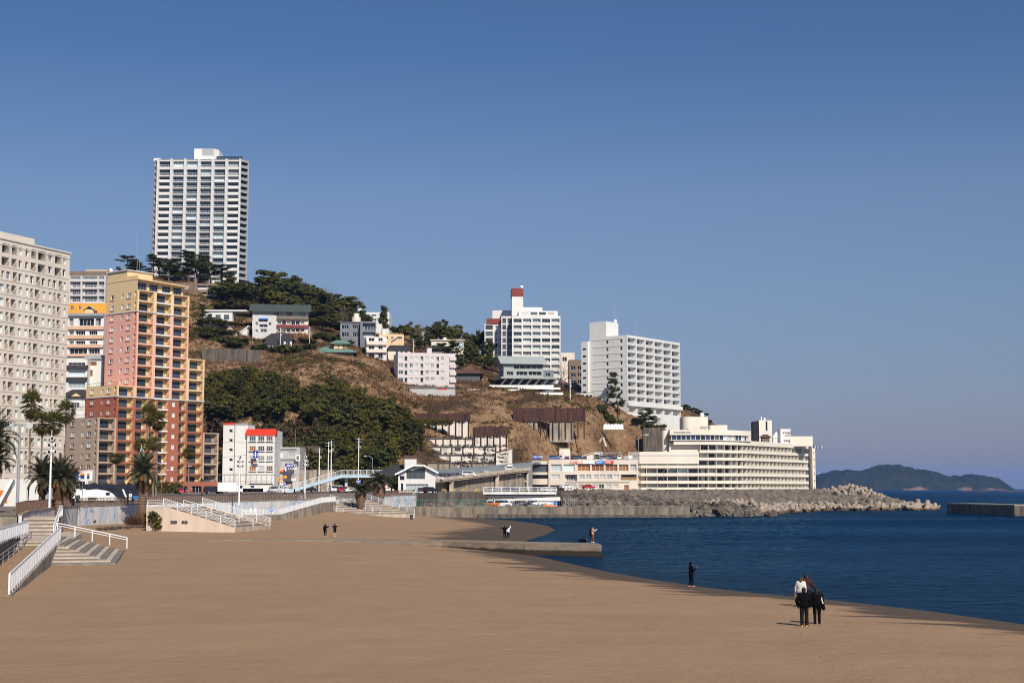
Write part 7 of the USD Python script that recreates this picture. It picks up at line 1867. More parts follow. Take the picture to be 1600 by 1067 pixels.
def bare(name, seed, H=9.):
 g = np.random.default_rng(seed); k = proto(name); tb = MB()
 branch_tree(tb, NA([0, 0, -.8]), NA([0, 0, 1.0]), H * .32 + .8, .16, 4, g, 3, .5, None, .2); class_mesh(k, 'trunk', tb, 'bark_grey')
 tw = MB();
 for q in range(260):
  o = g.normal(size=3); o /= np.linalg.norm(o); p = NA([0, 0, H * .68]) + o * NA([2.6, 2.6, 2.6]) * g.random() ** .4; d = unit(o + [0, 0, .6]) * g.uniform(.5, 1.2)
  s_ = np.cross(d, g.normal(size=3)); s_ = unit(s_) * .025; tw.tri(p - s_, p + s_, p + d)
 class_mesh(k, 'twigs', tw, 'bark_grey'); return k
K_bare = [bare('bare_a', 31), bare('bare_b', 32)]
def bush(name, seed, m, size=.3):
 g = np.random.default_rng(seed); k = proto(name)
 cs = [NA([g.normal() * .75, g.normal() * .75, abs(g.normal()) * .55 + .3]) for _ in range(34)]
 cm = MB(); leaves(cm, cs, 30, size, (.5, .5, .4)); class_mesh(k, 'foliage', cm, m)
 tb = MB()
 for c in cs[:9]: tb.tube([(0, 0, -.5), c * [.4, .4, .5], c], [.07, .05, .02], 4, cap=False)
 class_mesh(k, 'stem', tb, 'bark'); return k
K_bush = [bush('bush_a', 41, 'leaf_hedge'), bush('bush_b', 42, 'leaf_dark'), bush('bush_c', 43, 'leaf_dry')]
ORD = 'first second third fourth fifth sixth seventh eighth ninth tenth eleventh twelfth thirteenth fourteenth fifteenth sixteenth seventeenth eighteenth nineteenth twentieth'.split()
_cnt = {}
def nth(key):
 _cnt[key] = _cnt.get(key, -1) + 1; q = _cnt[key]; return ORD[q] if q < 20 else 'twenty-' + ORD[q - 20]
def plant(k, name, label, cat, px, pytop, Y, baseH, group=None, wscale=None, sink=0.0, z=None, minh=2.0):
 x = (px - 800) / FPX * Y * .995; z = ground_z(x, Y) if z is None else z
 h = max(minh, zat(pytop, Y) - z)
 s = h / baseH; ws = s if wscale is None else wscale
 return copy(k, name, label, cat, (x, Y, z - sink), rz=vg.random() * 6.283, scale=(ws, ws, s), group=group)
def slope_at(px, py, Ymin=445, Ymax=720):
 """the first point of the hillside on the line of sight through a photo pixel"""
 for Y in np.arange(Ymin, Ymax, .5):
  p = P(px, py, Y)
  if ground_z(p[0], Y) >= p[2]: return p
 return P(px, py, Ymax)
def plant_at(k, name, label, cat, px, pyfoot, pytop, baseH, group=None, wscale=None, Ymin=445):
 p = slope_at(px, pyfoot, Ymin); h = zat(pytop, p[1]) - p[2]; s = h / baseH; ws = s if wscale is None else wscale
 return copy(k, name, label, cat, (p[0], p[1], p[2] - .2), rz=vg.random() * 6.283, scale=(ws, ws, s), group=group)
where_left = lambda px: 'below the white tower' if px < 400 else 'over the green-roofed inn' if px < 470 else 'on the ridge behind the dark grey apartments'
for px, pt, Y, w in ((346, 432, 636, 1.0), (362, 428, 640, 1.15), (378, 440, 632, 1.0), (396, 452, 640, .9), (412, 432, 648, 1.25), (432, 420, 655, 1.5), (452, 432, 650, 1.3), (441, 452, 632, 1.1), (466, 440, 655, 1.2), (480, 446, 650, 1.3), (494, 452, 650, 1.2), (508, 456, 655, 1.25), (519, 465, 648, 1.2), (532, 463, 655, 1.3), (546, 474, 648, 1.2),
     (500, 472, 628, 1.1), (486, 478, 622, 1.0), (520, 486, 630, 1.0), (541, 490, 628, .9), (352, 462, 615, 1.0), (336, 482, 602, .9), (368, 470, 618, 1.0), (345, 500, 588, .8), (384, 466, 622, .9), (500, 490, 612, .85), (327, 492, 590, .8), (475, 470, 628, 1.0), (558, 486, 640, .8)):
 k = K_broad[int(vg.integers(4))]
 plant(k, 'broadleaf_tree', f'round dark evergreen tree {where_left(px)}, {nth(where_left(px))} counted', 'tree', px, pt, Y, 9.6, group='evergreens ' + where_left(px), wscale=w * 1.85)
for px, pt, Y, w in ((622, 506, 655, .8), (640, 497, 655, 1.1), (654, 508, 650, .8), (676, 505, 660, 1.0), (690, 500, 662, 1.1), (703, 505, 660, 1.1), (717, 513, 655, 1.0), (733, 514, 655, 1.1), (748, 512, 655, 1.0), (762, 530, 640, .8), (700, 524, 640, .9), (735, 540, 612, .8), (757, 545, 612, .9), (775, 556, 608, .8), (766, 556, 604, .7), (718, 553, 596, .7), (668, 520, 640, .8), (655, 525, 630, .7), (730, 530, 630, .9), (790, 562, 600, .6)):
 plant(K_broad[int(vg.integers(4))], 'broadleaf_tree', f'low dark evergreen on the ridge, {nth("r")} counted towards the white hill hotel', 'tree', px, pt, Y, 9.6, group='evergreens beside the white hill hotel', wscale=w * 1.3)
for px, pt, Y, w, q in ((186, 404, 668, 1.15, 1), (212, 409, 666, 1.1, 1), (240, 402, 670, 1.2, 1), (266, 406, 668, 1.15, 1), (300, 396, 670, 1.4, 1), (322, 402, 668, 1.3, 1), (288, 410, 664, 1.15, 1), (338, 418, 664, 1.15, 1), (256, 418, 662, 1.0, 1)):
 plant(K_pine[q], 'pine_tree', f'flat-topped old hilltop pine, {nth("p")} counted from the yellow penthouse along the white tower', 'tree', px, pt, Y, 10.6, group='flat-topped pines before the white tower', wscale=w * 1.5)
plant(K_pine[2], 'conifer_tree', 'single dark conifer standing above the beige house', 'tree', 596, 482, 640, 10.6, wscale=.9)
plant(K_pine[0], 'pine_tree', 'pine with layered crown beside the lilac block', 'tree', 708, 535, 585, 10.6, wscale=1.2)
plant(K_pine[1], 'pine_tree', 'spreading pine in front of the cream flat-roofed house', 'tree', 690, 540, 588, 10.6, wscale=1.1)
plant(K_pine[1], 'pine_tree', 'dark pine beside the flat-roofed white house', 'tree', 317, 478, 588, 10.6, wscale=.9)
plant_at(K_pine[1], 'pine_tree', 'tall thin leaning pine casting its shadow on the blank end wall', 'tree', 966, 658, 586, 10.6, wscale=.95)
for px, pf, pt in ((1003, 664, 645), (1013, 665, 638), (1022, 668, 650), (994, 664, 653)):
 plant_at(K_pine[0], 'pine_tree', f'small dark pine clinging below the balcony grid, {nth("sp")} counted', 'tree', px, pf, pt, 10.6, group='small pines below the balcony grid', wscale=.75)
for px, pt, Y, w in ((1071, 630, 648, .6), (1082, 636, 645, .7), (1092, 643, 640, .6), (1100, 650, 640, .6), (1108, 655, 635, .5), (1064, 634, 640, .5), (1114, 660, 628, .5)):
 plant(K_broad[2 + int(vg.integers(2))], 'broadleaf_tree', f'low windblown tree behind the ship hotel, {nth("w")} counted towards the sea', 'tree', px, pt, Y, 9.6, group='windblown trees behind the ship hotel', wscale=w)
for px, pt, Y, lab in ((507, 444, 648, 'leafless tree standing out above the ridge evergreens'), (466, 437, 645, 'leafless grey tree beside the tallest ridge evergreen'), (658, 500, 640, 'leafless tree on the ridge left of the white hill hotel'), (880, 562, 600, 'leafless tree in front of the plain beige block'), (398, 470, 600, 'leafless tree in the shade behind the inn'), (727, 568, 585, 'leafless brown tree beside the raised house'), (350, 492, 595, 'leafless tree near the flat-roofed white house'), (534, 478, 625, 'leafless tree above the dark grey apartments')):
 plant(K_bare[int(vg.integers(2))], 'bare_tree', lab, 'tree', px, pt, Y, 9.0, minh=4)
# the grove on the lower slope
def grove_top(px): return float(np.interp(px, [322, 380, 440, 480, 520, 560, 600, 640, 660], [582, 572, 582, 604, 588, 604, 622, 640, 655]))
ng = 0
for Y in (456, 463, 470, 478, 486, 494, 502, 510):
 for px in np.arange(324, 660, 9.5):
  px += vgu(-5, 5); y_ = Y + vgu(-3, 3)
  x = (px - 800) / FPX * y_; z = ground_z(x, y_)
  ztop = z + vgu(7.5, 11.5)
  if px < 432 and Y < 476 or (436 < px < 478 and Y < 484 and vg.random() < .8): continue
  yt = 763 - (ztop - CAMZ) * FPX / y_ * 1.0
  if yt < grove_top(px) - 6:
   ztop = CAMZ + (763 - grove_top(px) + vgu(-6, 5)) * y_ / FPX
  if ztop - z < 4.5: continue
  s = (ztop - z) / 10
  k = K_plume[int(vg.integers(3))] if vg.random() < .8 else K_broad[int(vg.integers(4))]
  copy(k, 'grove_tree', 'feathery dark green tree in the dense grove on the lower slope', 'tree', (x, y_, z), rz=vg.random() * 6.283, scale=(s * 1.15, s * 1.15, s), group='trees of the dense lower grove'); ng += 1
for px, pt, Y in ((338, 655, 462), (352, 648, 466), (366, 655, 462), (382, 660, 464), (398, 662, 462), (412, 655, 464), (424, 660, 462), (440, 668, 460), (452, 676, 458), (330, 690, 452), (470, 690, 456), (432, 690, 454), (446, 650, 470), (458, 655, 472), (466, 648, 474), (450, 662, 466), (462, 668, 464), (474, 662, 470), (440, 656, 468)):
 plant(K_bush[2] if vg.random() < .6 else K_bush[1], 'shrub', f'dusty shrub on the slope behind the red-topped hotel, {nth("d")} counted', 'shrub', px, pt, Y, 2.2, group='shrubs behind the red-topped hotel', wscale=2.6, minh=3)
for px, pf, pt, lab in ((1010, 668, 655, 0), (1030, 670, 658, 0), (944, 652, 634, 1), (952, 658, 641, 1), (962, 664, 650, 1), (938, 642, 624, 1)):
 plant_at(K_bush[1], 'shrub', 'dark bush on the slope below the blank end wall' if lab else 'dark bush among the small pines', 'shrub', px, pf, pt, 2.2, group='bushes below the blank end wall' if lab else 'bushes among the small pines', wscale=1.5)
for px, pt, Y in ((318, 515, 572), (334, 520, 570), (350, 522, 566), (366, 533, 556), (400, 543, 551), (430, 547, 552), (447, 548, 552), (325, 530, 560), (344, 534, 556), (362, 538, 552), (470, 545, 560), (498, 520, 590), (515, 522, 588), (478, 530, 575), (530, 530, 580)):
 plant(K_bush[int(vg.integers(2))], 'shrub', f'dense green bush above the long retaining wall, {nth("b")} counted along the houses', 'shrub', px, pt, Y, 2.2, group='bushes above the long retaining wall', wscale=2.8, minh=3.2)
# dry grass and undergrowth over the slope
gx, gy = vgu(-225, 95, 60000), vgu(440, 660, 60000)
gz = _tz(np.column_stack([gy, gx]))
den = meshkit.fbm(np.stack([gx * .045, gy * .045, gx * 0], -1), 3, 40)
ok = (gz > 7) & (den + vg.random(len(gx)) * .25 > .52)
gx, gy, gz = gx[ok], gy[ok], gz[ok]
n = len(gx); B = 5
ang = vg.random((n, B)) * 6.283; hh = vgu(.5, 1.35, (n, B)) * (.6 + .9 * meshkit.fbm(np.stack([gx * .12, gy * .12, gx * 0], -1), 2, 44))[:, None]
lean = vgu(.25, .9, (n, B)); bw_ = .10
c = np.stack([gx[:, None] + vg.normal(size=(n, B)) * .35, gy[:, None] + vg.normal(size=(n, B)) * .35, np.repeat(gz[:, None] - .12, B, 1)], -1)
d = np.stack([np.cos(ang), np.sin(ang), ang * 0], -1); s_ = np.stack([-np.sin(ang), np.cos(ang), ang * 0], -1) * bw_
tip = c + d * (lean * hh)[..., None] + np.stack([hh * 0, hh * 0, hh], -1)
v = np.stack([c - s_, c + s_, tip], -2).reshape(-1, 3)
leaf_mat('grass_dry', [(0, (.17, .10, .055)), (.5, (.32, .195, .105)), (1, (.50, .335, .195))], trans=.3)
tag(obj('dry_grass', (v, np.arange(len(v)).reshape(-1, 3)), 'grass_dry'), 'tall dry brown grass covering the terraced slope', None, None, 'stuff')
gx, gy = vgu(-225, 90, 9000), vgu(448, 640, 9000)
gz = _tz(np.column_stack([gy, gx])); den = meshkit.fbm(np.stack([gx * .05, gy * .05, gx * 0], -1), 3, 77)
ok = (gz > 7) & (den > .56); cs = np.column_stack([gx, gy, gz + .4])[ok]
um = MB(); leaves(um, cs, 16, .34, (.9, .9, .6)); tag(um.build('undergrowth', 'leaf_hedge'), 'patches of dark scrub growing through the dry grass', None, None, 'stuff')
um = MB(); cs = cs[::1] + vg.normal(size=cs.shape) * [3, 3, .1]; cs[:, 2] = _tz(cs[:, [1, 0]]) + .4; leaves(um, cs, 12, .32, (1.0, 1.0, .6)); tag(um.build('brushwood', 'leaf_dry'), 'brown brushwood and dead vines over the slope', None, None, 'stuff')
cs = [P(vgu(650, 792), y + vgu(-1.5, 1), Yq) for y, Yq in ((683, 487), (696.5, 484), (709.5, 481), (721.5, 477), (660, 492)) for _ in range(70)]
um = MB(); leaves(um, cs, 9, .28, (.7, .3, .35)); tag(um.build('ledge_brush', 'leaf_dry'), 'dry brush growing along the ledges of the ruined terraces', None, None, 'stuff')
# ivy hanging over the white panels
cs = [P(vgu(650, 705), vgu(656, 664), 492.3) for _ in range(120)]; um = MB(); leaves(um, cs, 22, .3, (.6, .3, .5)); tag(um.build('ivy', 'leaf_hedge'), 'green ivy hanging over the white wall panels under the rusty piles', 'ivy')
# ---- palms
def frond(mb, base, az, el, L, droop, nl=32, wl=.6, m3=.1, vee=.5):
 """one feather frond: a drooping rib with leaflets on both sides"""
 pts = []; p = NA(base, float); e = el
 for k in range(12):
  pts.append(p.copy()); st = L / 11
  p = p + NA([cos(az) * cos(e), sin(az) * cos(e), sin(e)]) * st; e -= droop / 11 * (1 + k * .08)
 pts = NA(pts); side = NA([-sin(az), cos(az), 0])
 mb.tube(pts, np.linspace(.05, .015, 12), 3, cap=False)
 for q in range(nl):
  f = .12 + .88 * q / (nl - 1); i = min(10, int(f * 11)); c = pts[i] + (pts[i + 1] - pts[i]) * (f * 11 - i); t_ = unit(pts[i + 1] - pts[i]); up = np.cross(side, t_) * -1
  up = up if up[2] > 0 else -up
  l = wl * sin(math.pi * min(1, .12 + f * .9)) ** .6 + .08
  for sg in (-1, 1):
   d = unit(side * sg + t_ * .65 + up * vee * (.5 + .5 * sin(q * 2.3)) - NA([0, 0, .15])) * l
   w = t_ * .075
   mb.tri(c - w, c + w, c + d)
def feather_palm(name, seed, trunk_h, trunk_r, nf=52, L=3.0, bulb=False, lm='leaf_palm'):
 g = np.random.default_rng(seed); k = proto(name); tb = MB()
 if bulb: prof = [(0, -1), (.25, -1), (.35, 0), (.6, trunk_h * .25), (1.05, trunk_h * .6), (1.1, trunk_h * .78), (.75, trunk_h), (0, trunk_h + .1)]
 else: prof = [(0, -1), (trunk_r * 1.2, -1), (trunk_r, .6)] + [(trunk_r * (.92 + .14 * (q % 2)), .6 + (trunk_h - 1.6) * q / 22) for q in range(23)] + [(trunk_r * 1.45, trunk_h - .5), (trunk_r * 1.25, trunk_h + .1), (0, trunk_h + .3)]
 tb.lathe(prof, (0, 0, 0), 14); class_mesh(k, 'trunk', tb, 'leaf_palm_dead' if False else 'palm_trunk', 35)
 cm = MB()
 for q in range(nf):
  f = q / (nf - 1); el = rad(86 - 78 * f ** .9); az = q * 2.39996 + g.normal() * .1
  frond(cm, (0.1 * cos(az), .1 * sin(az), trunk_h + .25 - .35 * f), az, el, L * g.uniform(.85, 1.1), rad(34 + 30 * f + g.normal() * 8))
 class_mesh(k, 'crown', cm, lm)
 if not bulb:
  dm = MB()
  for q in range(14): az = q * 2.39996 + .4; frond(dm, (.15 * cos(az), .15 * sin(az), trunk_h - .3), az, rad(-25 - 25 * g.random()), L * .62, rad(55), nl=14, wl=.4)
  class_mesh(k, 'dead_fronds', dm, 'leaf_palm_dead')
  om = MB()
  for q in range(5): az = g.random() * 6.28; om.ball((cos(az) * .8, sin(az) * .8, trunk_h - .15 - g.random() * .3), .28, 1, (1, 1, 1.3), .25, g)
  class_mesh(k, 'fruit_stalks', om, 'palm_orange')
 return k
def fan_palm(name, seed, H, r=.2):
 g = np.random.default_rng(seed); k = proto(name); tb = MB()
 tb.tube([(0, 0, -1), (.05, 0, H * .3), (.12 * g.normal(), .1, H * .7), (0, 0, H)], [r * 1.4, r, r * .85, r * .8], 8); class_mesh(k, 'trunk', tb, 'bark_grey', True)
 for nm, m, n0, e0, e1 in (('crown', 'leaf_fan', 34, 88, -45), ('dead_fronds', 'leaf_palm_dead', 14, -40, -80)):
  cm = MB()
  for q in range(n0):
   f = q / (n0 - 1); el = rad(e0 + (e1 - e0) * f + g.normal() * 6); az = q * 2.39996 + g.normal() * .2
   d = NA([cos(az) * cos(el), sin(az) * cos(el), sin(el)]); base = NA([0, 0, H + .1 - .3 * f - (.5 if nm != 'crown' else 0)])
   pl_ = .95 if nm == 'crown' else .4; hub = base + d * pl_; cm.tube([base, hub], [.03, .02], 3, cap=False)
   s_ = NA([-sin(az), cos(az), 0]); u_ = np.cross(s_, d) * -1; u_ = u_ if u_[2] > 0 else -u_
   for j in range(13):
    a = rad(-78 + 156 * j / 12); dd = unit(d * cos(a) + s_ * sin(a) + u_ * .12 * (j % 2) - NA([0, 0, .22])); Lf = g.uniform(1.0, 1.4); w = np.cross(dd, u_); w = unit(w) * .045
    t1 = hub + dd * Lf * .62; cm.quad(hub, t1 - w, hub + dd * Lf - NA([0, 0, .18]), t1 + w)
  class_mesh(k, nm, cm, m)
 return k
K_date = [feather_palm('date_palm_a', 51, 5.6, .48), feather_palm('date_palm_b', 52, 5.2, .62, nf=60, L=3.3)]
K_bulb = feather_palm('trimmed_palm', 53, 6.6, .4, nf=34, L=2.9, bulb=True)
K_fan = [fan_palm('fan_palm_a', 61, 14), fan_palm('fan_palm_b', 62, 12)]
def palm(k, base_h, px, pyc, Y, label, name='palm_tree', group=None, z=None, w=1.0):
 x = (px - 800) / FPX * Y; z = (rz(x, Y) if z is None else z); h = zat(pyc, Y) - z
 copy(k, name, label, 'palm tree', (x, Y, z), rz=vg.random() * 6.28, scale=(w, w, h / base_h), group=group)
palm(K_date[0], 5.6, 70, 748, 214, 'thick-trunked date palm with grey-green arching fronds next to the painted wall', z=1.5, w=1.0)
palm(K_date[1], 5.2, 96, 752, 208, 'broad date palm with orange fruit stalks and a swollen brown trunk', z=1.4, w=.92)
palm(K_date[0], 5.6, 112, 757, 222, 'slimmer date palm half hidden behind the broad one', z=1.6, w=.85)
palm(K_date[1], 5.2, 226, 742, 236, 'spreading date palm with a rough tapering trunk in front of the hedge', z=2.2, w=1.0)
palm(K_date[0], 5.6, -14, 692, 168, 'tall palm cut off by the picture edge with fronds hanging over the pale hotel', w=1.25)
palm(K_date[0], 5.6, -8, 722, 176, 'lower palm fronds cut off by the picture edge', w=1.0)
palm(K_bulb, 6.6, 565, 766, 300, 'stout trimmed palm with a pineapple-shaped trunk in shadow', z=2.6, w=1.15)
palm(K_bulb, 6.6, 594, 755, 318, 'stout trimmed palm with an olive pineapple-shaped trunk beside the stair', z=2.4, w=1.3)
for px, py, Y, w, lab in ((49, 618, 290, 1.05, 'tallest slim fan palm in front of the cream hotel'), (66, 650, 286, .95, 'slim fan palm with a dark nodding crown before the cream hotel'), (83, 650, 288, 1.05, 'slim fan palm between two others before the cream hotel'), (103, 652, 290, .95, 'slim fan palm at the corner of the cream hotel'),
      (233, 655, 335, 1.0, 'tall fan palm in front of the red tower floors'), (247, 665, 338, .95, 'second tall fan palm in front of the red tower floors, with a white trunk'), (222, 700, 325, .9, 'shorter fan palm with yellowing leaves before the red tower'), (183, 720, 320, .85, 'short fan palm in front of the sand-coloured wing'), (297, 712, 360, .9, 'fan palm at the right corner of the red tower'), (242, 698, 328, .9, 'yellowing fan palm leaning against the tall pair')):
 palm(K_fan[int(vg.integers(2))], 13, px, py, Y, lab, w=w * 1.12)
# hedge, dry clumps on the beach edge, shrubs
hz_ = []
for s in np.linspace(0, 1, 150):
 p = P(140 + 145 * s, 768, 345 + 30 * s); hz_ += [NA([p[0], p[1] + vgu(0, 1.6), rz(p[0], p[1]) + vgu(.1, 2.9)]) for _ in range(4)]
um = MB(); leaves(um, hz_, 16, .2, (.5, .5, .35)); tag(um.build('hedge', 'leaf_hedge'), 'clipped olive hedge along the road in front of the stepped tower', 'hedge')
leaf_mat('reed_dry', [(0, (.20, .115, .05)), (.5, (.34, .21, .10)), (1, (.46, .31, .17))], trans=.2)
def reeds(label, px, py, z, r, h, Yadd=0):
 p = G(px, py, z); n = 900; m = MB(); a = vg.random(n) * 6.283; rr = r * np.sqrt(vg.random(n)); c = np.column_stack([p[0] + np.cos(a) * rr, p[1] + Yadd + np.sin(a) * rr, np.full(n, z - .1)])
 out = np.column_stack([np.cos(a), np.sin(a), a * 0]) * (rr / r * h * .6)[:, None]; hh = h * vgu(.5, 1.1, n) * (1 - .35 * rr / r)
 s_ = np.column_stack([-np.sin(a), np.cos(a), a * 0]) * .035
 tip = c + out + np.column_stack([a * 0, a * 0, hh]); m.add(np.stack([c - s_, c + s_, tip], 1).reshape(-1, 3), np.arange(n * 3).reshape(-1, 3))
 tag(m.build('reed_clump', 'reed_dry'), label, 'reeds')
reeds('golden dry reed clump at the foot of the spreading date palm', 224, 819, 1.5, 2.6, 2.9)
reeds('brown dry reed clump below the pale slatted ramp fence', 517, 795, 2.0, 3.2, 3.4)
reeds('brown dry reeds around the stout trimmed palms', 590, 790, 2.6, 3.0, 2.2)
reeds('low dry reeds near the narrow quay stair', 612, 790, 2.4, 2.6, 1.6)
p = G(252, 824, 1.35)
copy(K_bush[0], 'shrub', 'green bush growing against the buff stair bastion', 'shrub', (p[0], p[1], 1.3), scale=1.5)
p = G(262, 824, 1.3); copy(K_bush[2], 'shrub', 'low brown shrub next to the green bush at the bastion foot', 'shrub', (p[0], p[1], 1.25), scale=.9)
for px, py in ((142, 816), (160, 815), (168, 814)):
 p = G(px, py, 1.55); copy(K_bush[0], 'shrub', 'tiny weed tuft at the foot of the painted wall', 'shrub', (p[0], p[1] - .3, 1.45), scale=.45, group='weed tufts under the painted wall')
st = MB()
for px in np.arange(236, 276, 2.5):
 p = G(px, 822 - abs(px - 255) * .05, 1.35); st.ball((p[0], p[1] + vgu(-.6, .6), 1.4), vgu(.35, .7), 1, (1.2, 1, .8), .3, vg)
for px in np.arange(150, 232, 5):
 p = G(px, 826 - (px - 150) * .06, 1.3); st.ball((p[0], p[1] + vgu(-.5, .5), 1.3), vgu(.15, .35), 1, (1.3, 1, .7), .3, vg)
tag(st.build('beach_stones', 'rock_dark'), 'line of dark stones along the top of the sand below the painted wall', None, None, 'stuff')
# ================================================================ lamps, poles, wires
def pole_tube(mb, p, h, r0, r1): mb.tube([p, np.asarray(p) + [0, 0, h]], [r0, r1], 8)
k_mast = proto('floodlight_mast')
b = MB(); b.tube([(0, 0, -.5), (0, 0, 9.2)], [.2, .13], 8).tube([(0, 0, 9.2), (0, 0, 10.4)], [.06, .05], 5); class_mesh(k_mast, 'pole', b, 'metal_white', True)
for lv, z in enumerate((7.6, 8.5, 9.4)):
 for q, a in enumerate((-.9, .5) if lv < 2 else (-.3, 2.6)):
  d = NA([cos(a - 1.2), sin(a - 1.2), -.12]); c = NA([0, 0, z]) + d * .25
  h_ = MB(); h_.tube([c, c + d * .12, c + d * .5], [.14, .27, .32], 10)
  nm = f'lamp_head' + (f'_{lv * 2 + q:03d}' if lv * 2 + q else ''); class_mesh(k_mast, nm, h_, 'metal_white', 40)
  l_ = MB(); l_.tube([c + d * .5, c + d * .515], [.22, .22], 10); usdkit.mesh(stage, f'{k_mast.GetPath()}/{nm}/lens', l_.data(), MAT['pane_dark'])
for px, pt, Y, lab in ((82, 672, 205, 'white floodlight mast with stacked lamps between the fan palms'), (222, 694, 240, 'white floodlight mast behind the spreading date palm'), (376, 706, 262, 'white floodlight mast in front of the white hotel'), (478, 706, 292, 'white floodlight mast near the footbridge stair')):
 x = (px - 800) / FPX * Y; z = rz(x, Y); h = zat(pt, Y) - z
 copy(k_mast, 'floodlight_mast', lab, 'lamp post', (x, Y, z), scale=(.9, .9, h / 10.4), rz=vg.random() * .6)
k_flood = proto('twin_lamp')
b = MB(); b.tube([(0, 0, -.3), (0, 0, 9.7)], [.18, .11], 8); b.tube([(-.8, 0, 9.6), (.8, 0, 9.6)], .06, 5); class_mesh(k_flood, 'pole', b, 'metal_grey', True)
for q, s in enumerate((-1, 1)):
 h_ = MB(); c = NA([s * .75, 0, 9.75]); h_.tube([c, c + NA([s * .2, -.25, -.18]), c + NA([s * .35, -.5, -.3])], [.14, .32, .36], 10); class_mesh(k_flood, 'lamp_head' + ('_001' if q else ''), h_, 'metal_white', 40)
x = (32 - 800) / FPX * 185; copy(k_flood, 'floodlight_mast', 'grey pole with two white floodlights before the cream hotel', 'lamp post', (x, 185, rz(x, 185)), scale=(1.3, 1.3, (zat(658, 185) - rz(x, 185)) / 10))
k_lamp = proto('street_lamp')
b = MB(); b.tube([(0, 0, -.3), (0, 0, 7.2), (.15, 0, 7.8), (.7, 0, 8.2), (1.6, 0, 8.3)], [.11, .08, .07, .06, .05], 7); class_mesh(k_lamp, 'pole', b, 'metal_grey', True)
h_ = Bx((1.4, -.16, 8.22), (2.1, .16, 8.36)); class_mesh(k_lamp, 'lamp_head', h_, 'metal_white')
for px, pt, Y, zb, lab, r in ((583, 712, 420, None, 'curved street lamp beyond the footbridge deck', 180), (968, 682, 500, RZ, 'tall street lamp on the parking roof', 0), (997, 679, 536, 12, 'tall street lamp rising beside the ship hotel terrace', 0), (800, 700, 465, 12, 'street lamp at the top of the ramp road', 180), (1036, 733, 536, None, 'street lamp in front of the ship hotel lower decks', 0), (1168, 735, 572, None, 'slim street lamp in front of the ship hotel middle bays', 0), (1207, 738, 588, None, 'slim street lamp before the ship hotel sea-end bays', 0), (1113, 733, 552, None, 'slim street lamp before the ship hotel curve', 0), (858, 746, 375, DZ, 'street lamp on the elevated car deck', 0), (1272, 739, 618, None, 'twin-armed street lamp past the end of the ship hotel', 0), (807, 740, 372, DZ, 'slender pole on the elevated car deck', 0), (255, 734, 300, None, 'grey street lamp beside the cream-awning kiosk', 0), (289, 728, 310, None, 'grey street lamp in front of the red arcade', 0), (640, 748, 385, None, 'small white lamp in front of the station house', 0), (709, 728, 398, None, 'tall thin lamp behind the quay wall', 0)):
 x = (px - 800) / FPX * Y; z = (rz(x, Y) if zb is None else zb); h = zat(pt, Y) - z
 copy(k_lamp, 'street_lamp', lab, 'street lamp', (x, Y, z), rz=rad(r), scale=(h / 8.3 * 1.0, h / 8.3, h / 8.3))
def utility_pole(label, px, pt, Y, zb=None, arms=2):
 p = slope_at(px, pt + 40) if Y is None else None
 if p is not None: x, Y, z = p[0], p[1], p[2]
 else: x = (px - 800) / FPX * Y; z = rz(x, Y) if zb is None else zb
 h = zat(pt, Y) - z
 t = thing('utility_pole', label, 'utility pole', (x, Y, z)); b = MB(); b.tube([(0, 0, -.5), (0, 0, h)], [.2, .13], 8); b.build('pole', 'concrete_white', t, True)
 for q in range(arms): Bx((-1.0, -.06, h - .5 - .8 * q), (1.0, .06, h - .38 - .8 * q)).build('crossarm', 'metal_grey', t)
 tr = MB(); tr.lathe([(0, h - 3.2), (.28, h - 3.2), (.28, h - 2.4), (0, h - 2.3)], (.4, 0, 0), 8); tr.build('transformer', 'metal_grey', t)
 return NA([x, Y, z + h - .5])
up = [utility_pole(l, px, pt, Y) for l, px, pt, Y in (('grey utility pole standing left of its twin by the footbridge', 514, 690, 425), ('grey utility pole with crossarms, twin of the pole beside it', 518.5, 688, 428), ('tall wooden-looking utility pole in front of the grove', 561, 684, 436), ('thin pole beside the slope wall and the grove', 500, 700, 440))]
up2 = [utility_pole(l, px, pt, Y, z) for l, px, pt, Y, z in (('utility pole above the long retaining wall', 436, 512, 553, 52), ('white utility pole by the green-roofed house', 482, 510, 570, 58), ('utility pole at the cliff edge beside the white apartment block', 891, 592, 558, 36), ('thin white utility pole behind the lilac block', 645, 530, 600, 58), ('pole among the ridge trees left of the cream house', 660, 518, 630, 64))]
for i, (a, b_) in enumerate(((up[0], up[2]), (up[2], up[3]), (up[1], NA(up[1]) + [-60, -10, 3]), (up2[0], up2[1]), (up2[1], up2[3]), (up2[3], up2[4]))):
 f = np.linspace(0, 1, 14)[:, None]; pts = a + (b_ - a) * f; pts[:, 2] -= (1 - (2 * f[:, 0] - 1) ** 2) * 1.6
 tag(MB().tube(pts, .045, 3, cap=False).build('overhead_wire', 'metal_dark'), ('sagging wire between the twin poles and the grove pole', 'wire from the grove pole to the thin slope pole', 'wire running from the twin poles towards the white hotel', 'wire between the poles on the upper slope', 'wire from the green-roofed house to the lilac block', 'wire running up to the ridge trees')[i], 'wire')
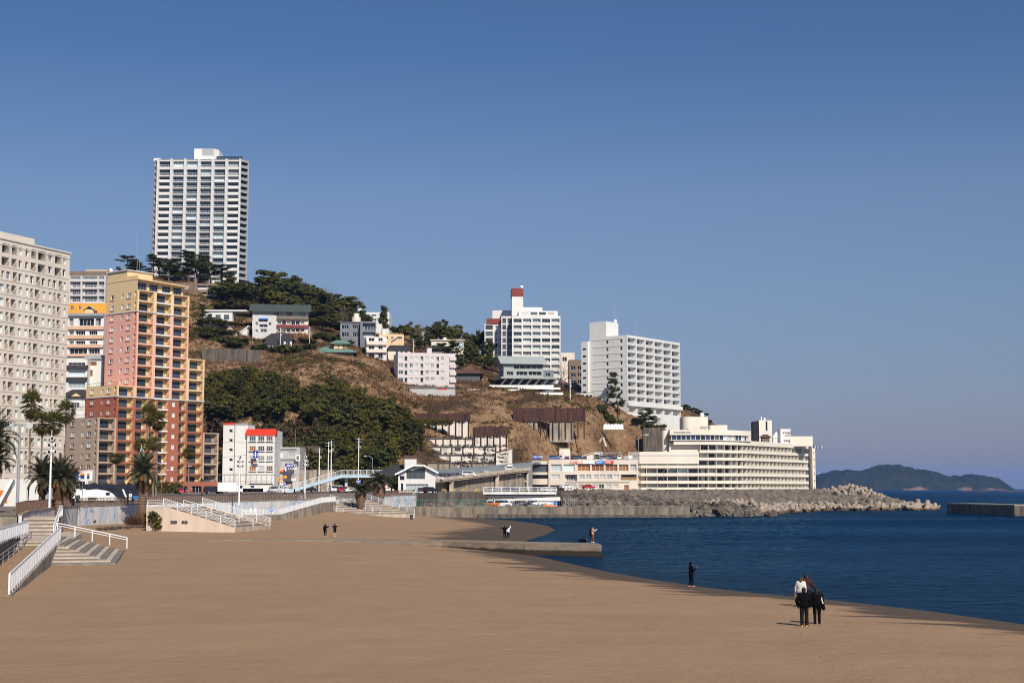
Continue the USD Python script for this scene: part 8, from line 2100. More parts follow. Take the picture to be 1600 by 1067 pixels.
# ================================================================ vehicles
CARC = {'white': (.72, .72, .71), 'silver': (.42, .43, .44), 'black': (.015, .015, .018), 'navy': (.02, .03, .08), 'red': (.42, .03, .025), 'grey': (.14, .145, .15), 'blue': (.05, .12, .32)}
for n_, c_ in CARC.items(): mat('car_' + n_, c_, rough=.28, var=.02, spec=.5, coat=.6)
mat('tyre', (.02, .02, .02), rough=.9, var=.1)
mat('tail_red', (.45, .02, .02), rough=.3, var=.02)
def car_class(kind, col):
 k = proto(f'{kind}_{col}'); pth = str(k.GetPath())
 if kind == 'van': L, Wd, prof, glass_, Hb = 4.6, 1.7, [(-2.3, .35), (2.28, .35), (2.3, .8), (2.15, 1.05), (1.75, 1.15), (1.25, 1.88), (-2.2, 1.9), (-2.3, 1.2)], [(1.62, 1.17), (1.2, 1.78), (-2.12, 1.8), (-2.2, 1.15)], 1.9
 elif kind == 'suv': L, Wd, prof, glass_, Hb = 4.4, 1.75, [(-2.2, .4), (2.15, .4), (2.2, .8), (2.05, .98), (1.05, 1.08), (.45, 1.62), (-1.7, 1.66), (-2.15, 1.1)], [(.9, 1.1), (.42, 1.55), (-1.62, 1.58), (-1.98, 1.08)], 1.66
 elif kind == 'kei': L, Wd, prof, glass_, Hb = 3.4, 1.48, [(-1.7, .35), (1.65, .35), (1.7, .75), (1.55, .95), (1.1, 1.05), (.75, 1.62), (-1.5, 1.66), (-1.68, 1.1)], [(1.02, 1.08), (.7, 1.55), (-1.45, 1.58), (-1.6, 1.08)], 1.66
 else: L, Wd, prof, glass_, Hb = 4.5, 1.72, [(-2.25, .35), (2.2, .35), (2.25, .68), (2.1, .85), (1.0, .95), (.35, 1.38), (-1.0, 1.4), (-1.65, 1.02), (-2.2, .95)], [(.88, .97), (.33, 1.31), (-.98, 1.33), (-1.5, 1.0)], 1.4
 b = MB()
 from shapely.geometry import Polygon as Pg
 pg = Pg(prof).buffer(-.06).buffer(.06, quad_segs=2); pr = NA(pg.exterior.coords)[:-1]
 belt = np.mean([q[1] for q in glass_[:1]])
 def ins(z): return 0 if z < belt else .16 * (z - belt) / (Hb - belt)
 n = len(pr)
 Lf = NA([(x, -Wd / 2 + ins(z), z) for x, z in pr]); Rt = NA([(x, Wd / 2 - ins(z), z) for x, z in pr])
 b.add(np.vstack([Lf, Rt]), [[i, (i + 1) % n, n + (i + 1) % n, n + i] for i in range(n)])
 tv, tf = trimesh.creation.triangulate_polygon(pg, engine='earcut')
 for sg in (-1, 1): b.add([(x, sg * (Wd / 2 - ins(z)), z) for x, z in np.asarray(tv)], np.asarray(tf))
 usdkit.mesh(stage, pth + '/body', b.data(), MAT['car_' + col])
 gp = NA(glass_)
 for i, sg in enumerate((-1, 1)):
  g = MB(); c = gp.mean(0); q = c + (gp - c) * NA([.94, .9]); g.add([(x, sg * (Wd / 2 - ins(z) + .012), z) for x, z in q], [[0, 1, 2, 3]])
  usdkit.mesh(stage, pth + '/side_window' + ('_001' if i else ''), g.data(), MAT['pane_dark'])
 for nm, (p0, p1), o in (('windscreen', (glass_[0], glass_[1]), .03), ('rear_window', (glass_[3], glass_[2]), -.03)):
  a_, c_ = NA(p0), NA(p1); m0, m1 = a_ + (c_ - a_) * .12, a_ + (c_ - a_) * .95; sh = (.10 if o > 0 else -.10)
  g = MB(); g.add([(m0[0] + sh, -Wd / 2 + .2, m0[1]), (m0[0] + sh, Wd / 2 - .2, m0[1]), (m1[0] + sh, Wd / 2 - .28, m1[1]), (m1[0] + sh, -Wd / 2 + .28, m1[1])], [[0, 1, 2, 3]])
  usdkit.mesh(stage, pth + '/' + nm, g.data(), MAT['pane_dark'])
 for i, (x, s) in enumerate(((L * .31, -1), (L * .31, 1), (-L * .31, -1), (-L * .31, 1))):
  w = MB(); y = s * (Wd / 2 - .1); w.tube([(x, y - .1, .31), (x, y + .1, .31)], .31, 12)
  nm = pth + '/wheel' + (f'_{i:03d}' if i else ''); usdkit.mesh(stage, nm, w.data(), MAT['tyre'])
  w = MB(); w.tube([(x, y + s * .1, .31), (x, y + s * .112, .31)], .19, 10); usdkit.mesh(stage, nm + '/rim', w.data(), MAT['metal_grey'])
 for i, s in enumerate((-1, 1)):
  h = Bx((L / 2 - .06, s * Wd * .34 - .17, .62), (L / 2 + .012, s * Wd * .34 + .17, .78)); usdkit.mesh(stage, pth + '/headlight' + ('_001' if i else ''), h.data(), MAT['lamp_glass'])
  h = Bx((-L / 2 - .012, s * Wd * .36 - .12, .75), (-L / 2 + .06, s * Wd * .36 + .12, .98)); usdkit.mesh(stage, pth + '/tail_light' + ('_001' if i else ''), h.data(), MAT['tail_red'])
 return k
_cc = {}
def car(kind, col, label, p, rzd, name='parked_car', group=None):
 k = _cc.get((kind, col)) or _cc.setdefault((kind, col), car_class(kind, col))
 copy(k, name, label, 'car' if kind != 'van' else 'van', p, rz=rad(rzd), group=group)
# on the ramp road
def ramp_pt(px):
 for a, b_ in zip(pa_r[:-1], pa_r[1:]):
  xa, xb = 800 + FPX * a[0] / a[1], 800 + FPX * b_[0] / b_[1]
  if xa <= px <= xb: f = (px - xa) / (xb - xa); return a + (b_ - a) * f
pa_r = [P(598, 752, 408), P(665, 749.0, 418), P(730, 742.0, 440), P(806, 732.5, 470), P(828, 730.5, 480)]
for px, kind, col, off, lab in ((680, 'sedan', 'white', 2.2, 'white car lowest on the ramp road'), (694, 'van', 'black', 4.6, 'black van on the ramp road'), (713, 'suv', 'navy', 3.4, 'dark navy car behind the black van on the ramp road'), (731, 'van', 'white', 3.2, 'white van in the middle of the ramp road'), (763, 'sedan', 'silver', 4.2, 'silver car towards the top of the ramp road'), (797, 'suv', 'white', 4.0, 'white car with roof box at the top of the ramp road')):
 p = ramp_pt(px); car(kind, col, lab, (p[0], p[1] + off, p[2] - .5), 24)
p = ramp_pt(797); Bx((p[0] - .9, p[1] + 3.4, p[2] + 1.22), (p[0] + .7, p[1] + 4.6, p[2] + 1.75)).build('roof_box', 'white_paint'); tag(stage.GetPrimAtPath('/World/roof_box'), 'pale box on the roof of the topmost ramp-road car', 'box')
# parking roof
for i, (px, col, kind) in enumerate(((866, 'blue', 'suv'), (876, 'silver', 'kei'), (886, 'navy', 'sedan'), (896, 'black', 'suv'), (905, 'navy', 'kei'), (914, 'black', 'sedan'), (923, 'white', 'sedan'), (932, 'black', 'van'), (957, 'navy', 'suv'), (967, 'white', 'kei'), (978, 'silver', 'sedan'), (986, 'white', 'suv'), (944, 'grey', 'kei'))):
 Y = Y0p = 501.5; x = (px - 800) / FPX * Y
 car(kind, col, f'{col} car, {nth("roof")} listed on the parking roof from its rounded corner', (x, Y + (i % 3) * 2.2, RZ + .02), 90 + vgu(-6, 6) if i % 4 else 0, group='cars on the parking roof')
c = P(952, 712, 506); t = thing('roof_canopy', 'small flat canopy with a banner on the parking roof', 'canopy', (c[0], 506, RZ)); Bx((-3.2, 0, 2.4), (4.5, 4, 2.6)).build('roof', 'metal_grey', t)
for x, y in ((-3, .2), (4.2, .2), (-3, 3.8), (4.2, 3.8)): Bx((x - .08, y - .08, 0), (x + .08, y + .08, 2.39)).build('post', 'metal_grey', t)
Bx((-5.5, .3, .6), (-2.2, .4, 2.9)).build('banner', 'wall_palegrey', t)
c = P(926, 706, 512); t = thing('gabled_hut', 'low pale gabled hut behind the parking roof', 'hut', (c[0], 514, RZ - 1)); Bx((-5, 0, 0), (5, 4, 2.2)).build('wall', 'wall_cream', t); gable(t, -5, 5, 0, 4, 2.2, 1.5, 'wall_cream', along='y', wallm='wall_cream')
# coast road and deck
for px, Y, kind, col, lab, r in ((884, 448, 'sedan', 'white', 'white car on the coast road below the parking building', 35), (919, 463, 'sedan', 'red', 'dark red car on the coast road below the parking building', 38), (1100, 546, 'sedan', 'silver', 'silver car on the coast road under the ship hotel curve', 50), (1176, 582, 'suv', 'white', 'white car on the coast road under the ship hotel middle bays', 54)):
 x = (px - 800) / FPX * Y; z = rz(x, Y) + .75;
 car(kind, col, lab, (x, Y, z), r)
for px, kind, col, lab in ((771, 'sedan', 'grey', 'grey saloon at the near end of the elevated deck'), (798, 'sedan', 'navy', 'dark blue saloon on the elevated deck by the slender pole'), (857, 'sedan', 'silver', 'silver saloon at the far end of the elevated deck')):
 x = (px - 800) / FPX * 370; car(kind, col, lab, (x, 370.5, DZ + .01), vgu(-4, 4))
for px, kind, col, lab, Y in ((785, 'van', 'white', 'white van parked on the quay under the deck', 356), (770, 'kei', 'silver', 'small silver car parked on the quay under the deck', 360), (816, 'suv', 'black', 'black car parked in the shade under the deck', 360), (834, 'kei', 'navy', 'navy car parked in the shade under the deck', 362)):
 x = (px - 800) / FPX * Y; car(kind, col, lab, (x, Y, QZ + .01), 12)
for px, Y, kind, col, lab in ((660, 386, 'sedan', 'black', 'black car with red tail lights beside the station house'), (673, 384, 'suv', 'black', 'black car waiting in front of the station glazing'), (538, 396, 'kei', 'red', 'bright red car under the footbridge'), (545, 402, 'sedan', 'silver', 'silver car next to the red car under the footbridge'), (528, 400, 'van', 'white', 'white van under the footbridge stair'), (552, 390, 'sedan', 'white', 'white car right of the footbridge column'), (335, 372, 'van', 'black', 'black van beside the white panel truck'), (482, 404, 'van', 'black', 'black van in front of the pale slope wall'), (445, 398, 'kei', 'white', 'small white car outside the grey shop'), (432, 396, 'kei', 'silver', 'small silver car by the kerb near the white hotel'), (292, 366, 'kei', 'red', 'small red car outside the kiosk'), (604, 395, 'suv', 'white', 'white car beside the station side roof')):
 x = (px - 800) / FPX * Y; car(kind, col, lab, (x, Y, rz(x, Y) + .02), vgu(10, 40))
# panel truck, white van-like boat, dark tent roof
p = P(356, 776, 372); t = thing('panel_truck', 'white panel truck with silver box behind the promenade railing', 'truck', (p[0], 372, rz(p[0], 372)), .15)
Bx((-2.6, -1, .6), (2.2, 1, 2.9)).build('cargo_box', 'metal_white', t); Bx((2.25, -.95, .5), (3.8, .95, 2.3)).build('cab', 'white_paint', t); Bx((3.0, -.97, 1.4), (3.72, -.955, 2.1)).build('window', 'pane_dark', t)
for x in (-1.6, 2.9):
 for y in (-.85, .85): MB().tube([(x, y - .1, .4), (x, y + .1, .4)], .4, 10).build('wheel', 'tyre', t)
p = P(158, 780, 262); zt_ = rz(p[0], 262)
t = thing('camper_van', 'white rounded camper with a small square window behind the promenade railing', 'camper', (p[0], 262, zt_), .1)
pr = [(-3.2, .4), (2.9, .4), (2.6, 1.0), (1.9, 1.7), (.9, 2.2), (-.8, 2.45), (-3.2, 2.3)]
b = MB(); b.extr(pr, (0, -.95, 0), (0, .95, 0), (1, 0, 0)); b.build('body', 'white_paint', t)
Bx((1.0, -.98, 1.35), (1.7, -.955, 1.85)).build('window', 'pane_dark', t); Bx((-2.2, -.98, .5), (-.6, -.955, 1.0)).build('locker', 'metal_dark', t)
for x in (-1.8, 1.7):
 for y in (-.8, .8): MB().tube([(x, y - .1, .35), (x, y + .1, .35)], .35, 10).build('wheel', 'tyre', t)
p = P(123, 780, 262); t = thing('box_trailer', 'small white box trailer with a dark hatch next to the camper', 'trailer', (p[0], 262, rz(p[0], 262)), .1)
Bx((-1.1, -.8, .4), (1.1, .8, 2.5)).build('body', 'white_paint', t); Bx((-.5, -.83, .6), (.4, -.805, 1.4)).build('hatch', 'metal_dark', t)
for y in (-.8, .8): MB().tube([(0, y - .1, .35), (0, y + .1, .35)], .35, 10).build('wheel', 'tyre', t)
mat('navy_canvas', (.012, .014, .035), rough=.6, var=.1)
p = P(176, 778, 275); t = thing('coach', 'long dark navy coach with a white diagonal stripe behind the camper', 'coach', (p[0], 275, rz(p[0], 275)), .1)
b = MB(); b.extr([(-5.6, .5), (5.2, .5), (5.2, 2.6), (4.6, 3.2), (-5.0, 3.3), (-5.6, 2.5)], (0, -1.2, 0), (0, 1.2, 0), (1, 0, 0)); b.build('body', 'navy_canvas', t)
MB().hexa([(2.6, -1.23, .7), (2.95, -1.23, .7), (2.95, -1.205, .7), (2.6, -1.205, .7), (1.9, -1.23, 2.3), (2.25, -1.23, 2.3), (2.25, -1.205, 2.3), (1.9, -1.205, 2.3)]).build('stripe', 'white_paint', t)
for k in range(5): Bx((-5.0 + 1.9 * k, -1.22, 1.7), (-3.3 + 1.9 * k, -1.206, 2.7)).build('window', 'pane_dark', t)
for x in (-3.6, 3.4):
 for y in (-1.1, 1.1): MB().tube([(x, y - .12, .48), (x, y + .12, .48)], .48, 10).build('wheel', 'tyre', t)
sgn('white notice board with grey print by the hedge', 204, 776, 4.5, 10, 255, 'white_paint', [('wall_grey', -.6, .6, -.1, .7), ('wall_grey', -.6, .6, -.7, -.3)], cat='notice board')
sgn('plain bright blue banner next to the white notice board', 212, 777, 10, 4.2, 256, 'blue_bright', cat='banner')
sgn('small blue and white notice on a post on the sand', 424, 797, 4.5, 3.4, 250, 'blue_bright', [('white_paint', -.5, .5, -.3, .3)], cat='notice board')
p = P(424, 799, 250.1); tag(Bx((p[0] - .05, 250.0, 1.2), (p[0] + .05, 250.08, p[2])).build('notice_post', 'metal_grey'), 'thin grey post holding the blue notice', 'post')
for px, lab in ((392, 'white poster on the railing, left of a pair'), (399, 'white poster on the railing, right of a pair')):
 sgn(lab.replace(', left of a pair', ' with a plain face').replace(', right of a pair', ' beside the other poster'), px, 796.5, 4, 5.5, 251, 'white_paint', cat='poster')
s_ = sgn('round blue no-parking disc with a red rim on the white terrace wall', 419.5, 768.5, 5, 5, 411.7, 'wall_white', cat='sign'); MB().tube([(0, -.16, 0), (0, -.2, 0)], .42, 16).build('disc', 'blue_sign', s_); MB().tube([(0, -.155, 0), (0, -.175, 0)], .5, 16).build('rim', 'red_paint', s_)
for px, py, pw, ph_, Y, m, mk, lab in ((440, 754, 5, 7, 431, 'white_paint', ('orange_sign', -.7, .7, -.2, .8), 'white and orange upright sign among the shop signs'), (445, 745, 6, 4, 432, 'yellow_paint', ('red_paint', -.8, .2, -.5, .5), 'yellow and red sign low on the grey building'), (459, 748, 7, 4.5, 432, 'white_paint', ('red_paint', -.8, .8, .2, .7), 'white and red striped sign beside the navy one'), (437, 764, 3, 6, 418, 'white_paint', ('metal_dark', -.6, .6, -.8, .2), 'white and black vending machine at the kerb'), (442, 765, 3, 5.5, 418, 'red_paint', ('white_paint', -.5, .5, .2, .8), 'red vending machine at the kerb'), (460, 765, 4, 4, 416, 'blue_bright', ('white_paint', -.7, .7, -.1, .3), 'light blue kerb board near the footbridge stair'), (470, 758, 3.5, 3.5, 420, 'white_paint', ('red_paint', -.8, .8, -.8, .8), 'red-centred round-edged road board near the slope wall'), (560, 752, 8, 5, 398, 'blue_sign', ('white_paint', -.8, .8, -.3, .2), 'navy board hanging under the footbridge deck'), (604, 760, 4, 6, 388, 'orange_sign', ('white_paint', -.6, .6, -.6, .2), 'orange flag board beside the station house'), (588, 762, 3, 5, 386, 'blue_bright', ('white_paint', -.6, .6, -.6, .2), 'blue flag board left of the station house')):
 sgn(lab, px, py, pw, ph_, Y, m, [mk])
# barriers along the station terrace edge, boats and buoys on the quay
for i, px in enumerate((694, 706, 724, 745)):
 x = (px - 800) / FPX * 391; t = thing('road_barrier', 'yellow road barrier along the terrace edge behind the quay wall', 'barrier', (x, 391.5, 6.0), group='yellow barriers along the terrace edge')
 Bx((-.5, -.05, .6), (.5, .05, .8)).build('board', 'yellow_paint', t); Bx((-.6, -.2, 0), (-.52, .2, .54)).build('leg', 'yellow_paint', t); Bx((.52, -.2, 0), (.6, .2, .54)).build('leg', 'yellow_paint', t)
for i, (px, c_, lab) in enumerate(((848, 'white_paint', 'white rowing boat leaning under the deck end'), (766, 'orange_sign', 'orange dinghy stacked under the deck'), (858, 'blue_bright', 'pale blue boat tilted beside the rocks'))):
 p = P(px, 786, 352); t = thing('boat', lab, 'boat', (p[0], 352 + i, QZ + .5), .3 * i, rx=.35 if i != 1 else 0)
 h = MB(); n_ = 9; xs_ = np.linspace(-2.6, 2.6, n_); wd = .85 * np.clip(1 - (xs_ / 2.75) ** 4, 0.05, 1);
 ring = [[(x, -w, .55 + .1 * abs(x) / 2.6), (x, -w * .6, .05), (x, w * .6, .05), (x, w, .55 + .1 * abs(x) / 2.6)] for x, w in zip(xs_, wd)]
 v = [q for r in ring for q in r]; f = [[i_ * 4 + j, i_ * 4 + j + 1, i_ * 4 + 5 + j, i_ * 4 + 4 + j] for i_ in range(n_ - 1) for j in range(3)]
 h.add(v, f); h.build('hull', c_, t)
 for x in (-1, .8): Bx((x - .12, -.7, .38), (x + .12, .7, .44)).build('thwart', 'wood', t)
for i in range(7):
 p = P(850 + i * 3, 790, 349); tag(MB().ball((p[0], 349 + (i % 3), QZ + .35), .38, 2).build('buoy', 'orange_sign'), 'orange mooring buoy heaped on the quay by the rocks', 'buoy', 'orange buoys on the quay')
for i in range(22):
 a = G(1505 + i * 4.4 + (14 if i > 9 else 0), 767.4, .3)
 tag(MB().ball((a[0], a[1], .2), 1.3, 1).build('float_buoy', 'orange_sign'), 'orange float in the line far out on the water', 'buoy', 'line of orange floats far out')
# pale line buildings on the headland shore
for i, (px, py, w, h) in enumerate(((1311, 758.5, 6, 3.2), (1328, 758.6, 9, 3.6), (1338, 755.5, 6, 3.4), (1492, 761.5, 6, 2.0), (1440, 761.8, 8, 1.6), (1395, 761.8, 9, 1.4))):
 p = P(px, py, IY - 200); s = (IY - 200) / FPX * .7; t = thing('shore_building', ('pale building low on the headland, nearest its far end', 'long white building low on the headland', 'white building standing higher on the headland slope', 'white harbour building under the headland cliff', 'grey shed on the headland shore', 'long grey sea wall building on the headland shore')[i], 'building', (p[0], p[1], max(p[2] - h * s / 2, 0)))
 Bx((-w * s / 2, 0, -8), (w * s / 2, 14, h * s)).build('wall', 'wall_grey', t); Bx((-w * s / 2 - 1, -1, h * s + .01), (w * s / 2 + 1, 15, h * s + 1.2)).build('roof', 'wall_palegrey', t)
# small litter and pebbles on the sand
lit = MB()
for q in range(90):
 px, py = vgu(20, 1560), 880 + 187 * vg.random() ** .8; p = G(px, py, 1.0)
 d_ = float(shore_d(NA([p[0]]), NA([p[1]]))[0])
 if d_ < 5: continue
 r = vgu(.008, .022); lit.ball((p[0], p[1], float(sand_z(p[0], p[1])) + .02), r, 0, (vgu(1, 2.5), 1, .6), .3, vg)
tag(lit.build('beach_debris', 'bark'), 'scattered bits of driftwood and shell on the sand', None, None, 'stuff')
# ================================================================ people
import manifold3d as m3
Mf = m3.Manifold
def bone(p, q, r0, r1, seg=12):
 return Mf.batch_hull([Mf.sphere(r0, seg).translate([float(x) for x in p]), Mf.sphere(r1, seg).translate([float(x) for x in q])])
def blob(pts, seg=12):
 return Mf.batch_hull([Mf.sphere(r, seg).translate([float(x) for x in p]) for p, r in pts])
def smooth_mesh(parts, edge=.035, it=6):
 m = Mf.batch_boolean(parts, m3.OpType.Add).refine_to_length(edge).to_mesh()
 t = trimesh.Trimesh(m.vert_properties[:, :3], m.tri_verts, process=True)
 trimesh.smoothing.filter_taubin(t, iterations=it)
 return (NA(t.vertices), NA(t.faces))
mat('skin', (.46, .27, .185), rough=.6, var=.05, scale=8)
CL = {'black': (.004, .004, .005), 'charcoal': (.012, .012, .013), 'cream': (.62, .58, .52), 'brown': (.055, .025, .022), 'jeans': (.16, .27, .42), 'plum': (.012, .006, .012), 'white': (.68, .68, .67), 'pink': (.62, .30, .30), 'tan': (.45, .31, .20), 'rustred': (.34, .085, .025), 'orange': (.62, .28, .05), 'salmon': (.60, .22, .18), 'navy': (.006, .008, .016)}
for n_, c_ in CL.items(): mat('cloth_' + n_, c_, rough=.95, spec=.08, var=.12, scale=9, bump=.3, bscale=25)
mat('hair_black', (.010, .009, .008), rough=.5, var=.2, scale=20); mat('hair_brown', (.06, .03, .018), rough=.5, var=.2, scale=20)
def person(label, loc_, face, h=1.7, top='black', legs='black', shoes='white', hair='hair_black', long_hair=False, hood=False, arms=((None), (None)), coat=1.0, sleeves=True, stride=.06, lean=0., bulk=1.0, shorts=False, sit=False, turn=0., group=None):
 """stands at loc_, facing the plan angle face (degrees); arms: (elbow, wrist) offsets from the shoulder for the right and the left arm, in (right, forward, up)"""
 t = thing('person', label, 'person', loc_, rad(face - 90), group, scale=h / 1.7)
 # local frame: x right, y forward, z up
 hipz = .90 if not sit else .48
 off = NA([0, 0, hipz - .90])
 kn, an_ = [], []
 hips = [NA([s * .095, 0, hipz]) for s in (1, -1)]
 for i, s in enumerate((1, -1)):
  if sit: kn.append(NA([s * .12, .42, .50])); an_.append(NA([s * .12, .46, .09]))
  else: kn.append(NA([s * .10, .02 + s * stride * .5, .49])); an_.append(NA([s * .105, -.02 + s * stride, .085]))
 L = NA([0, lean, 0])
 chest = NA([0, lean * .7, 1.30]) + off; neck = NA([0, lean, 1.46]) + off; head = NA([0, lean * 1.15 + .015, 1.60]) + off
 sh = [NA([s * .185, lean * .9, 1.405]) + off for s in (1, -1)]
 dflt = [((.06, -.03, -.29), (.05, .05, -.54)), ((-.06, -.03, -.29), (-.05, .05, -.54))]
 el, wr = [], []
 for i in range(2):
  a = arms[i] or dflt[i]; el.append(sh[i] + NA(a[0])); wr.append(sh[i] + NA(a[1]))
 parts = [blob([(hips[0], .115), (hips[1], .115), (NA([0, lean * .3, 1.05]) + off, .12)]), blob([(NA([0, lean * .3, 1.05]) + off, .12), (chest + [.09, 0, 0], .12), (chest + [-.09, 0, 0], .12)]), blob([(chest, .12), (sh[0], .062), (sh[1], .062), (neck, .055)]), bone(neck, head + [0, 0, -.06], .052, .05)]
 ct, st_ = cos(rad(turn)), sin(rad(turn))
 fd = NA([-st_, ct, 0]); rt = NA([ct, st_, 0])
 parts += [blob([(head + [0, 0, .035], .088), (head - fd * .02 + [0, 0, .03], .092), (head + fd * .03 + [0, 0, -.06], .058), (head + fd * .035 + [0, 0, .0], .07)], 16), bone(head + fd * .09 + [0, 0, .0], head + fd * .112 + [0, 0, -.02], .010, .015), bone(head + fd * .085 + rt * .02 + [0, 0, -.05], head + fd * .085 - rt * .02 + [0, 0, -.05], .012, .012)]
 for s in (1, -1): parts.append(blob([(head + rt * s * .088 + [0, 0, .01], .016), (head + rt * s * .092 + [0, -.01, -.02], .012)]))
 for i in range(2):
  parts += [bone(hips[i], kn[i], .085, .056), bone(kn[i], an_[i], .055, .038), blob([(an_[i] - [0, .03, .04], .04), (an_[i] + [0, .13, -.055], .03)]), bone(sh[i], el[i], .048, .038), bone(el[i], wr[i], .038, .026)]
  d = unit(wr[i] - el[i]); s = 1 if i == 0 else -1
  w = unit(np.cross(d, NA([s * .3, 1.0, .2]))); nrm = np.cross(d, w)
  pm = wr[i] + d * .045; parts.append(blob([(wr[i] + d * .015, .024), (pm + w * .022, .017), (pm - w * .022, .017), (pm + d * .035 + w * .026, .013), (pm + d * .035 - w * .026, .013)]))
  for q, (o, l) in enumerate(((-.028, .030), (-.009, .036), (.010, .034), (.027, .026))):
   b0 = pm + d * .042 + w * o; b1 = b0 + d * l + nrm * .006; b2 = b1 + d * l * .7 + nrm * .016
   parts += [bone(b0, b1, .0088, .008, 8), bone(b1, b2, .008, .007, 8)]
  b0 = pm - w * .028 - d * .01; b1 = b0 - w * .022 + d * .022 + nrm * .008; b2 = b1 + d * .026 + nrm * .008
  parts += [bone(b0, b1, .011, .0095, 8), bone(b1, b2, .0095, .008, 8)]
 obj('body', smooth_mesh(parts, .03, 4), 'skin', t, True)
 eye = MB()
 for s in (1, -1): eye.ball(head + fd * .088 + rt * s * .033 + [0, 0, .018], .011, 1)
 eye.build('eyes', 'hair_black', t)
 b = .03 * bulk
 hem = hipz + .06 - .30 * (coat - 1) if not sit else hipz + .02
 jp = [blob([((hips[0] + [0, 0, hem - hipz]), .115 + b), ((hips[1] + [0, 0, hem - hipz]), .115 + b), (NA([0, lean * .3, 1.05]) + off, .13 + b)]), blob([(NA([0, lean * .3, 1.05]) + off, .13 + b), (chest + [.09, 0, 0], .125 + b), (chest + [-.09, 0, 0], .125 + b)]), blob([(chest, .125 + b), (sh[0], .07 + b * .8), (sh[1], .07 + b * .8), (neck + [0, 0, -.02], .065 + b * .5)])]
 for i in range(2):
  if sleeves: jp += [bone(sh[i], el[i], .058 + b, .050 + b * .8), bone(el[i], wr[i] - unit(wr[i] - el[i]) * .02, .048 + b * .8, .038 + b * .5)]
  else: jp += [bone(sh[i], sh[i] + (el[i] - sh[i]) * .6, .058 + b, .055 + b)]
 if hood: jp.append(blob([(neck + [0, -.05, .02], .085), (head + [0, -.02, .03], .118), (head + [0, -.035, -.02], .11)]))
 obj('jacket', smooth_mesh(jp, .04, 5), 'cloth_' + top, t, True)
 tp = [blob([(hips[0], .125), (hips[1], .125), (NA([0, lean * .2, hipz + .08]), .12)])]
 for i in range(2):
  if shorts: tp.append(bone(hips[i], hips[i] + (kn[i] - hips[i]) * .75, .105, .085))
  else: tp += [bone(hips[i], kn[i], .105, .078 * (1.1 if legs == 'charcoal' else 1)), bone(kn[i], an_[i] + [0, 0, .0], .076 * (1.12 if legs == 'charcoal' else 1), .060 * (1.35 if legs == 'charcoal' else 1))]
 obj('trousers', smooth_mesh(tp, .04, 5), 'cloth_' + legs, t, True)
 for i in range(2):
  obj('shoe', smooth_mesh([blob([(an_[i] - [0, .045, .035], .052), (an_[i] + [0, .15, -.042], .042), (an_[i] + [0, .03, -.02], .055)])], .03, 3), 'cloth_' + shoes, t, True)
 if not hood:
  hp = [blob([(head + [0, 0, .055], .094), (head - fd * .03 + [0, 0, .035], .102), (head - fd * .035 + [0, 0, -.03], .085)])]
  if long_hair: hp.append(blob([(head - fd * .045 + [0, 0, -.02], .095), (neck - fd * .06 + [0, 0, -.12], .075)]))
  obj('hair', smooth_mesh(hp, .03, 3), hair, t, True)
 return t, dict(wrist=wr, shoulder=sh, head=head, hip=hips, chest=chest)
def on_sand(px, py, z=None):
 p = G(px, py, .9)
 for _ in range(6): p = G(px, py, float(sand_z(p[0], p[1])))
 return p
UPR = ((.10, .10, -.22), (.02, .26, .06)); UPL = ((-.10, .10, -.22), (-.02, .26, .06))
t, j = person('person in black jacket, dark wide trousers and tan shoes, back turned', on_sand(1257, 979), 78, 1.74, 'black', 'charcoal', 'orange', arms=(((.10, -.05, -.28), (.09, .08, -.5)), ((-.12, -.05, -.27), (-.08, .06, -.48))), bulk=1.7)
t, j = person('person in black padded jacket with long dark hair and pale bag strap', on_sand(1277, 976), 82, 1.70, 'black', 'black', 'black', long_hair=True, bulk=1.8, arms=(None, ((-.07, .02, -.28), (-.03, .12, -.5))))
bg = MB(); s_ = j['shoulder'][0]; bg.bar(s_ + [-.03, -.09, .06], s_ + [.09, -.14, -.42], .05, .015, up=(0, 1, .1)); bg.build('bag_strap', 'cloth_cream', t)
obj('shoulder_bag', smooth_mesh([blob([(s_ + [.10, -.06, -.48], .07), (s_ + [.12, .02, -.66], .08), (s_ + [.09, -.12, -.64], .07)])], .04, 4), 'cloth_black', t, True)
t, j = person('person in cream jacket and pale jeans holding something yellow, close to the water edge', on_sand(1252, 949), 60, 1.62, 'cream', 'jeans', 'white', hair='hair_brown', long_hair=True, bulk=1.5, lean=.04, arms=(None, ((-.12, .0, -.28), (-.16, .02, -.55))))
w_ = j['wrist'][1]; tag(obj('pouch', smooth_mesh([blob([(w_ + [0, 0, -.08], .05), (w_ + [.01, .02, -.22], .07)])], .03, 3), 'cloth_orange', t), None)
person('person in dark brown jacket standing beside the one in cream, arm held out', on_sand(1260, 948), 70, 1.78, 'brown', 'charcoal', 'black', arms=(((.16, .05, -.24), (.27, .12, -.44)), None), bulk=1.3, turn=-25)
t, j = person('person in black hooded top and pink shoes looking at a phone by the waterline', on_sand(1080, 916.5), 10, 1.68, 'black', 'black', 'salmon', hood=True, coat=1.25, arms=(((.06, .10, -.26), (-.02, .33, -.08)), None), stride=.09)
w_ = j['wrist'][0]; Bx(w_ + [-.05, .06, -.02], w_ + [.03, .075, .13]).build('phone', 'metal_dark', t)
t, j = person('person in plum-dark hooded jacket and black leggings raising a phone, white shoes', on_sand(508, 838), 80, 1.62, 'plum', 'black', 'white', hood=True, coat=1.5, arms=(((.17, .08, -.18), (.25, .22, .10)), None))
w_ = j['wrist'][0]; Bx(w_ + [-.04, .05, .0], w_ + [.04, .065, .15]).build('phone', 'metal_dark', t)
obj('backpack', smooth_mesh([blob([(j['chest'] + [-.06, -.2, .0], .11), (j['chest'] + [-.1, -.2, -.28], .12)])], .04, 4), 'cloth_black', t, True)
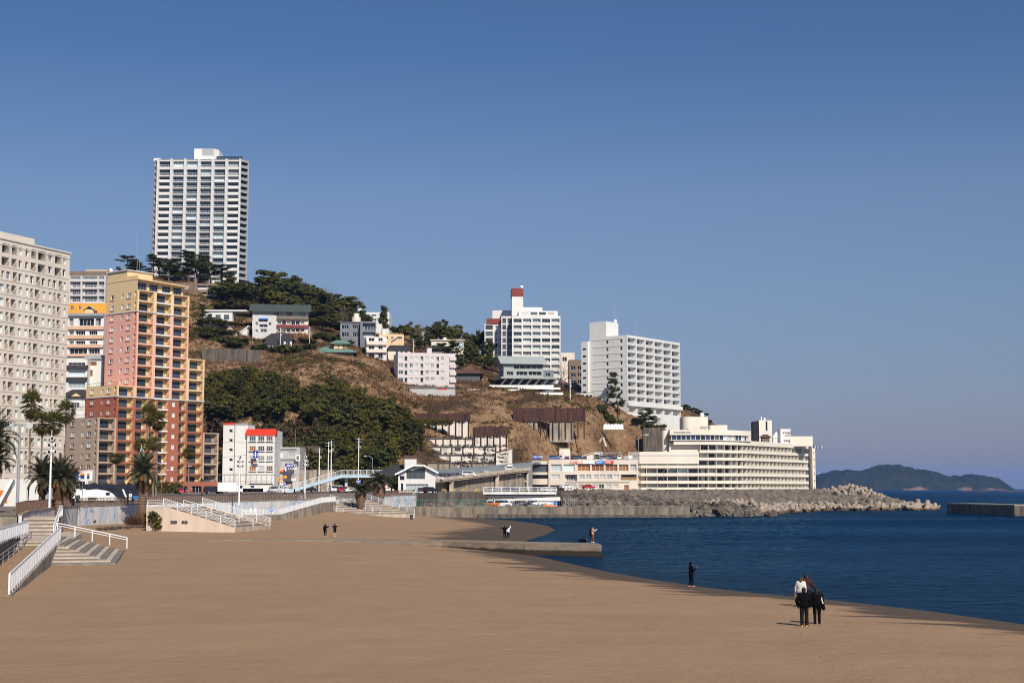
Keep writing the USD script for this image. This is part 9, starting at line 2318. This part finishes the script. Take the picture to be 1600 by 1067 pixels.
person('person in black short-sleeved top and shorts with both hands up at the face, white shoes', on_sand(523, 838), 92, 1.66, 'navy', 'navy', 'white', arms=(((.20, .08, -.06), (.04, .20, .12)), ((-.20, .08, -.06), (-.04, .20, .12))), sleeves=False, shorts=True, coat=1.3)
person('person in black jacket taking a picture on the wet sand behind the jetty', on_sand(788.5, 840.5), 85, 1.68, 'black', 'black', 'black', arms=(((.18, .06, -.05), (.06, .22, .16)), ((-.18, .06, -.05), (-.06, .22, .16))), bulk=1.3)
person('person in white jacket and black trousers with a raised arm, behind the jetty', on_sand(794, 840.5), 75, 1.62, 'white', 'black', 'black', arms=(((.14, .05, .16), (.10, .12, .40)), None), long_hair=True, bulk=1.3)
jp_ = G(926, 847.5, JZ)
t, j = person('person in tan jacket and rust-red trousers pointing a camera from the jetty end', jp_, 5, 1.70, 'tan', 'rustred', 'white', arms=(((.07, .16, -.16), (.0, .42, -.02)), ((-.07, .16, -.16), (.0, .42, -.02))), bulk=1.3)
obj('backpack', smooth_mesh([blob([(j['chest'] + [0, -.2, .04], .13), (j['chest'] + [0, -.22, -.55], .12)])], .05, 4), 'cloth_black', t, True)
q = G(911, 846.5, JZ); tag(obj('duffel_bag', smooth_mesh([blob([((q[0] - .35, q[1], JZ + .16), .16), ((q[0] + .3, q[1], JZ + .15), .15)]), blob([((q[0], q[1], JZ + .25), .12), ((q[0] + .1, q[1], JZ + .2), .15)])], .06, 4), 'cloth_black', None, True), 'black bag lying on the jetty near its end', 'bag')
q = G(916.5, 846.5, JZ); tag(MB().lathe([(0, 0), (.05, 0), (.05, .24), (.02, .3), (0, .3)], (q[0], q[1], JZ), 8).build('bottle', 'cloth_white', None), 'pale bottle standing beside the black bag on the jetty', 'bottle')
person('person in black coat walking at the foot of the broad buff stair', on_sand(373, 826), 200, 1.66, 'black', 'charcoal', 'white', long_hair=True, coat=1.3, stride=.16)
person('person in pale pink coat at the foot of the broad buff stair', on_sand(383, 826.5), 215, 1.60, 'pink', 'pink', 'white', hair='hair_brown', long_hair=True, coat=2.2, stride=.1, bulk=1.4)
for px, py, Y, zz, lab in ((552, 789, 303, 3.0, 'person in dark clothes sitting on the further broad stair'), (594, 800, 300, 1.9, 'person in black sitting low on the further broad stair')):
 x = (px - 800) / FPX * Y; person(lab, (x, Y, CAMZ - (py + 3 - 763) * Y / FPX - .1), 250, 1.66, 'black', 'charcoal', 'black', sit=True, bulk=1.3)
for i, (px, col, leg) in enumerate(((447, 'cream', 'charcoal'), (462, 'navy', 'black'), (613, 'plum', 'black'), (318, 'rustred', 'charcoal'))):
 Y = 345 if px > 420 else 330; Y = 360 if px > 600 else Y
 x = (px - 800) / FPX * Y; person(('person in cream coat walking behind the promenade railing', 'person in navy coat walking behind the promenade railing', 'person in dark plum coat near the station house', 'person in rust-red top behind the promenade railing by the kiosk')[i], (x, Y, rz(x, Y)), (20, 190, 40, 170)[i], 1.68, col, leg, 'white', stride=.15)
p = G(643, 806, 1.6); t = thing('litter_bin', 'black cylindrical bin standing on the sand near the quay wall', 'bin', (p[0], p[1], float(sand_z(p[0], p[1])) - .05))
MB().lathe([(0, 0), (.26, 0), (.30, 1.0), (.32, 1.02), (.32, 1.1), (0, 1.12)], (0, 0, 0), 14).build('body', 'metal_dark', t)
